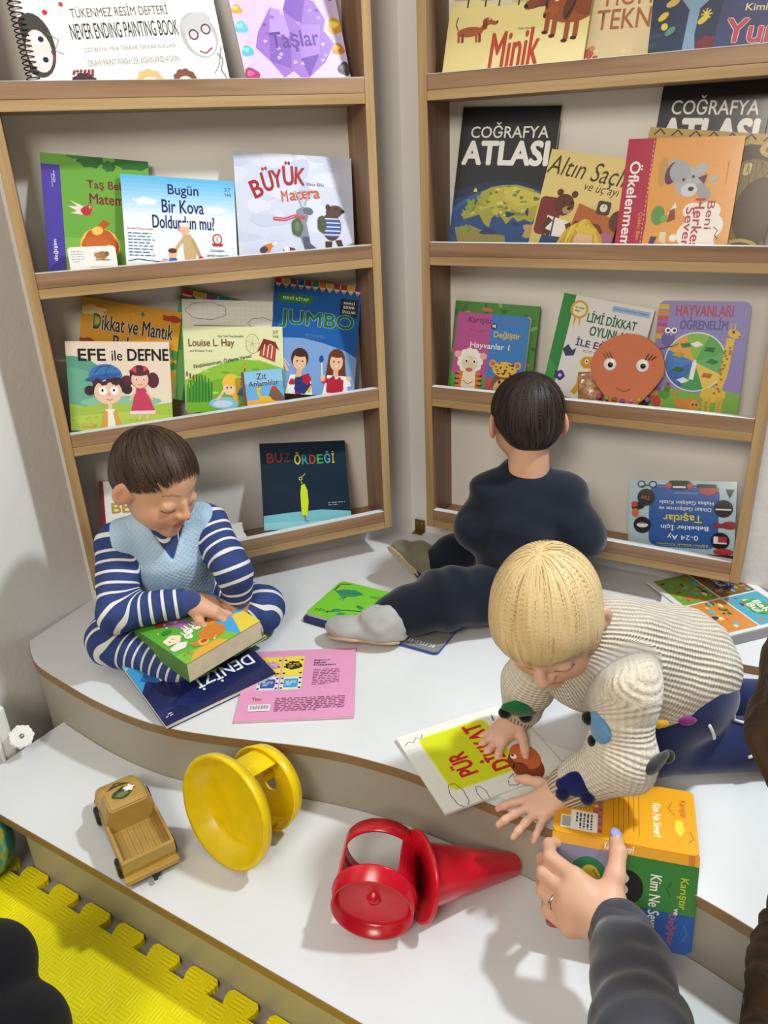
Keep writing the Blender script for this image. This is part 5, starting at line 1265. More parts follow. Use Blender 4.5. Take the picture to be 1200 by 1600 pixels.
a.line([(.40, .2), (.5, .12)], .03, '#c8683c'); a.ell(.52, .11, .05, .03, '#c8683c', rot=-30); a.line([(.42, .17), (.45, .12)], .012, '#7a2a1c')
def squig(a, pts, wd=.006): a.line(pts, wd, '#3a3a3a')
cloud(a, .13, .84, .13, '#2c2c2c', .005); cloud(a, .06, .68, .085, '#2c2c2c', .005)
squig(a, [(.86, .98), (.90, .93), (.87, .90), (.92, .86), (.89, .83), (.94, .80)]); squig(a, [(.10, .45), (.05, .47), (.02, .42), (.04, .36), (.10, .34), (.15, .38), (.12, .44)]); squig(a, [(.04, .40), (.16, .39)], .004)
a.poly([(.66, .16), (.80, .04), (.86, .10), (.74, .20)], '#2a3f8a'); a.line([(.82, .22), (.90, .20)], .012, '#3a3a3a')
book('activity_book', 'white activity book with a yellow panel and red title under the toddler\'s hand', flat_mw((.270, .946, .0068), (-.37, .929, 0)), w, h, .004, a, '#dcdcd4')
a = Art(.19, .15, '#e4e6e0')
for k in range(14): a.line([(.02 + k * .07, 0), (.02 + k * .07, 1)], .0018, '#d2d6d2')
a.blob(.3, .3, .1, .08, '#7a9a4a', 3, .2)
book('activity_book', 'pale activity booklet showing under the white activity book near the platform edge', flat_mw((.075, .953, .0026), (.826, -.563, 0)), .19, .15, .002, a, '#cfd2c8')

# --- white board with a wooden edge at the back right, poster booklet on it
bx_, by_ = Vector((.92, -.39, 0)).normalized(), Vector((.39, .92, 0)).normalized()
bmw = Matrix(((bx_.x, by_.x, 0, .50), (bx_.y, by_.y, 0, 1.240), (0, 0, 1, 0), (0, 0, 0, 1)))
bd = tag(empty('shelf_board', bmw), 'loose white board with a wooden edge lying behind the blond toddler', 'board')
box('panel', 0, .60, .001, .235, .0004, .018, M_MEL, bd, .0004)
box('edge_band', 0, .60, 0, .0012, .0004, .0176, M_BAND, bd, .0003)
w, h = .235, .205
a = Art(w, h, '#dcdad8')
q = [(.02, .50, .48, .92, '#7a5a2c'), (.50, .50, .96, .92, '#4aa0b8'), (.02, .06, .48, .48, '#7a9a3a'), (.50, .06, .96, .48, '#d0843c')]
for x0, y0, x1, y1, c in q:
    a.rect(x0, y0, x1, y1, c); rg = random.Random(int(x0 * 99 + y0 * 9))
    for _ in range(26): a.blob(rg.uniform(x0 + .03, x1 - .03), rg.uniform(y0 + .03, y1 - .03), rg.uniform(.012, .035), rg.uniform(.01, .03), rg.choice(['#c8a03a', '#3a6a34', '#2a3a5a', '#d86a4a', '#5ab0c8', '#8a5a2a', '#e8d8a0']), rg.randrange(99), .2, 8, 3)
for x, c in ((.25, '#3c3f86'), (.72, '#4f9a3c')):
    a.blob(x, .72, .13, .10, c, 4, .1); a.text('Bak', x - .09, .725, x + .09, .80, '#f0f0ea', .05, title=True); a.text('Bul', x - .07, .63, x + .07, .71, '#f0f0ea', .05, title=True)
ax_ = Vector((.286, -.958, 0)).normalized()
po = Vector((.566, 1.484, .0215))
book('poster_booklet', 'white booklet with colourful search pictures on the loose board', flat_mw(tuple(po), tuple(ax_)), w, h, .003, a, '#e0dedc')
a = Art(w, h, '#7d7a80')
book('underlay', 'thin grey rectangle showing as a strip beside the search picture booklet', flat_mw((po.x + .017, po.y + .0, .0216 - .003), tuple(ax_)), w + .02, h, .002, Art(w + .02, h, '#77747a'), '#77747a')  # thin grey rectangle under the booklet, offset to leave a strip visible

# --- pink toy by the right wall
M_PINK = plain('pink_plastic', (216, 110, 160), .35)
pt = tag(empty('pink_toy', Matrix.Translation((.828, 1.392, .0))), 'shiny pink plastic toy at the right picture edge beside the wall', 'toy')
V, F = lathe([(0, .001), (.030, .001), (.034, .006), (.034, .016), (.026, .022), (.022, .03), (.0, .03)], 28); mesh_obj('base', V, F, M_PINK, pt, True)
V, F = lathe([(0, .028), (.014, .03), (.024, .04), (.026, .052), (.020, .066), (.0, .072)], 28); mesh_obj('knob', V, F, M_PINK, pt, True)

# --- orange and green board book held open over the platform edge
S0, S1 = Vector((.210, .788, .045)), Vector((.385, .735, .045))
yv = (S1 - S0).normalized(); Lh = (S1 - S0).length + .006
B0 = Vector((.204, .738, -.080)); F1 = Vector((.408, .864, .041))
dv = (B0 - S0); dv = (dv - yv * dv.dot(yv)).normalized()
bv = (F1 - S1); bv = (bv - yv * bv.dot(yv)).normalized()
CW = .121
hb = tag(empty('board_book', Matrix.Translation(S0)), 'open board book with orange back and green-blue front held by the adult hand', 'book')
def plate_mw(o, x, y):
    x = Vector(x).normalized(); y = Vector(y).normalized(); z = x.cross(y)
    return Matrix(((x.x, y.x, z.x, o[0]), (x.y, y.y, z.y, o[1]), (x.z, y.z, z.z, o[2]), (0, 0, 0, 1)))
def sub(ob, mw):
    ob.parent = hb; ob.matrix_parent_inverse = hb.matrix_basis.inverted(); ob.matrix_basis = mw; return ob
# front cover: x runs down from the spine, y to the right
a = Art(CW, Lh, '#4a86a0', r=.008)
a.poly_m([(0, 0), (CW * .56, 0), (CW * .56, Lh * .47), (0, Lh * .47)], '#8d8aa6'); a.poly_m([(0, Lh * .47), (CW * .56, Lh * .47), (CW * .56, Lh), (0, Lh)], '#3f7f3c')
a.poly_m([(CW * .56, 0), (CW - .008, 0), (CW, .008), (CW, Lh * .47), (CW * .56, Lh * .47)], '#b2303a'); a.poly_m([(CW * .56, Lh * .47), (CW, Lh * .47), (CW, Lh - .008), (CW - .008, Lh), (CW * .56, Lh)], '#2c56a4')
a.ell(.30, .27, .20, .20, '#2f7a54', n=26); a.ell(.36, .28, .17, .12, '#d8c03a', n=22); a.line([(.24, .30), (.36, .36), (.48, .30)], .03, '#a88a24')
a.ell(.36, .54, .19, .17, '#23201f', n=26)
for x in (.27, .40): a.ell(x, .50, .065, .075, '#e8e6e6', n=16); a.ell(x, .485, .022, .022, '#1a1a1a', n=10)
a.ell(.66, .52, .09, .08, '#c08a3a', n=18)
a.text('Kim Ne Sever?', .17, .690, .86, .765, '#eef0ea', .03, title=True)
a.text('Karıştır', .15, .875, .50, .94, '#b8cc3a', .03, title=True); a.text('ve', .50, .86, .57, .885, '#ffffff', .02); a.text('Değiştir', .57, .82, .92, .88, '#c25a4a', .03, title=True)
a.line([(.22, .83), (.30, .80), (.38, .83)], .012, '#2a5a2a'); a.line([(.66, .93), (.76, .96), (.86, .93)], .012, '#2f8a8a')
fc = plate_mw(tuple(S0 + dv * .012), tuple(dv), tuple(yv))
V, F = prism_data(rrect(0, CW, 0, Lh, .008), -.003, 0)
fo = sub(mesh_obj('front_cover', V, F, cover_mat('#d8d6d0')), fc)
a.build(fo, M_PRINT_FILM)
V, F = join_data(*[prism_data(rrect(.002, CW - .002, .001, Lh - .001, .008), -.0032 - .0034 * (k + 1), -.0034 - .0034 * k) for k in range(4)])
sub(mesh_obj('pages', V, F, M_PAGES), fc)
# back cover: x runs towards the spine, y to the right
a = Art(CW, Lh, '#e2a01c', r=.008)
a.text('Kim Ne Sever?', .30, .70, .82, .755, '#f6f0da', .035, title=True); a.text('Karıştır', .18, .88, .46, .94, '#c8502c', .03); a.blob(.62, .88, .12, .05, '#f0d040', 3, .1); a.line([(.24, .84), (.34, .81), (.44, .85)], .012, '#a8702a'); a.line([(.66, .95), (.76, .97), (.84, .93)], .012, '#a8702a')
for k in range(6): a.line([(.10 + .03 * (k % 2), .60 - k * .036), (.86 - .05 * (k % 3), .60 - k * .036)], .009, '#a8761a')
a.rect(.25, .275, .92, .345, '#c86a4a'); rg = random.Random(3)
for k in range(12): a.rect(.26 + k * .055, .28 + .033 * (k % 2), .30 + k * .055, .308 + .033 * (k % 2), rg.choice(['#4a8ac8', '#5aa04a', '#e8e0c0', '#b03a4a', '#7a5aa0']))
for k in range(4): a.line([(.20, .25 - k * .03), (.60, .25 - k * .03)], .008, '#a8761a')
a.rect(.72, .05, .92, .13, '#f0ece4')
for k in range(10): a.rect(.74 + k * .016, .06, .748 + k * .016, .12, '#2a2622')
a.rrect(.62, .12, .93, .31, .02, '#efece6'); a.lines(.66, .15, .90, .28, 5, '#3a3a3a', .5, 4)
bc = plate_mw(tuple(S0 + bv * (CW + .003)), tuple(-bv), tuple(yv))
V, F = prism_data(rrect(0, CW, 0, Lh, .008), -.003, 0)
bo = sub(mesh_obj('back_cover', V, F, cover_mat('#cf9420')), bc)
a.build(bo, M_PRINT_FILM)
# spine strip
sp_ = S0 + dv * .012; st_ = S0 + bv * .003
sx = (sp_ - st_)
a = Art(sx.length, Lh, '#d8981e'); a.text('Kim Ne Sever?', -.9, .44, 1.9, .49, '#f6f0da', .03, rot=90); a.rect(.0, .93, 1, .97, '#c8742a')
smw = plate_mw(tuple(st_), tuple(sx), tuple(yv))
V, F = prism_data([(0, 0), (sx.length, 0), (sx.length, Lh), (0, Lh)], -.003, 0)
so = sub(mesh_obj('spine', V, F, cover_mat('#d8981e')), smw); a.build(so, M_PRINT_FILM)
# ------------------------------------------------------------------ toys on the step
# --- tan pick-up truck; local x forward, origin on the step under the rear axle middle
M_TAN = plain('tan_plastic', (176, 142, 70), .38)
M_TAN2 = plain('tan_plastic_bed', (170, 136, 70), .45)
M_BLK = plain('black_rubber', (26, 25, 25), .6)
M_STK = plain('dark_green_sticker', (48, 58, 40), .4)
M_STW = plain('worn_sticker_white', (222, 220, 214), .5)
TS = 1.12
rear, front = Vector((-.388, .892, Z_STEP)), Vector((-.487, 1.052, Z_STEP))
hd = (front - rear); hd.z = 0; hd.normalize(); sd = Vector((-hd.y, hd.x, 0))
tmw = Matrix(((hd.x, sd.x, 0, rear.x), (hd.y, sd.y, 0, rear.y), (0, 0, 1, Z_STEP), (0, 0, 0, 1))) @ Matrix.Scale(TS, 4)
tr = tag(empty('toy_truck', tmw), 'tan plastic toy pick-up truck with an empty load bed on the step', 'toy truck')
HWT = .037
def loft(secs, name, mat, parent, bev=0.0):
    """secs: list of (x, [(y,z)...]) closed rings"""
    n = len(secs[0][1]); V, F = [], []
    for x, ring in secs:
        for y, z in ring: V.append((x, y, z))
    for i in range(len(secs) - 1):
        for k in range(n):
            F.append((i * n + k, i * n + (k + 1) % n, (i + 1) * n + (k + 1) % n, (i + 1) * n + k))
    F.append(tuple(range(n - 1, -1, -1))); F.append(tuple(range((len(secs) - 1) * n, len(secs) * n)))
    bm = bmesh.new(); bv_ = [bm.verts.new(p) for p in V]
    for f in F: bm.faces.new([bv_[i] for i in f])
    bmesh.ops.recalc_face_normals(bm, faces=bm.faces)
    if bev: bmesh.ops.bevel(bm, geom=list(bm.edges), offset=bev, segments=2, affect='EDGES', clamp_overlap=True)
    return bm_obj(name, bm, mat, parent)
def ring(hw, z0, z1, top): return [(-hw, z0), (hw, z0), (hw, z0 + (z1 - z0) * .6), (top, z1), (-top, z1), (-hw, z0 + (z1 - z0) * .6)]
loft([(.0, ring(HWT, .014, .028, HWT - .001)), (.15, ring(HWT, .014, .028, HWT - .001)), (.172, ring(HWT - .002, .014, .026, HWT - .005)), (.182, ring(HWT - .008, .015, .022, HWT - .012))], 'chassis', M_TAN, tr, .001)
loft([(.128, ring(HWT - .001, .024, .044, HWT - .005)), (.160, ring(HWT - .002, .024, .042, HWT - .008)), (.177, ring(HWT - .006, .022, .036, HWT - .012))], 'bonnet', M_TAN, tr, .0015)
loft([(.078, ring(HWT - .002, .028, .068, HWT - .011)), (.086, ring(HWT - .002, .028, .072, HWT - .010)), (.118, ring(HWT - .002, .028, .071, HWT - .010)), (.140, ring(HWT - .003, .028, .044, HWT - .006))], 'cab', M_TAN, tr, .0018)
for s in (-1, 1):
    box('bed_wall', .002, .080, s * HWT - (.004 if s > 0 else 0), s * HWT + (.004 if s < 0 else 0), .026, .046, M_TAN, tr, .0008)
box('tailgate', -.001, .005, -HWT, HWT, .026, .045, M_TAN, tr, .0008)
bed = box('bed_floor', .004, .079, -HWT + .003, HWT - .003, .0275, .0295, M_TAN2, tr, .0004)
for k in range(7):
    y = -.027 + k * .009
    box('bed_rib', .008, .075, y - .002, y + .002, .029, .0306, M_TAN2, bed, .0003)
box('rear_bumper', -.010, .0005, -HWT - .001, HWT + .001, .012, .020, M_TAN, tr, .001)
box('underbody', -.006, .180, -HWT + .002, HWT - .002, .007, .0145, M_BLK, tr, .001)
box('tow_hook', -.018, -.008, -.003, .003, .008, .012, M_BLK, tr, .0008)
for x in (.026, .142):
    for s in (-1, 1):
        V, F = lathe([(0, -.006), (.011, -.006), (.0145, -.004), (.0145, .004), (.011, .006), (0, .006)], 22, Matrix.Translation((x, s * (HWT - .001), .0146)) @ Matrix.Rotation(math.pi / 2, 4, 'X'))
        wh = mesh_obj('wheel', V, F, M_BLK, tr, True)
        V, F = lathe([(0, .0068), (.006, .0066), (.007, .0055)], 14, Matrix.Translation((x, s * (HWT - .001), .0146)) @ Matrix.Rotation(-s * math.pi / 2, 4, 'X')); mesh_obj('hub_cap', V, F, M_TAN2, wh, True)
a = Art(.040, .028); 
a.blob(.42, .45, .36, .26, '#3c4a30', 3, .08, 20, 4); a.poly([(.02, .62), (.5, .95), (.98, .68), (.5, .72)], '#2c3826'); a.blob(.70, .66, .20, .16, '#e6e4de', 4, .3, 14, 5); a.blob(.40, .40, .22, .13, '#70784a', 5, .1)
roof = empty('roof_sticker', None, tr); roof.matrix_basis = Matrix.Translation((.089, .019, .0722)) @ Matrix.Rotation(-math.pi / 2, 4, 'Z')
a.grp = 'sticker'
for i, L in enumerate(a.layers): a.layers[i] = (L[0], L[1], L[2], 'sticker')
a.build(roof, M_PRINT)
a = Art(.036, .014); a.poly([(0, .1), (.3, .7), (.5, .5), (.7, .7), (1, .1), (.6, .3), (.4, .3)], '#343c2c'); a.rect(.36, .75, .64, .95, '#343c2c')
for i, L in enumerate(a.layers): a.layers[i] = (L[0], L[1], L[2], 'sticker')
hs = empty('bonnet_sticker', None, tr); hs.matrix_basis = Matrix.Translation((.150, .018, .0432)) @ Matrix.Rotation(math.radians(5), 4, 'Y') @ Matrix.Rotation(-math.pi / 2, 4, 'Z')
a.build(hs, M_PRINT)

# --- yellow double-dish spool
M_YEL = plain('yellow_plastic', (236, 202, 10), .28, spec=.5)
ctr = Vector((-.272, .921, Z_STEP + .0945))
ax = Vector((-.60, -.77, .20)).normalized()
ymw = frame(ctr, ax)
ys = tag(empty('yellow_spool_toy', ymw), 'yellow plastic spool toy of two open dishes beside the tan truck', 'toy')
dish = [(0, -.030), (.058, -.030), (.070, -.024), (.078, -.010), (.088, 0.0), (.0955, 0.0), (.0955, -.004), (.089, -.016), (.080, -.016), (.074, -.030), (.062, -.034), (0, -.034)]
dish = [(0, -.031), (.064, -.031), (.072, -.027), (.0865, .0), (.0935, .001), (.0945, -.001), (.0925, -.014), (.0885, -.0145), (.0755, -.030), (.066, -.034), (0, -.034)]
V, F = lathe(dish, 64); mesh_obj('front_dish', V, F, M_YEL, ys, True)
# rear dish: ring with a keyhole plate
r2 = .073
bmw2 = Matrix.Translation((0, 0, -.098))
V, F = lathe([(.058, -.012), (.068, -.010), (r2, .012), (r2 - .003, .013), (.066, .001), (.060, -.004), (.058, -.004)], 56, bmw2, True); rd = mesh_obj('rear_ring', V, F, M_YEL, ys, True)
V, F = [], []
n = 56
for i in range(n):
    q = 2 * math.pi * i / n
    for r, z in ((.0595, -.104), (.0595, -.108)): V.append((r * math.cos(q), r * math.sin(q), z))
for i in range(n):
    q = 2 * math.pi * i / n
    for z in (-.104, -.108): V.append((.014 * math.cos(q) + .004, .014 * math.sin(q), z))
for i in range(n):
    j = (i + 1) % n
    F += [(2 * i, 2 * j, 2 * n + 2 * j, 2 * n + 2 * i), (2 * j + 1, 2 * i + 1, 2 * n + 2 * i + 1, 2 * n + 2 * j + 1), (2 * n + 2 * i, 2 * n + 2 * j, 2 * n + 2 * j + 1, 2 * n + 2 * i + 1)]
mesh_obj('rear_plate', V, F, M_YEL, ys)
def arc_plate(r, th, a0, a1, z0, z1, n=14):
    V, F = [], []
    for i in range(n + 1):
        q = math.radians(a0 + (a1 - a0) * i / n)
        for rr_ in (r, r + th):
            for z in (z0, z1): V.append((rr_ * math.cos(q), rr_ * math.sin(q), z))
    for i in range(n):
        b, c = 4 * i, 4 * i + 4
        F += [(b, b + 1, c + 1, c), (b + 2, c + 2, c + 3, b + 3), (b + 1, b + 3, c + 3, c + 1), (b, c, c + 2, b + 2)]
    F += [(0, 2, 3, 1), (4 * n, 4 * n + 1, 4 * n + 3, 4 * n + 2)]
    return V, F
for a0 in (-24, 156):
    V, F = arc_plate(.062, .003, a0, a0 + 48, -.108, -.030); mesh_obj('bridge_plate', V, F, M_YEL, ys, False)
V, F = lathe([(0, .0), (.006, 0), (.0075, -.003), (.0085, -.022), (0, -.022)], 18, Matrix.Translation((.020, 0, -.086))); mesh_obj('centre_peg', V, F, M_YEL, ys, True)

# --- red cone toy: open drum with a window, a flange and a hollow cone
M_RED = plain('red_plastic', (206, 22, 42), .24, spec=.55)
R0 = .0585
cup = Vector((-.042, .762, Z_STEP + R0 + .003)); far = Vector((-.026, .862, Z_STEP + R0 + .003))
dax = (cup - far).normalized()
rmw = frame(cup, dax, (0, 0, 1))      # local z towards the open cup, local x up
rd_ = tag(empty('red_cone_toy', rmw), 'red plastic drum toy with a cone lying on the step', 'toy')
DL = (cup - far).length
V, F = lathe([(0, -.020), (.048, -.020), (.053, -.016), (.0555, .0), (R0, .0), (R0, -.022), (R0 + .003, -.023), (R0 + .003, -.026), (.05, -.026), (0, -.024)], 60); mesh_obj('cup', V, F, M_RED, rd_, True)
V, F = lathe([(0, -.012), (.006, -.013), (.010, -.019), (.012, -.021)], 20); mesh_obj('cup_boss', V, F, M_RED, rd_, True)
V, F = lathe([(R0, -DL - .010), (R0, -DL + .014), (R0 - .003, -DL + .014), (R0 - .003, -DL - .010)], 60, None, True); mesh_obj('rear_ring', V, F, M_RED, rd_, True)
# local y of frame(z=dax, x=up): right-hand side of the drum in the picture is -y or +y; find it
yl = (rmw.to_3x3() @ Vector((0, 1, 0)))
sgn = 1 if yl.x > 0 else -1
base_a = 90 * sgn
V, F = arc_plate(R0 - .003, .003, base_a - 52, base_a + 52, -DL - .002, -.022, 18); mesh_obj('side_wall', V, F, M_RED, rd_)
V, F = arc_plate(R0 - .003, .003, -base_a - 30, -base_a + 30, -DL - .002, -.022, 14); mesh_obj('side_wall', V, F, M_RED, rd_)
cb = cup * .40 + far * .60 + yl * sgn * (R0 - .006); cb.z = Z_STEP + .0645
tip = Vector((.178, .866, Z_STEP + .020))
cax = (tip - cb); CLn = cax.length
cmw = rmw.inverted() @ frame(cb, cax)
V, F = lathe([(.030, .004), (.060, .004), (.064, .006), (.064, .009), (.060, .011), (.047, .011), (.0455, .02), (.0175, CLn - .004), (.014, CLn), (.0, CLn), (.0, CLn - .003), (.0145, CLn - .004), (.043, .018), (.030, .010)], 56, cmw, True); mesh_obj('cone', V, F, M_RED, rd_, True)

# ------------------------------------------------------------------ things on the floor at the left edge
# teal ball with painted marks
t = NT('teal_ball', (44, 120, 122), .3, coat=.3)
v = t.coords('Object'); t.color(t.ramp(t.noise(v, 14, 2), [(.40, (40, 116, 120)), (.56, (52, 134, 128)), (.60, (150, 160, 40)), (.66, (44, 120, 122)), (.74, (28, 60, 60))], 'LINEAR'))
bl = tag(empty('teal_ball', Matrix.Translation((-.735, 1.015, Z_FLOOR + .012 + .0))), 'teal rubber ball with yellow-green marks under the step end', 'ball')
V, F = lathe([(max(1e-4, .060 * math.sin(q)), .060 - .060 * math.cos(q)) for q in np.linspace(0, math.pi, 24)], 40); mesh_obj('shell', V, F, t.m, bl, True)
V, F = lathe([(0, .121), (.004, .1208), (.005, .1195)], 12); mesh_obj('valve', V, F, M_BLK, bl, True)

# white plastic furniture leg with a star knob
fu = tag(empty('play_furniture', Matrix.Translation((-.755, 1.199, Z_FLOOR)) @ Matrix.Rotation(math.radians(-32), 4, 'Z')), 'white plastic panel with a star knob at the left picture edge', 'furniture')
box('panel', -.048, .026, -.014, .014, .001, .235, M_WPL, fu, .005)
box('panel_rib', -.046, .030, -.019, -.013, .001, .225, M_WPL, fu, .002)
pts = []
for i in range(70):
    q = 2 * math.pi * i / 70; r = .0205 * (1 + .10 * math.cos(7 * q)); pts.append((r * math.cos(q), r * math.sin(q)))
V, F = prism_data(pts, 0, .012)
bm = bmesh.new(); bv_ = [bm.verts.new(p) for p in V]; [bm.faces.new([bv_[i] for i in f]) for f in F]
bmesh.ops.bevel(bm, geom=[e for e in bm.edges if abs(e.verts[0].co.z - e.verts[1].co.z) < 1e-6], offset=.002, segments=2, affect='EDGES')
kn = bm_obj('star_knob', bm, M_WPL, fu)
kw = frame(Vector((-.703, 1.183, -.078)), Vector((.45, -.55, .70)))
kn.matrix_basis = fu.matrix_basis.inverted() @ kw
V, F = lathe([(0, .0128), (.004, .0128), (.005, .0118)], 16); s_ = mesh_obj('screw_cap', V, F, plain('grey_screw', (130, 130, 132), .4, metal=.6), kn, True)
V, F = tube_data([(-.0, 0, -.002), (0, 0, -.045)], .007, 12); mesh_obj('stem', V, F, M_WPL, kn, True)
# ------------------------------------------------------------------ soft shapes: blended distance fields turned into one surface
class Soft:
    def __init__(s): s.p = []
    def cap(s, a, b, ra, rb, k=.015, tag_=0, s0=None, op='add', flat=None):
        """tapered capsule from a to b"""
        a, b = np.array(a, float), np.array(b, float)
        d = b - a; L = np.linalg.norm(d)
        def f(P):
            t = np.clip(((P - a) @ d) / (L * L + 1e-12), 0, 1)
            return np.linalg.norm(P - a - t[..., None] * d, axis=-1) - (ra + (rb - ra) * t)
        r = max(ra, rb)
        s.p.append(dict(f=f, lo=np.minimum(a, b) - r, hi=np.maximum(a, b) + r, k=k, op=op, tag=tag_, a=a, d=d / (L + 1e-12), s0=s0, L=L)); return s
    def chain(s, pts, rad, k=.015, tag_=0, s0=0.0):
        for i in range(len(pts) - 1):
            s.cap(pts[i], pts[i + 1], rad[i], rad[i + 1], k, tag_, s0); s0 += np.linalg.norm(np.array(pts[i + 1], float) - np.array(pts[i], float))
        return s
    def ell(s, c, r, R=None, k=.015, tag_=0, op='add'):
        c, r = np.array(c, float), np.array(r, float)
        R = np.eye(3) if R is None else np.array(R, float)       # columns = axes
        def f(P):
            q = (P - c) @ R
            k0 = np.linalg.norm(q / r, axis=-1); k1 = np.linalg.norm(q / (r * r), axis=-1)
            return k0 * (k0 - 1) / np.maximum(k1, 1e-9)
        e = np.abs(R) @ r
        s.p.append(dict(f=f, lo=c - e, hi=c + e, k=k, op=op, tag=tag_, s0=None, a=c, d=R[:, 2], L=0)); return s
    def field(s, P, F, lo, vox):
        pass
    def eval(s, P):
        F = np.full(P.shape[:-1], 1.0)
        for p in s.p: F = s.comb(F, p['f'](P), p)
        return F
    @staticmethod
    def comb(F, d, p):
        k = p['k']
        if p['op'] == 'add':
            h = np.maximum(k - np.abs(F - d), 0) / k; return np.minimum(F, d) - h * h * k * .25
        if p['op'] == 'sub':
            h = np.maximum(k - np.abs(F + d), 0) / k; return np.maximum(F, -d) + h * h * k * .25
        h = np.maximum(k - np.abs(F - d), 0) / k; return np.maximum(F, d) + h * h * k * .25
    def mesh(s, vox, warp=None, clip=None, smooth=1):
        adds = [p for p in s.p if p['op'] == 'add']
        lo = np.min([p['lo'] for p in adds], 0) - 4 * vox - .004; hi = np.max([p['hi'] for p in adds], 0) + 4 * vox + .004
        n = np.ceil((hi - lo) / vox).astype(int) + 1
        F = np.full(n, 1.0, np.float32)
        ax = [lo[i] + vox * np.arange(n[i]) for i in range(3)]
        for p in s.p:
            pad = p['k'] + 3 * vox
            i0 = np.maximum(((p['lo'] - pad - lo) / vox).astype(int), 0); i1 = np.minimum(np.ceil((p['hi'] + pad - lo) / vox).astype(int) + 1, n)
            if np.any(i1 <= i0): continue
            sl = tuple(slice(i0[i], i1[i]) for i in range(3))
            P = np.stack(np.meshgrid(*[ax[i][sl[i]] for i in range(3)], indexing='ij'), -1)
            F[sl] = s.comb(F[sl], p['f'](P), p)
        if warp is not None or clip is not None:
            P = np.stack(np.meshgrid(*ax, indexing='ij'), -1)
            if warp is not None:
                m = np.abs(F) < .03; F[m] += warp(P[m])
            if clip is not None: F = np.maximum(F, clip(P))
        V, Q = surface_nets(F, lo, vox)
        for _ in range(smooth): V = relax(V, Q)
        return V, Q
    def params(s, V):
        """for each vertex: nearest primitive's tag and arc length, blended over neighbours"""
        D = np.stack([p['f'](V) for p in s.p if p['op'] == 'add'], 1)
        ad = [p for p in s.p if p['op'] == 'add']
        best = D.argmin(1)
        tg = np.array([p['tag'] for p in ad])[best]
        w = np.exp(-(D - D.min(1, keepdims=True)) / .006)
        S = np.zeros_like(D)
        for i, p in enumerate(ad):
            if p['s0'] is None: S[:, i] = 0; w[:, i] *= (1 if True else 0)
            else: S[:, i] = p['s0'] + (V - p['a']) @ p['d']
        return tg, (w * S).sum(1) / w.sum(1), best

def surface_nets(F, lo, vox):
    n = F.shape; ins = F < 0
    c = [ins[dx:n[0] - 1 + dx, dy:n[1] - 1 + dy, dz:n[2] - 1 + dz] for dx in (0, 1) for dy in (0, 1) for dz in (0, 1)]
    cnt = sum(x.astype(np.int8) for x in c)
    act = (cnt > 0) & (cnt < 8)
    idx = np.argwhere(act)
    vid = np.full(act.shape, -1, np.int32); vid[act] = np.arange(len(idx))
    cor = np.array([(dx, dy, dz) for dx in (0, 1) for dy in (0, 1) for dz in (0, 1)])
    val = np.stack([F[idx[:, 0] + q[0], idx[:, 1] + q[1], idx[:, 2] + q[2]] for q in cor], 1)
    acc = np.zeros((len(idx), 3)); num = np.zeros(len(idx))
    for i in range(8):
        for j in range(i + 1, 8):
            if np.abs(cor[i] - cor[j]).sum() != 1: continue
            a, b = val[:, i], val[:, j]; m = (a < 0) != (b < 0)
            t = np.where(m, a / np.where(m, a - b, 1), 0)
            acc += np.where(m[:, None], cor[i] + t[:, None] * (cor[j] - cor[i]), 0); num += m
    V = lo + vox * (idx + acc / np.maximum(num, 1)[:, None])
    quads = []
    for axx in range(3):
        o1, o2 = (axx + 1) % 3, (axx + 2) % 3
        sl0 = [slice(1, n[i] - 1) for i in range(3)]; sl0[axx] = slice(0, n[axx] - 1)
        sl1 = list(sl0); sl1[axx] = slice(1, n[axx])
        A, B = ins[tuple(sl0)], ins[tuple(sl1)]
        base = [0 if i == axx else 1 for i in range(3)]
        for m, fl in ((A & ~B, False), (~A & B, True)):
            e = np.argwhere(m) + base
            if len(e) == 0: continue
            def g(d1, d2):
                q = e.copy(); q[:, o1] -= d1; q[:, o2] -= d2
                return vid[q[:, 0], q[:, 1], q[:, 2]]
            q = np.stack([g(1, 1), g(0, 1), g(0, 0), g(1, 0)], 1)
            quads.append(q[:, ::-1] if fl else q)
    return V, np.vstack(quads)

def relax(V, Q, lam=.5):
    acc = np.zeros_like(V); num = np.zeros(len(V))
    for i in range(4):
        j = (i + 1) % 4
        np.add.at(acc, Q[:, i], V[Q[:, j]]); np.add.at(num, Q[:, i], 1)
        np.add.at(acc, Q[:, j], V[Q[:, i]]); np.add.at(num, Q[:, j], 1)
    return V + lam * (acc / np.maximum(num, 1)[:, None] - V)

def wob(P, f, seed=0):
    """cheap smooth noise, about -1..1"""
    r = np.random.RandomState(seed); o = 0
    for _ in range(4):
        d = r.normal(size=3); d /= np.linalg.norm(d)
        o = o + np.sin((P @ d) * f * r.uniform(.7, 1.4) + r.uniform(0, 6))
    return o / 4
def fattr(ob, name, vals, dom='POINT'):
    at = ob.data.attributes.new(name, 'FLOAT', dom); at.data.foreach_set('value', np.asarray(vals, np.float32))
def cattr(ob, name, rgba, dom='POINT'):
    at = ob.data.attributes.new(name, 'FLOAT_COLOR', dom); at.data.foreach_set('color', np.asarray(rgba, np.float32).ravel())
def soft_obj(name, V, Q, mat, parent):
    ob = mesh_obj_fast(name, V, Q, mat, None, True)
    if parent is not None:
        ob.parent = parent; ob.matrix_parent_inverse = parent.matrix_basis.inverted()
    return ob
def stack(*vq):
    VV, QQ, o = [], [], 0
    for V, Q in vq: VV.append(V); QQ.append(Q + o); o += len(V)
    return np.vstack(VV), np.vstack(QQ)
def nrm(v): v = np.array(v, float); return v / np.linalg.norm(v)
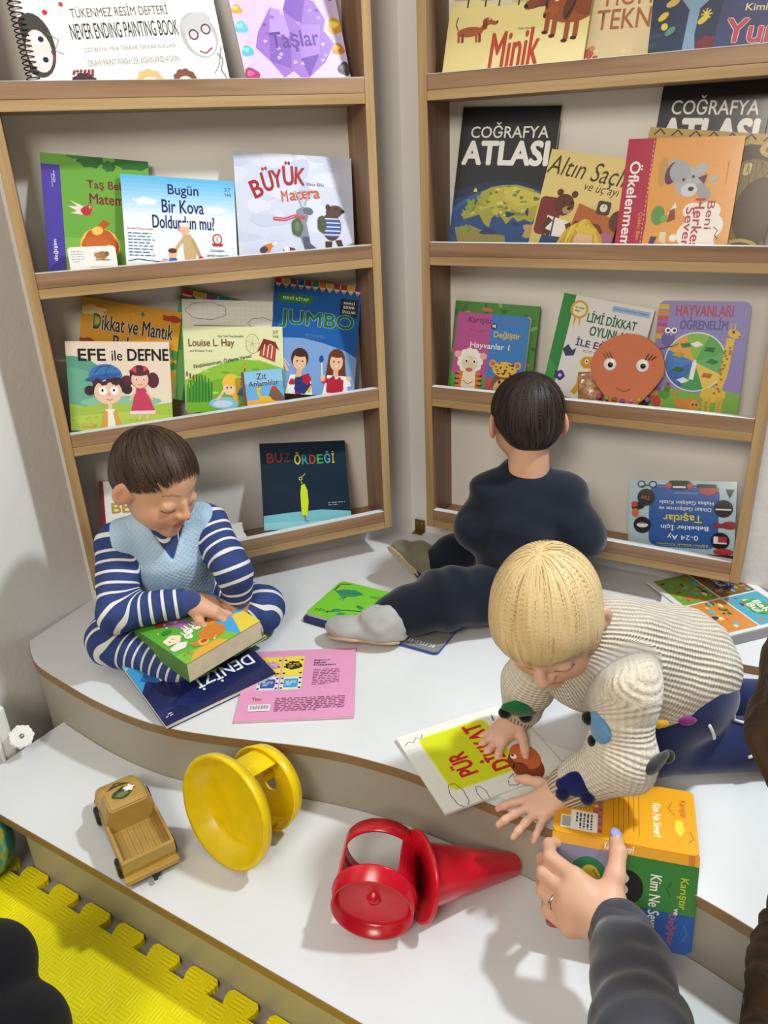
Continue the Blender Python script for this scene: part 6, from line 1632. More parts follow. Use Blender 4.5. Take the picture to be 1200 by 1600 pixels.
def basis(fwd_, up_):
    """columns: right(subject's left is +x when looking along -fwd), forward, up"""
    f = nrm(fwd_); u = np.array(up_, float); u = nrm(u - f * (u @ f)); r = np.cross(f, u)
    return np.stack([r, f, u], 1)       # x = subject's right, y = forward, z = up
# ------------------------------------------------------------------ people
def skin_mat():
    t = NT('skin', (220, 170, 140), .48, spec=.35, sss=.12)
    col = t.attr('Col', 'Color')
    nz = t.noise(t.coords('Object'), 90, 3)
    t.color(t.mix(t.math('MULTIPLY', nz, .10), col, (205, 130, 105)))
    t.bump(t.noise(t.coords('Object'), 900, 2), .06, .0006)
    return t.m
M_SKIN = skin_mat()
def hair_mat(name, dark, mid, light):
    t = NT(name, mid, .55, spec=.3)
    u = t.attr('tint')
    t.color(t.ramp(u, [(0.0, dark), (.5, mid), (1.0, light)]))
    t.bump(t.math('SINE', t.math('MULTIPLY', t.attr('flow'), 260.0)), .25, .0008)
    return t.m
def cloth(name, color, bump=.25, scale=500, rough=.92, sheen=.3):
    t = NT(name, color, rough, spec=.15)
    t.b.inputs['Sheen Weight'].default_value = sheen
    v = t.coords('Object'); c = lin(color)
    t.color(t.ramp(t.noise(v, 25, 4), [(.3, tuple(x * .88 for x in c[:3]) + (1,)), (.7, tuple(min(1, x * 1.1) for x in c[:3]) + (1,))]))
    t.bump(t.noise(v, scale, 3), bump, .0012)
    return t.m
def striped(name, base, line, period, width):
    t = NT(name, base, .9, spec=.15)
    f = t.math('FRACT', t.math('DIVIDE', t.attr('s'), period))
    m = t.math('GREATER_THAN', f, 1 - width)
    nz = t.noise(t.coords('Object'), 60, 3)
    t.color(t.mix(m, t.ramp(nz, [(.3, tuple(int(v * .9) for v in base)), (.7, base)]), line))
    t.bump(t.noise(t.coords('Object'), 600, 2), .25, .001)
    return t.m

SKIN_A, SKIN_B, SKIN_C, SKIN_D = lin((214, 165, 134)), lin((216, 168, 138)), lin((226, 182, 158)), lin((214, 168, 142))

def add_head(S, c, R, sc=1.0, ears=True):
    c = np.array(c, float)
    L = lambda x, y, z: c + R @ (np.array([x, y, z]) * sc)
    S.ell(L(0, -.010, .016), np.array([.068, .081, .069]) * sc, R, .012, 1)
    S.ell(L(0, .020, -.030), np.array([.055, .056, .058]) * sc, R, .02, 1)
    S.ell(L(0, .030, -.052), np.array([.042, .044, .040]) * sc, R, .015, 1)
    for s in (-1, 1):
        S.ell(L(s * .030, .046, -.040), np.array([.024, .022, .024]) * sc, R, .014, 1)
        S.ell(L(s * .027, .0640, -.009), np.array([.0135, .0105, .0105]) * sc, R, .005, 2)
        if ears:
            RE = R @ np.array(Matrix.Rotation(s * .45, 3, 'Z')) @ np.array(Matrix.Rotation(-.18, 3, 'X'))
            S.ell(L(s * .072, -.006, -.016), np.array([.0065, .0165, .025]) * sc, RE, .006, 3)
            S.ell(L(s * .077, .001, -.014), np.array([.005, .008, .013]) * sc, RE, .004, 3, 'sub')
            S.ell(L(s * .066, .004, -.014), np.array([.006, .010, .016]) * sc, RE, .008, 3)
    S.cap(L(0, .076, -.004), L(0, .0865, -.024), .0048 * sc, .0072 * sc, .008, 1)
    S.ell(L(0, .0865, -.0265), np.array([.0088, .0078, .0072]) * sc, R, .006, 1)
    for s in (-1, 1): S.ell(L(s * .0085, .080, -.029), np.array([.0062, .0065, .0055]) * sc, R, .005, 1)
    S.cap(L(-.011, .0735, -.0485), L(.011, .0735, -.0485), .0050 * sc, .0050 * sc, .006, 4)
    S.cap(L(-.010, .0715, -.0575), L(.010, .0715, -.0575), .0056 * sc, .0056 * sc, .006, 4)
    S.cap(L(-.016, .0775, -.0532), L(.016, .0775, -.0532), .0014 * sc, .0014 * sc, .003, 4, op='sub')
    S.ell(L(0, .062, -.078), np.array([.018, .014, .014]) * sc, R, .014, 1)
    return L

def add_hand(S, w, yf, zb, size, side, curl, spread=.10, thumb=(.75, .25, .15, .2), k=.006, fat=1.0, tag_=9):
    """w wrist, yf finger direction, zb out of the back of the hand, side +1: thumb at local +x"""
    y = nrm(yf); z = np.array(zb, float); z = nrm(z - y * (z @ y)); x = np.cross(y, z) * side
    w = np.array(w, float)
    Lp = lambda a, b, c=0: w + (x * a + y * b + z * c) * size
    tips = []
    kn = [(.030, .090, 0), (.010, .096, .003), (-.011, .091, .001), (-.030, .080, -.004)]
    seg = [(.043, .026, .021), (.048, .029, .022), (.043, .027, .021), (.033, .020, .018)]
    rad = [.0098, .0100, .0094, .0082]
    for i in range(4):
        a = Lp(*kn[i]); r = rad[i] * size * fat
        S.cap(Lp(kn[i][0] * .55, .004, -.001), a, .0140 * size * fat, .0108 * size * fat, .012 * size / .55, tag_)
        d = nrm(y + x * spread * (1.5 - i) * .9); ang = 0; p = a
        cu = curl[i]
        ax = np.cross(d, z)        # bending towards -z
        for j in range(3):
            ang += cu[j]
            dd = d * math.cos(ang) - z * math.sin(ang)
            q = p + dd * seg[i][j] * size
            S.cap(p, q, r * (1 - .07 * j), r * (1 - .07 * (j + 1)), k * .7, tag_ + 1 + i); p = q
        tips.append((p, dd, nrm(z * math.cos(ang) + d * math.sin(ang)), r))
    S.ell(Lp(0, .045, -.002), np.array([.036, .050, .013]) * size * np.array([1, 1, fat]), np.stack([x, y, z], 1), .012, tag_)
    p = Lp(.024, .022, -.006); out, b1, b2, dn = thumb
    d = nrm(x * out + y * (1 - out * .45) - z * dn)
    S.cap(Lp(.012, .012, -.004), p, .014 * size * fat, .0135 * size * fat, .008, tag_)
    for j, (ln, bend) in enumerate(((.042, 0), (.033, b1), (.026, b2))):
        d = nrm(d * math.cos(bend) + (y * .8 - x * .6) * math.sin(bend))
        q = p + d * ln * size; S.cap(p, q, (.0128 - .0012 * j) * size * fat, (.0116 - .0012 * j) * size * fat, k, tag_ + 5); p = q
    tips.append((p, d, z, .0092 * size * fat))
    return tips

def paint_skin(V, base, L=None, c=None, R=None, sc=1.0, brow=None, lash=True, hands=()):
    n = len(V); C = np.tile(np.array(base), (n, 1))
    def mixin(m, col):
        m = np.clip(m, 0, 1)[:, None]; C[:, :3] = C[:, :3] * (1 - m) + np.array(col)[None, :3] * m
    if c is not None:
        q = ((V - np.array(c)) @ R) / sc
        red = lin((206, 120, 104))
        for s in (-1, 1):
            mixin(.45 * np.exp(-(((q[:, 0] - s * .034) / .020) ** 2 + ((q[:, 1] - .055) / .03) ** 2 + ((q[:, 2] + .040) / .016) ** 2)), red)
            mixin(.40 * np.exp(-(((q[:, 0] - s * .074) / .010) ** 2 + ((q[:, 2] + .016) / .022) ** 2)), red)
            if brow is not None:
                zz = .0125 + .004 * np.sin(np.clip((s * q[:, 0] - .012) / .030, 0, 1) * math.pi)
                m = (np.abs(q[:, 2] - zz) < .0020) & (s * q[:, 0] > .011) & (s * q[:, 0] < .042) & (q[:, 1] > .04)
                mixin(m * .5, brow)
            if lash:
                zz = -.0165 - .0035 * np.sin(np.clip((s * q[:, 0] - .015) / .025, 0, 1) * math.pi)
                m = (np.abs(q[:, 2] - zz) < .0013) & (s * q[:, 0] > .015) & (s * q[:, 0] < .041) & (q[:, 1] > .05)
                mixin(m * .85, lin((46, 28, 20)))
        mixin(.35 * np.exp(-((q[:, 0] / .012) ** 2 + ((q[:, 1] - .09) / .012) ** 2 + ((q[:, 2] + .027) / .010) ** 2)), red)
        lip = np.exp(-((q[:, 0] / .015) ** 4 + ((q[:, 2] + .053) / .0095) ** 4)) * (q[:, 1] > .062)
        mixin(.75 * lip, lin((196, 104, 96)))
        mixin(.8 * ((np.abs(q[:, 2] + .0532) < .0011) & (np.abs(q[:, 0]) < .016) & (q[:, 1] > .06)), lin((120, 50, 46)))
    for t_ in hands:       # rosier fingertips and knuckles
        for p, d, z, r in t_:
            mixin(.35 * np.exp(-(np.linalg.norm(V - p, axis=1) / .007) ** 2), lin((212, 128, 112)))
    return C

def make_hair(parent, c, R, sc, infl, zline, crown, mat, seed=1, strips=900, steps=6, step=.006, comb=None, jag=.004, vox=.0026, extra=None, width=.0016, contrast=1.0):
    c = np.array(c, float); L = lambda x, y, z: c + R @ (np.array([x, y, z]) * sc)
    S = Soft()
    S.ell(L(0, -.010, .016), (np.array([.068, .081, .069]) + infl) * sc, R, .01)
    S.ell(L(0, -.042, -.022), (np.array([.052, .044, .045]) + infl * .6) * sc, R, .02)
    if extra: extra(S, L)
    yl, zl = zip(*zline)
    def clip(P):
        q = ((P - c) @ R) / sc
        az = np.arctan2(q[..., 0], q[..., 1])
        j = jag * (np.sin(az * 31 + seed) + .6 * np.sin(az * 57 + 2 * seed) + .5 * np.sin(az * 13))
        return (np.interp(q[..., 1], yl, zl) + j - q[..., 2]) * .75 * sc
    def thin(P):        # the hair thins out towards the hairline
        h = -clip(P) / (.75 * sc)
        return .0010 * wob(P, 160, seed) + (infl + .0035) * sc * np.exp(-np.maximum(h, 0) / .008)
    V, Q = S.mesh(vox, warp=thin, clip=clip, smooth=2)
    ob = soft_obj('hair', V, Q, mat, parent)
    def attrs(V):
        q = ((V - c) @ R) / sc - np.array(crown)
        az = np.arctan2(q[:, 0], q[:, 1]); d = np.linalg.norm(q, axis=1)
        rs = np.random.RandomState(seed); tint = np.zeros(len(V))
        for f, a in ((9, .16), (23, .14), (47, .12), (90, .10)): tint += contrast * a * np.sin(az * f + rs.uniform(0, 6) + d * rs.uniform(5, 40))
        return az, np.clip(.45 + tint, 0, 1)
    az, ti = attrs(V); fattr(ob, 'flow', az); fattr(ob, 'tint', ti)
    # locks: thin ribbons following the surface away from the crown
    rs = np.random.RandomState(seed + 5)
    q0 = ((V - c) @ R) / sc; hgt_ = q0[:, 2] - np.interp(q0[:, 1], yl, zl)
    ok = np.flatnonzero(hgt_ > .010); idx = rs.choice(ok, strips); P = V[idx].copy()
    room = np.clip((hgt_[idx] * sc + .002) / (steps * step), .15, 1.0)
    crw = L(*crown); VV, QQ, TT, FF = [], [], [], []
    def grad(P):
        e = .001; return np.stack([S.eval(P + e * np.eye(3)[i]) - S.eval(P - e * np.eye(3)[i]) for i in range(3)], 1)
    lines = []; nr = []
    for k in range(steps + 1):
        g = grad(P); g /= np.linalg.norm(g, axis=1, keepdims=True) + 1e-9
        d = S.eval(P); lift = .0009
        P = P - g * (d - lift)[:, None]
        lines.append(P.copy()); nr.append(g)
        rad = P - crw; rad -= g * (rad * g).sum(1, keepdims=True)
        if comb is not None: rad = rad / (np.linalg.norm(rad, axis=1, keepdims=True) + 1e-9) + np.array(R @ np.array(comb))
        rad -= g * (rad * g).sum(1, keepdims=True)
        rad /= np.linalg.norm(rad, axis=1, keepdims=True) + 1e-9
        P = P + rad * (step * room)[:, None]
    lines, nr = np.array(lines), np.array(nr)
    # drop ribbons that start below the hairline
    keep = np.ones(strips, bool)
    lines, nr = lines[:, keep], nr[:, keep]; n = lines.shape[1]
    tan = np.gradient(lines, axis=0); sidev = np.cross(nr, tan); sidev /= np.linalg.norm(sidev, axis=2, keepdims=True) + 1e-9
    wd = (width * np.array([.5 + .5 * math.sin(math.pi * min(1, (k + .6) / (steps + .8))) for k in range(steps + 1)]))[:, None, None]
    wd[-1] *= .25
    A, B = lines + sidev * wd, lines - sidev * wd
    V2 = np.concatenate([A.reshape(-1, 3), B.reshape(-1, 3)]); m = (steps + 1) * n
    i0 = (np.arange(steps)[:, None] * n + np.arange(n)[None]).ravel()
    Q2 = np.stack([i0, i0 + m, i0 + n + m, i0 + n], 1)
    o2 = soft_obj('hair_locks', V2, Q2, mat, ob)
    o2.matrix_parent_inverse = (ob.matrix_parent_inverse.inverted() @ Matrix.Identity(4)).inverted() if False else Matrix.Identity(4)
    base = np.clip(ti[idx] + rs.normal(0, .15 * contrast, strips), 0, 1)[keep]
    fattr(o2, 'tint', np.tile(np.tile(base, steps + 1), 2)); fattr(o2, 'flow', np.zeros(len(V2)))
    return ob

def garment(name, S, vox, mat, parent, warp=None, clip=None, rib=None, smooth=1, s_off=None):
    V, Q = S.mesh(vox, warp, clip, smooth)
    ob = soft_obj(name, V, Q, mat, parent)
    tg, s, best = S.params(V)
    if s_off is not None: s = s_off(V, s, tg)
    fattr(ob, 's', s)
    if rib is not None: fattr(ob, 'rib', rib(V, tg, s))
    return ob, V
def folds(f, a, seed):
    return lambda P: a * wob(P, f, seed) + a * .5 * wob(P, f * 2.3, seed + 3)

# ============================ boy in striped clothes (left)
pA = tag(empty('person', Matrix.Translation((-.435, 1.40, 0))), 'toddler in a light blue vest and navy striped clothes reading a thick book', 'person')
RA = basis((.74, -.52, -.44), (.30, -.12, 1))
hcA = np.array((-.412, 1.337, .374))
S = Soft(); add_head(S, hcA, RA, 1.0)
S.cap(hcA + RA @ np.array((0, -.026, -.055)), (-.428, 1.378, .262), .034, .042, .015, 1)
PEL, CH = np.array((-.435, 1.415, .075)), np.array((-.430, 1.385, .205))
shL, shR = np.array((-.352, 1.402, .243)), np.array((-.508, 1.350, .238))
elR, wrR = np.array((-.504, 1.255, .140)), np.array((-.378, 1.287, .140))
elL, wrL = np.array((-.292, 1.322, .182)), np.array((-.292, 1.330, .120))
S.cap(PEL, CH, .062, .060, .02); S.cap(shL, shR, .035, .035, .02)
S.chain([shR, elR, wrR], [.028, .024, .018]); S.chain([shL, elL, wrL], [.028, .024, .018])
tA = [add_hand(S, wrR, (.66, .12, -.28), (.10, -.42, .90), .56, 1, [(.25, .35, .2), (.2, .32, .2), (.2, .32, .2), (.3, .3, .2)], .16, (.72, .2, .1, .35), fat=1.22)]
tA.append(add_hand(S, wrL, (-.12, -.10, -.8), (.55, -.6, .3), .54, -1, [(.35, .4, .3)] * 4, .10, (.6, .2, .1, .3), fat=1.2))
V, Q = S.mesh(.0019, smooth=1)
bo = soft_obj('body', V, Q, M_SKIN, pA); cattr(bo, 'Col', paint_skin(V, SKIN_A, None, hcA, RA, 1.0, lin((92, 62, 44)), True, tA))
M_HA = hair_mat('dark_brown_hair', (34, 24, 18), (62, 44, 33), (96, 72, 54))
make_hair(pA, hcA, RA, 1.0, .0045, [(-.10, -.066), (-.055, -.066), (-.03, -.050), (-.012, -.010), (.012, .0), (.030, .014), (.045, .040), (.07, .058), (.1, .060)], (0, -.045, .07), M_HA, 3, 1700, 6, .0065, (.25, .75, 0), .0055, contrast=.75, width=.0012)
M_STR = striped('navy_striped_jersey', (58, 74, 128), (226, 224, 222), .0225, .25)
M_RIB = cloth('navy_ribbed_cuff', (56, 70, 122), .3, 900)
S = Soft()
S.cap(PEL + (0, 0, .03), CH, .074, .070, .03, 1, 0.0); S.cap(CH, CH + (0, -.006, .045), .068, .05, .03, 1, .13)
S.cap(shL, shR, .040, .040, .02, 1, None)
S.chain([shR, elR, elR * .12 + wrR * .88], [.042, .037, .027], .014, 2, .0); S.chain([shL, elL, elL * .12 + wrL * .88], [.042, .036, .028], .014, 3, .0)
garment('striped_top', S, .0032, M_STR, pA, folds(70, .0036, 4), smooth=2)
S = Soft()
S.cap(elR * .25 + wrR * .75, elR * -.02 + wrR * 1.02, .026, .023, .006); garment('cuff', S, .0025, M_RIB, pA)
S = Soft(); S.cap(elL * .30 + wrL * .70, wrL, .027, .024, .006); garment('cuff', S, .0025, M_RIB, pA)
# trousers
hipR, hipL = PEL + (-.050, -.018, -.008), PEL + (.055, .014, -.008)
knR, knL = np.array((-.538, 1.292, .058)), np.array((-.262, 1.388, .058))
anR, anL = np.array((-.405, 1.225, .030)), np.array((-.345, 1.290, .030))
S = Soft()
S.ell(PEL + (0, .005, -.005), (.088, .078, .068), None, .03, 1)
S.chain([hipR, knR, anR], [.058, .047, .033], .02, 2, .0); S.chain([hipL, knL, anL], [.058, .046, .033], .02, 3, .0)
M_STR2 = striped('navy_striped_trousers', (58, 74, 128), (220, 218, 214), .0185, .24)
garment('striped_trousers', S, .0034, M_STR2, pA, folds(60, .0034, 8), clip=lambda P: .001 - P[..., 2], smooth=2)
# vest
t = NT('pale_blue_quilt', (172, 200, 224), .9, spec=.15)
v = t.coords('Object'); sep = t.n('ShaderNodeSeparateXYZ'); t.l(v, sep.inputs[0])
u1 = t.math('SINE', t.math('MULTIPLY', t.math('ADD', sep.outputs[0], sep.outputs[2]), 640.0)); u2 = t.math('SINE', t.math('MULTIPLY', t.math('SUBTRACT', sep.outputs[0], sep.outputs[2]), 640.0))
t.bump(t.math('MAXIMUM', u1, u2), .30, .0012)
t.color(t.ramp(t.noise(v, 20, 3), [(.3, (162, 192, 218)), (.7, (182, 208, 230))]))
M_VEST = t.m
S = Soft()
S.cap(PEL + (0, -.002, .015), CH, .086, .078, .03, 1); S.cap(CH, CH + (0, -.004, .040), .076, .055, .03, 1)
S.cap(shL + (-.012, -.006, .004), shR + (.012, .0, .004), .046, .046, .02, 1)
S.ell(PEL + (-.072, .004, -.022), (.050, .060, .062), None, .03)
fA = nrm((.30, -.95, 0)); lA = np.array((-fA[1], fA[0], 0))      # his left
vneck = np.array(CH + (0, 0, .055))
def vclip(P):
    q = P - vneck; f = q @ fA; l = q @ lA; z = q[..., 2]
    vopen = np.where(f > -.012, (.023 + z * .50) - np.abs(l - .006), -1.0)       # V opening at the front
    arm = np.maximum(np.maximum(.082 - np.abs(l), 0) * 0 - 1, -1)
    armhole = np.maximum(.0, 0)
    sideR = np.abs(l) - .088 + np.clip(z, -.2, .2) * .0
    sideR = np.where(z > -.10, np.abs(l) - .098, -1.0)
    return np.maximum(vopen, sideR) * .8
garment('quilted_vest', S, .0032, M_VEST, pA, folds(45, .0022, 12), vclip, smooth=2)

# ============================ child in black (back view)
pB = tag(empty('person', Matrix.Translation((.265, 1.42, 0))), 'dark-haired toddler in black clothes seen from behind at the right shelf', 'person')
RB = basis((-.06, .94, -.30), (0, .25, 1))
hcB = np.array((.292, 1.492, .408)); BS = .98
S = Soft(); add_head(S, hcB, RB, BS)
S.cap(hcB + RB @ np.array((0, -.026, -.055)), (.290, 1.460, .285), .035, .046, .015, 1)
PELB, CHB = np.array((.270, 1.425, .080)), np.array((.288, 1.452, .205))
sL, sR = np.array((.228, 1.468, .255)), np.array((.358, 1.438, .255))
eL, eR = np.array((.192, 1.465, .180)), np.array((.392, 1.398, .186))
hL, hR = np.array((.245, 1.545, .140)), np.array((.385, 1.475, .140))
S.cap(PELB, CHB, .06, .06, .02); S.cap(sL, sR, .034, .034, .02)
S.chain([sL, eL, hL], [.027, .023, .018]); S.chain([sR, eR, hR], [.027, .023, .018])
tB = [add_hand(S, hL, (.5, .8, -.3), (-.2, .2, 1), .54, 1, [(.4, .4, .3)] * 4, .1, fat=1.2), add_hand(S, hR, (-.1, .9, -.35), (.2, .2, 1), .54, -1, [(.4, .4, .3)] * 4, .1, fat=1.2)]
V, Q = S.mesh(.0020, smooth=1)
bo = soft_obj('body', V, Q, M_SKIN, pB); cattr(bo, 'Col', paint_skin(V, SKIN_B, None, hcB, RB, BS, lin((60, 42, 32)), True, tB))
M_HB = hair_mat('black_brown_hair', (22, 18, 16), (44, 34, 29), (84, 68, 58))
make_hair(pB, hcB, RB, BS, .0045, [(-.10, -.074), (-.055, -.074), (-.03, -.056), (-.012, -.012), (.012, -.004), (.030, .008), (.045, .034), (.07, .050), (.1, .052)], (.01, -.05, .062), M_HB, 9, 1500, 6, .0065, (.2, -.1, -.3), .0022, contrast=.55, width=.0012)
M_BLKF = cloth('black_navy_fleece', (27, 33, 46), .35, 450, .95, .25)
S = Soft()
S.cap(PELB + (0, 0, .01), CHB, .085, .084, .04, 1); S.cap(CHB, CHB + (0, .004, .055), .080, .052, .03)
S.cap(sL, sR, .043, .043, .035)
S.cap((.288, 1.456, .275), (.290, 1.466, .300), .052, .044, .012)
S.chain([sL, eL, hL], [.044, .041, .032], .035, 2, 0.); S.chain([sR, eR, hR], [.044, .041, .032], .035, 3, 0.)
def wrinkle(d, f, a_, seed):
    d = nrm(d)
    return lambda P: a_ * np.sin((P @ d) * f + 4.0 * wob(P, 26, seed)) * np.clip(.4 + wob(P, 40, seed + 2), 0, 1) + a_ * .5 * wob(P, 60, seed + 5)
garment('black_sweatshirt', S, .0034, M_BLKF, pB, wrinkle((.25, .2, 1), 95, .0034, 21), smooth=2)
M_BLKT = cloth('black_navy_trousers', (22, 27, 40), .3, 500, .95, .2)
hN, kN, aN = np.array((.245, 1.385, .070)), np.array((.115, 1.358, .078)), np.array((.012, 1.352, .046))
hF, kF, aF = np.array((.255, 1.470, .070)), np.array((.160, 1.535, .078)), np.array((.095, 1.548, .052))
S = Soft()
S.ell(PELB + (-.005, 0, -.012), (.092, .086, .072), None, .03)
S.chain([hN, kN, aN], [.064, .058, .048], .025, 2, 0.); S.chain([hF, kF, aF], [.060, .048, .038], .025, 3, 0.)
garment('black_trousers', S, .0036, M_BLKT, pB, wrinkle((1, .5, .2), 90, .0032, 31), clip=lambda P: .001 - P[..., 2], smooth=2)
M_SLIP = cloth('grey_jersey_slipper', (172, 170, 168), .4, 500)
M_SLIP2 = cloth('taupe_suede_slipper', (122, 114, 98), .3, 700, .7)
M_SOLE = cloth('tan_suede_sole', (186, 160, 132), .25, 700, .8)
def slipper(name, heel, toe, up, mat, label, ank):
    heel, toe, ank = (np.array(q, float) for q in (heel, toe, ank))
    f = nrm(toe - heel); u = nrm(np.array(up, float) - f * (np.array(up) @ f)); r = np.cross(f, u); Rm = np.stack([r, f, u], 1)
    Lg = np.linalg.norm(toe - heel)
    S = Soft(); m = (heel + toe) / 2
    S.ell(m + f * Lg * .18 + u * .016, (.034, Lg * .38, .028), Rm, .02); S.ell(m - f * Lg * .24 + u * .024, (.032, Lg * .30, .034), Rm, .02)
    S.cap(heel + f * .03 + u * .03, ank, .036, .042, .02)
    S.cap(heel + f * .040 + u * .040, heel + f * .018 + u * .048, .031, .028, .012)
    base = float((m - u * .0) @ u)
    ob, V = garment(name, S, .0028, mat, pB, folds(120, .0030, 5), clip=lambda P: (base + .002) - P @ u, smooth=2)
    if label: ob['label'] = label
    S = Soft(); S.ell(m + f * Lg * .20, (.032, Lg * .37, .02), Rm, .01); S.ell(m - f * Lg * .24, (.028, Lg * .31, .02), Rm, .01)
    V, Q = S.mesh(.0028, clip=lambda P: np.maximum((base - .004) - P @ u, P @ u - (base + .003)), smooth=1)
    so = soft_obj('sole', V, Q, M_SOLE, ob); so.matrix_parent_inverse = Matrix.Identity(4)
slipper('slipper', (.014, 1.308, .014), (-.122, 1.338, .018), (-.10, .42, .90), M_SLIP, 'light grey jersey slipper', aN + (.0, -.01, -.004))
slipper('slipper', (.078, 1.535, .024), (.010, 1.575, .085), (.50, .45, .55), M_SLIP2, 'taupe slipper with its tan sole showing', aF)

# ============================ blond child in the knitted sweater
pC = tag(empty('person', Matrix.Translation((.44, .98, 0))), 'blond toddler in a cream knitted sweater kneeling over a book', 'person')
RC = basis((-.269, -.753, -.60), (-.37, -.468, .754))
hcC = np.array((.217, .914, .313)); CS = 1.0
S = Soft(); add_head(S, hcC, RC, CS)
S.cap(hcC + RC @ np.array((0, -.030, -.050)), (.290, .950, .245), .036, .046, .015, 1)
PELC, MC = np.array((.432, .998, .152)), np.array((.292, .945, .232))
cL, cR = np.array((.318, .872, .218)), np.array((.248, 1.004, .205))
eLc, wLc = np.array((.312, .832, .128)), np.array((.252, .858, .058))
eRc, wRc = np.array((.222, 1.030, .118)), np.array((.214, 1.052, .038))
S.cap(PELC, MC, .06, .058, .02); S.cap(cL, cR, .032, .032, .02)
S.chain([cL, eLc, wLc], [.027, .023, .018]); S.chain([cR, eRc, wRc], [.027, .023, .018])
tC = [add_hand(S, wRc + (-.006, -.004, -.012), (-.62, -.46, -.18), (-.12, -.02, .99), .55, -1, [(.12, .22, .15)] * 4, .30, (.95, .1, .1, .15), fat=1.2),
      add_hand(S, wLc + (-.010, .0, -.004), (-.86, -.32, -.36), (-.30, -.25, .92), .56, 1, [(.05, .22, .15), (.0, .2, .15), (.0, .2, .15), (.1, .2, .15)], .34, (.95, .1, .1, .1), fat=1.15)]
V, Q = S.mesh(.0019, smooth=1)
bo = soft_obj('body', V, Q, M_SKIN, pC); cattr(bo, 'Col', paint_skin(V, SKIN_C, None, hcC, RC, CS, lin((176, 140, 100)), True, tC))
M_HC = hair_mat('blond_hair', (188, 156, 106), (214, 186, 136), (242, 226, 188))
def fringe(S, L):
    S.ell(L(0, .044, .030), np.array([.050, .034, .034]), RC, .02)
    for s in (-1, 1): S.ell(L(s * .050, .018, -.002), np.array([.022, .034, .034]), RC, .02)
make_hair(pC, hcC, RC, CS, .0068, [(-.11, -.066), (-.055, -.066), (-.03, -.050), (-.012, -.012), (.012, .0), (.034, .010), (.05, .021), (.07, .028), (.11, .030)], (.0, -.045, .075), M_HC, 5, 2600, 16, .0075, (0, .55, -.1), .004, extra=fringe, width=.0011, contrast=.45)
# knitted sweater
t = NT('cream_rib_knit', (212, 198, 176), .95, spec=.1)
t.b.inputs['Sheen Weight'].default_value = .4
rb = t.attr('rib'); kn_ = t.attr('s')
nz = t.noise(t.coords('Object'), 260, 3)
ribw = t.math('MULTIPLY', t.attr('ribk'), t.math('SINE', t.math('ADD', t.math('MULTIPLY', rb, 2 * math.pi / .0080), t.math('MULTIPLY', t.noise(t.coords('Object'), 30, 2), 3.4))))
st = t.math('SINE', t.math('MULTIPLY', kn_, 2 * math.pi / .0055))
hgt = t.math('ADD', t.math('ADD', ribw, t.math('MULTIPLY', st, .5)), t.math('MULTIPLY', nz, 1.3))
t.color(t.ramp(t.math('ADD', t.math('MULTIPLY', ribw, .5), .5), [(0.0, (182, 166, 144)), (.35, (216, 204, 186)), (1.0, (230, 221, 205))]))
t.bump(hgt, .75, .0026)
M_KNIT = t.m
axC = nrm(MC - PELC); upC = nrm(np.array((0, 0, 1.)) - axC * axC[2]); ltC = np.cross(axC, upC)
def ribC(V, tg, s):
    q = V - PELC; a = np.arctan2(q @ ltC, q @ upC) * .088
    out = a.copy()
    for tg_, p0, p1 in ((2, cL, eLc), (3, eLc, wLc), (4, cR, eRc), (5, eRc, wRc)):
        d = nrm(p1 - p0); u = nrm(np.cross(d, (0.3, 1, .2))); w_ = np.cross(d, u); qq = V - p0
        m = tg == tg_; out[m] = (np.arctan2(qq @ u, qq @ w_) * .036)[m]
    return out
S = Soft()
S.cap(PELC + axC * -.006, MC, .099, .083, .03, 1, 0.); S.cap(MC, MC + axC * .03 + (0, 0, .012), .072, .050, .03, 1, .18)
S.cap(cL, cR, .046, .046, .025, 1, .18)
S.cap(cL, eLc, .048, .044, .02, 2, .0); S.cap(eLc, eLc * .2 + wLc * .8, .043, .036, .02, 3, .1)
S.cap(cR, eRc, .046, .042, .02, 4, .0); S.cap(eRc, eRc * .15 + wRc * .85, .041, .034, .02, 5, .1)
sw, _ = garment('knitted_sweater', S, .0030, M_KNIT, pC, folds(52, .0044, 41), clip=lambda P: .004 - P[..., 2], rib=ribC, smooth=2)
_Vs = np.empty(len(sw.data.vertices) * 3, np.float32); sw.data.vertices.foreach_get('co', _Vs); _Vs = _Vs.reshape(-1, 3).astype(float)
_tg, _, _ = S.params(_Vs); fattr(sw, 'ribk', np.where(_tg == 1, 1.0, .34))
# ribbed cuffs and collar
t2 = NT('cream_rib_cuff', (208, 192, 168), .95, spec=.1)
rw = t2.math('SINE', t2.math('MULTIPLY', t2.attr('rib'), 2 * math.pi / .0068))
t2.color(t2.ramp(t2.math('ADD', t2.math('MULTIPLY', rw, .5), .5), [(0, (150, 128, 102)), (.5, (206, 190, 164)), (1, (222, 208, 186))])); t2.bump(rw, .7, .0022)
def ring_rib(p0, p1):
    d = nrm(np.array(p1) - p0); u = nrm(np.cross(d, (0.3, 1, .2))); w_ = np.cross(d, u)
    return lambda V, tg, s: np.arctan2((V - p0) @ u, (V - p0) @ w_) * .034
for p0, p1 in ((eLc * .36 + wLc * .64, eLc * -.06 + wLc * 1.06), (eRc * .36 + wRc * .64, eRc * .02 + wRc * .98)):
    S = Soft(); S.cap(p0, p1, .035, .031, .01)
    ob, _ = garment('cuff', S, .0026, t2.m, sw, rib=ring_rib(p0, p1), clip=lambda P: .003 - P[..., 2]); ob.matrix_parent_inverse = Matrix.Identity(4)
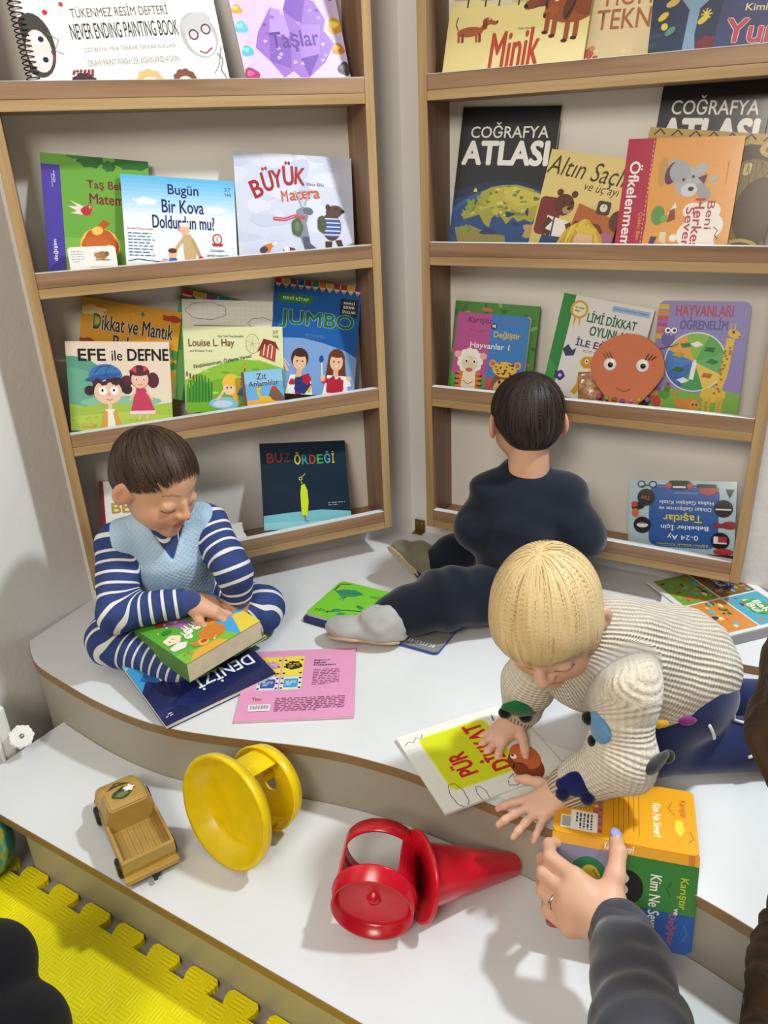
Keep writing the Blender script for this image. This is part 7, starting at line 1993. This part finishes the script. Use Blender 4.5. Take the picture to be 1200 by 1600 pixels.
# little felt cars sewn on the sleeves
def felt_car(pos, along, nrm_, col, wheel, sc=1.0):
    pos = np.array(pos, float); f = nrm(along); n_ = np.array(nrm_, float); n_ = nrm(n_ - f * (n_ @ f)); u = np.cross(n_, f); Rm = np.stack([f, u, n_], 1)
    S = Soft(); S.ell(pos, np.array([.021, .011, .006]) * sc, Rm, .006); S.ell(pos + u * .007 * sc, np.array([.013, .010, .006]) * sc, Rm, .006)
    V, Q = S.mesh(.0016); mname = 'felt_' + '%d_%d_%d' % col
    ob = soft_obj('felt_car', V, Q, MATS.get(mname) or cloth(mname, col, .5, 700), sw); ob.matrix_parent_inverse = Matrix.Identity(4)
    S = Soft()
    for s in (-1, 1): S.ell(pos + f * s * .0125 * sc - u * .009 * sc + n_ * .003, np.array([.0075, .0075, .0065]) * sc, Rm, .001)
    mname = 'felt_' + '%d_%d_%d' % wheel
    V, Q = S.mesh(.0016); o2 = soft_obj('pompom_wheel', V, Q, MATS.get(mname) or cloth(mname, wheel, .5, 700), sw); o2.matrix_parent_inverse = Matrix.Identity(4)
vC = nrm(np.array((0, 0, .897)) - np.array((.25, .95, .1)))
def on_sleeve(p0, p1, t_, r, off=(0, 0, 0)):
    c_ = np.array(p0) * (1 - t_) + np.array(p1) * t_; d = nrm(np.array(p1) - p0); n_ = vC + np.array(off); n_ = nrm(n_ - d * (n_ @ d))
    return c_ + n_ * r, n_
dR_ = nrm(wRc - eRc); dL_ = nrm(wLc - eLc); dU_ = nrm(eLc - cL)
p, n_ = on_sleeve(eRc, wRc, .30, .044, (-.15, -.3, 0)); felt_car(p, (.9, .1, -.35), n_, (24, 108, 62), (18, 18, 22), 1.45)
p, n_ = on_sleeve(eLc, wLc, .68, .037, (-.1, -.2, .1)); felt_car(p, (.95, -.2, -.1), n_, (22, 30, 92), (18, 24, 70), 1.35)
p, n_ = on_sleeve(cL, eLc, .55, .044, (-1.3, .2, 0)); felt_car(p, (.2, -.4, -.9), n_, (104, 150, 196), (18, 18, 22), 1.3)
p, n_ = on_sleeve(cL, eLc, .10, .046, (-1.2, .4, 0)); felt_car(p, (.2, -.3, -.9), n_, (34, 36, 110), (30, 30, 90), .8)
p, n_ = on_sleeve(cL, eLc, .98, .044, (1.3, 0, 0)); felt_car(p, (.5, -.1, .8), n_, (62, 62, 62), (34, 34, 34), 1.35)
# navy trousers with white piping
M_NAVY = cloth('navy_trousers', (30, 40, 84), .3, 600)
kL_, kR_ = np.array((.385, .955, .048)), np.array((.440, 1.060, .050))
fL_, fR_ = np.array((.575, .950, .036)), np.array((.600, 1.040, .040))
S = Soft(); S.ell(PELC + (.02, 0, -.02), (.075, .085, .07), None, .03)
S.chain([PELC + (.015, -.045, -.03), kL_], [.062, .050], .03, 2, 0.); S.chain([kL_, fL_], [.050, .040], .02, 2, .15)
S.chain([PELC + (.015, .045, -.03), kR_], [.062, .050], .03, 3, 0.); S.chain([kR_, fR_], [.050, .040], .02, 3, .15)
tro, _ = garment('navy_trousers', S, .0034, M_NAVY, pC, folds(40, .004, 51), clip=lambda P: .001 - P[..., 2], smooth=2)
STRO = S
M_PIPE = plain('white_piping', (226, 224, 216), .7)
for pts in ([(.452, .905, .128), (.463, .895, .112), (.470, .890, .094)], [(.520, .955, .125), (.545, .945, .110), (.565, .930, .090), (.575, .918, .070)], [(.530, .912, .048), (.548, .912, .052), (.566, .914, .062)]):
    P_ = np.array([np.array(pts[0]) * (1 - u) * (1 - u) + 2 * np.array(pts[1]) * u * (1 - u) + np.array(pts[-1]) * u * u for u in np.linspace(0, 1, 12)])
    for _ in range(4):      # lay the piping on the cloth
        e = .001; g = np.stack([STRO.eval(P_ + e * np.eye(3)[i]) - STRO.eval(P_ - e * np.eye(3)[i]) for i in range(3)], 1); g /= np.linalg.norm(g, axis=1, keepdims=True) + 1e-9
        P_ = P_ - g * (STRO.eval(P_) - .0015)[:, None]
    V, F = tube_data(P_.tolist(), .0024, 7); o = mesh_obj('piping', V, F, M_PIPE, None, True); o.parent = tro
S = Soft(); S.cap(fL_ + (.01, 0, -.004), fL_ + (.075, .01, -.008), .034, .026, .01); S.cap(fR_ + (.01, 0, -.004), fR_ + (.075, .01, -.008), .034, .026, .01)
garment('socks', S, .0034, M_NAVY, pC, clip=lambda P: .001 - P[..., 2])
# bright shirt hem peeping out under the sweater
for pos, col in (((.372, .868, .155), (196, 150, 30)), ((.415, .878, .150), (120, 40, 110)), ((.345, .862, .158), (40, 46, 120))):
    S = Soft(); S.ell(pos, (.013, .006, .007), None, .004); V, Q = S.mesh(.002, folds(200, .001, 3)); mname = 'hem_%d' % col[0]
    soft_obj('shirt_hem', V, Q, cloth(mname, col, .3, 700), pC)
# ============================ adult whose hand holds the board book (right edge)
pD = tag(empty('person', Matrix.Translation((.60, .28, Z_FLOOR))), 'adult in a charcoal sweatshirt with lilac nails holding the open board book', 'person')
W_ = np.array((.256, .676, .018))
S = Soft()
KN = [np.array(q) for q in ((.222, .713, .047), (.211, .699, .033), (.207, .687, .019), (.210, .673, .005))]
PI = [np.array(q) for q in ((.198, .746, .046), (.188, .735, .030), (.186, .722, .013), (.190, .706, -.004))]
DI = [np.array(q) for q in ((.203, .775, .036), (.193, .766, .020), (.191, .753, .003), (.196, .735, -.012))]
TI = [np.array(q) for q in ((.222, .789, .026), (.213, .782, .010), (.211, .769, -.006), (.214, .750, -.020))]
for i in range(4):
    S.cap(W_ + (.0, .0, .008 - .006 * i), KN[i], .019, .0125, .016, 9)
    S.cap(KN[i], PI[i], .0108, .0098, .005, 10 + i); S.cap(PI[i], DI[i], .0096, .0088, .004, 10 + i); S.cap(DI[i], TI[i], .0088, .0075, .004, 10 + i)
S.ell((W_ + KN[1] + KN[2]) / 3 + (.004, .004, .0), (.026, .026, .030), None, .015, 9)
TH = [np.array(q) for q in ((.258, .686, .032), (.272, .708, .050), (.283, .735, .062), (.2865, .758, .060))]
S.cap(W_, TH[0], .022, .018, .012, 9); S.cap(TH[0], TH[1], .0165, .0130, .010, 14); S.cap(TH[1], TH[2], .0125, .0108, .006, 14); S.cap(TH[2], TH[3], .0108, .0088, .005, 14)
S.chain([W_, (.262, .60, .030), (.240, .43, .062)], [.024, .030, .036], .02, 8)
S.chain([(.240, .43, .062), (.47, .30, .26)], [.038, .045], .03, 8)
PELD, CHD = np.array((.66, .25, .015)), np.array((.60, .30, .24))
S.cap(PELD, CHD, .11, .10, .05); S.cap((.46, .30, .27), (.74, .33, .27), .05, .05, .04)
hcD = np.array((.545, .545, .455)); RD = basis((-.45, .70, -.55), (-.1, .45, .9))
add_head(S, hcD, RD, 1.22); S.cap(hcD + RD @ np.array((0, -.03, -.07)), CHD + (0, .03, .08), .048, .06, .03)
V, Q = S.mesh(.0028, smooth=1)
bo = soft_obj('body', V, Q, M_SKIN, pD); cattr(bo, 'Col', paint_skin(V, SKIN_D, None, hcD, RD, 1.22, lin((70, 48, 36)), True))
M_NAIL = plain('lilac_nail_polish', (158, 160, 214), .18, spec=.6, coat=.6)
def nail(p, d, n_, r):
    d, n_ = nrm(d), np.array(n_, float); n_ = nrm(n_ - d * (n_ @ d)); Rm = np.stack([np.cross(d, n_), d, n_], 1)
    Sn = Soft(); Sn.ell(np.array(p) + n_ * r * .72, np.array([r * .80, r * 1.15, r * .36]), Rm, .001); V, Q = Sn.mesh(.0009)
    soft_obj('fingernail', V, Q, M_NAIL, bo).matrix_parent_inverse = Matrix.Identity(4)
nail(TH[3] + (0, .003, 0), TH[3] - TH[2], (.0, -.55, .83), .0092)
M_RING = plain('silver_ring', (200, 196, 190), .25, metal=.9)
rc = KN[2] * .55 + PI[2] * .45
V, F = lathe([(.0108, -.0016), (.0122, -.0016), (.0122, .0016), (.0108, .0016)], 28, frame(rc, PI[2] - KN[2]), True)
o = mesh_obj('ring', V, F, M_RING, None, True); o.parent = pD; o.matrix_parent_inverse = pD.matrix_basis.inverted()
M_CHAR = cloth('charcoal_sweatshirt', (62, 62, 70), .35, 420, .95, .3)
S = Soft()
S.chain([(.264, .648, .024), (.262, .60, .030), (.245, .515, .046), (.238, .42, .064)], [.037, .043, .050, .055], .02, 2, 0.)
S.chain([(.238, .42, .064), (.47, .30, .26)], [.055, .064], .03, 2, .25)
S.cap(PELD, CHD, .135, .125, .05, 1); S.cap((.46, .30, .27), (.74, .33, .27), .066, .066, .05, 1); S.chain([(.74, .33, .27), (.80, .40, .12), (.68, .44, .06)], [.064, .055, .042], .03)
axD = nrm(np.array((.238, .42, .064)) - np.array((.264, .648, .024)))
def sleeve_folds(P):
    u = (P - np.array((.264, .648, .024))) @ axD; w_ = wob(P, 38, 4)
    return .0042 * np.sin(u * 150 + 3.2 * w_) * (.55 + .45 * wob(P, 55, 9)) + .002 * wob(P, 130, 6)
garment('charcoal_sweatshirt', S, .0034, M_CHAR, pD, sleeve_folds, smooth=2)
S = Soft(); S.cap((.258, .668, .021), (.265, .640, .025), .0325, .036, .006)
M_CUFF = cloth('charcoal_rib_cuff', (64, 64, 72), .3, 900)
garment('sleeve_cuff', S, .0028, M_CUFF, pD)
S = Soft(); S.ell(PELD + (0, 0, -.03), (.14, .12, .105), None, .04); S.chain([PELD + (-.05, -.05, -.04), PELD + (-.10, -.36, -.03), PELD + (-.08, -.40, -.20)], [.08, .062, .045], .03); S.chain([PELD + (.07, -.05, -.04), PELD + (.10, -.38, -.03), PELD + (.10, -.42, -.20)], [.08, .062, .045], .03)
garment('dark_trousers', S, .006, M_NAVY, pD, clip=lambda P: (Z_STEP + .001) - P[..., 2] - np.where(P[..., 1] < .10, .127, 0))
M_HD = hair_mat('brown_long_hair', (30, 20, 14), (56, 39, 27), (92, 68, 47))
def longhair(S, L):
    S.chain([L(-.06, -.01, .03), L(-.07, -.02, -.04)], [.045, .045], .03)
    S.chain([L(.075, -.02, .02), L(.085, -.02, -.06), (.66, .50, .30), (.68, .42, .15)], [.045, .045, .05, .03], .03)
    S.ell(L(0, -.05, -.05), np.array([.09, .06, .09]), RD, .04)
make_hair(pD, hcD, RD, 1.22, .014, [(-.2, -.5), (.0, -.5), (.030, -.5), (.050, -.2), (.060, .03), (.1, .05)], (0, -.03, .08), M_HD, 15, 2200, 12, .012, (0, -.2, -.6), .004, vox=.005, extra=longhair, contrast=.8)

# long lock hanging forward over her shoulder
S = Soft(); LK = [np.array(q) for q in ((.470, .640, .470), (.424, .640, .415), (.413, .634, .340), (.432, .580, .25), (.362, .478, .19), (.338, .438, .13), (.335, .405, .04))]
S.chain(LK, [.040, .042, .040, .036, .034, .030, .008], .03, 1, 0.)
V, Q = S.mesh(.0036, warp=lambda P: .0016 * wob(P, 260, 3) + .0022 * np.sin(P[..., 0] * 300 + P[..., 1] * 180 + 2 * wob(P, 40, 5)), smooth=1)
lk = soft_obj('hair_lock', V, Q, M_HD, pD)
az = np.arctan2(V[:, 0] - .40, V[:, 1] - .55)
fattr(lk, 'flow', V[:, 0] * 8 + V[:, 1] * 5 + .1 * wob(V, 40, 2)); fattr(lk, 'tint', np.clip(.42 + .22 * np.sin(V[:, 0] * 420 + V[:, 1] * 260 + 3 * wob(V, 30, 5)) + .15 * wob(V, 200, 8), 0, 1))
rs = np.random.RandomState(4); st = []
for _ in range(36):      # loose strands
    o_ = np.clip(rs.normal(0, .015, 3), -.022, .022) + (.008, 0, 0); pts = []
    for i_ in range(len(LK)):
        pts.append(LK[i_] + o_ * (1.1 + .12 * i_) + rs.normal(0, .003, 3))
    P_ = [pts[0]]
    for i_ in range(len(pts) - 1):
        for u in (.33, .66, 1.0): P_.append(pts[i_] * (1 - u) + pts[i_ + 1] * u)
    P_ = np.array(P_); P_[1:-1] = (P_[:-2] + 2 * P_[1:-1] + P_[2:]) / 4
    st.append(tube_data(P_.tolist(), .0006, 4))
V, F = join_data(*st); hs_ = mesh_obj('loose_strands', V, F, M_HD, None, True); hs_.parent = lk
fattr(hs_, 'flow', np.zeros(len(V))); fattr(hs_, 'tint', np.full(len(V), .35))

# ============================ adult in black trousers (lower left edge)
pE = tag(empty('person', Matrix.Translation((-.80, .45, Z_FLOOR))), 'adult in black trousers whose knees show at the lower left edge', 'person')
M_BLKK = cloth('black_stretch_trousers', (20, 20, 24), .2, 900, .9, .1)
k1, k2 = np.array((-.520, .668, -.012)), np.array((-.472, .602, -.052))
hp = np.array((-.98, .40, -.10))
S = Soft()
S.chain([hp + (0, .07, 0), k1], [.085, .052], .02, 2, 0.); S.chain([hp + (.05, -.08, -.02), k2], [.09, .062], .02, 3, 0.)
S.chain([k1 + (0, 0, -.004), (-.60, .72, -.19)], [.050, .040], .02); S.chain([k2 + (0, 0, -.01), (-.52, .55, -.20)], [.058, .042], .02)
S.ell(hp, (.14, .15, .11), None, .04)
garment('black_trousers', S, .0045, M_BLKK, pE, clip=lambda P: (Z_FLOOR + .0135) - P[..., 2], smooth=2)
S = Soft(); S.cap(hp + (0, 0, .05), hp + (-.02, .02, .40), .12, .11, .05); S.cap(hp + (-.06, .18, .42), hp + (.02, -.15, .42), .06, .06, .05)
hcE = hp + np.array((.03, .05, .64)); RE_ = basis((.8, .6, -.2), (0, 0, 1))
S2 = Soft(); add_head(S2, hcE, RE_, 1.2); S2.cap(hcE + (0, 0, -.08), hp + (-.02, .02, .42), .05, .06, .03); S2.cap(hp, hp + (-.02, .02, .40), .10, .09, .05)
S2.chain([hp + (0, .07, 0), k1, (-.60, .72, -.19)], [.06, .036, .03], .02); S2.chain([hp + (.05, -.08, -.02), k2, (-.52, .55, -.20)], [.06, .04, .03], .02)
V, Q = S2.mesh(.004); bo = soft_obj('body', V, Q, M_SKIN, pE); cattr(bo, 'Col', paint_skin(V, SKIN_D, None, hcE, RE_, 1.2, lin((60, 44, 34)), True))
S.chain([hp + (-.06, .18, .42), hp + (.12, .22, .20), hp + (.30, .16, .10)], [.055, .048, .036], .03); S.chain([hp + (.02, -.15, .42), hp + (.20, -.14, .20), hp + (.34, -.04, .10)], [.055, .048, .036], .03)
garment('grey_jumper', S, .006, M_CHAR, pE, folds(40, .004, 71))
make_hair(pE, hcE, RE_, 1.2, .006, [(-.10, -.06), (-.05, -.06), (-.012, -.01), (.03, .012), (.045, .034), (.1, .05)], (0, -.045, .07), M_HA, 23, 500, 6, .008, None, .003, vox=.004)
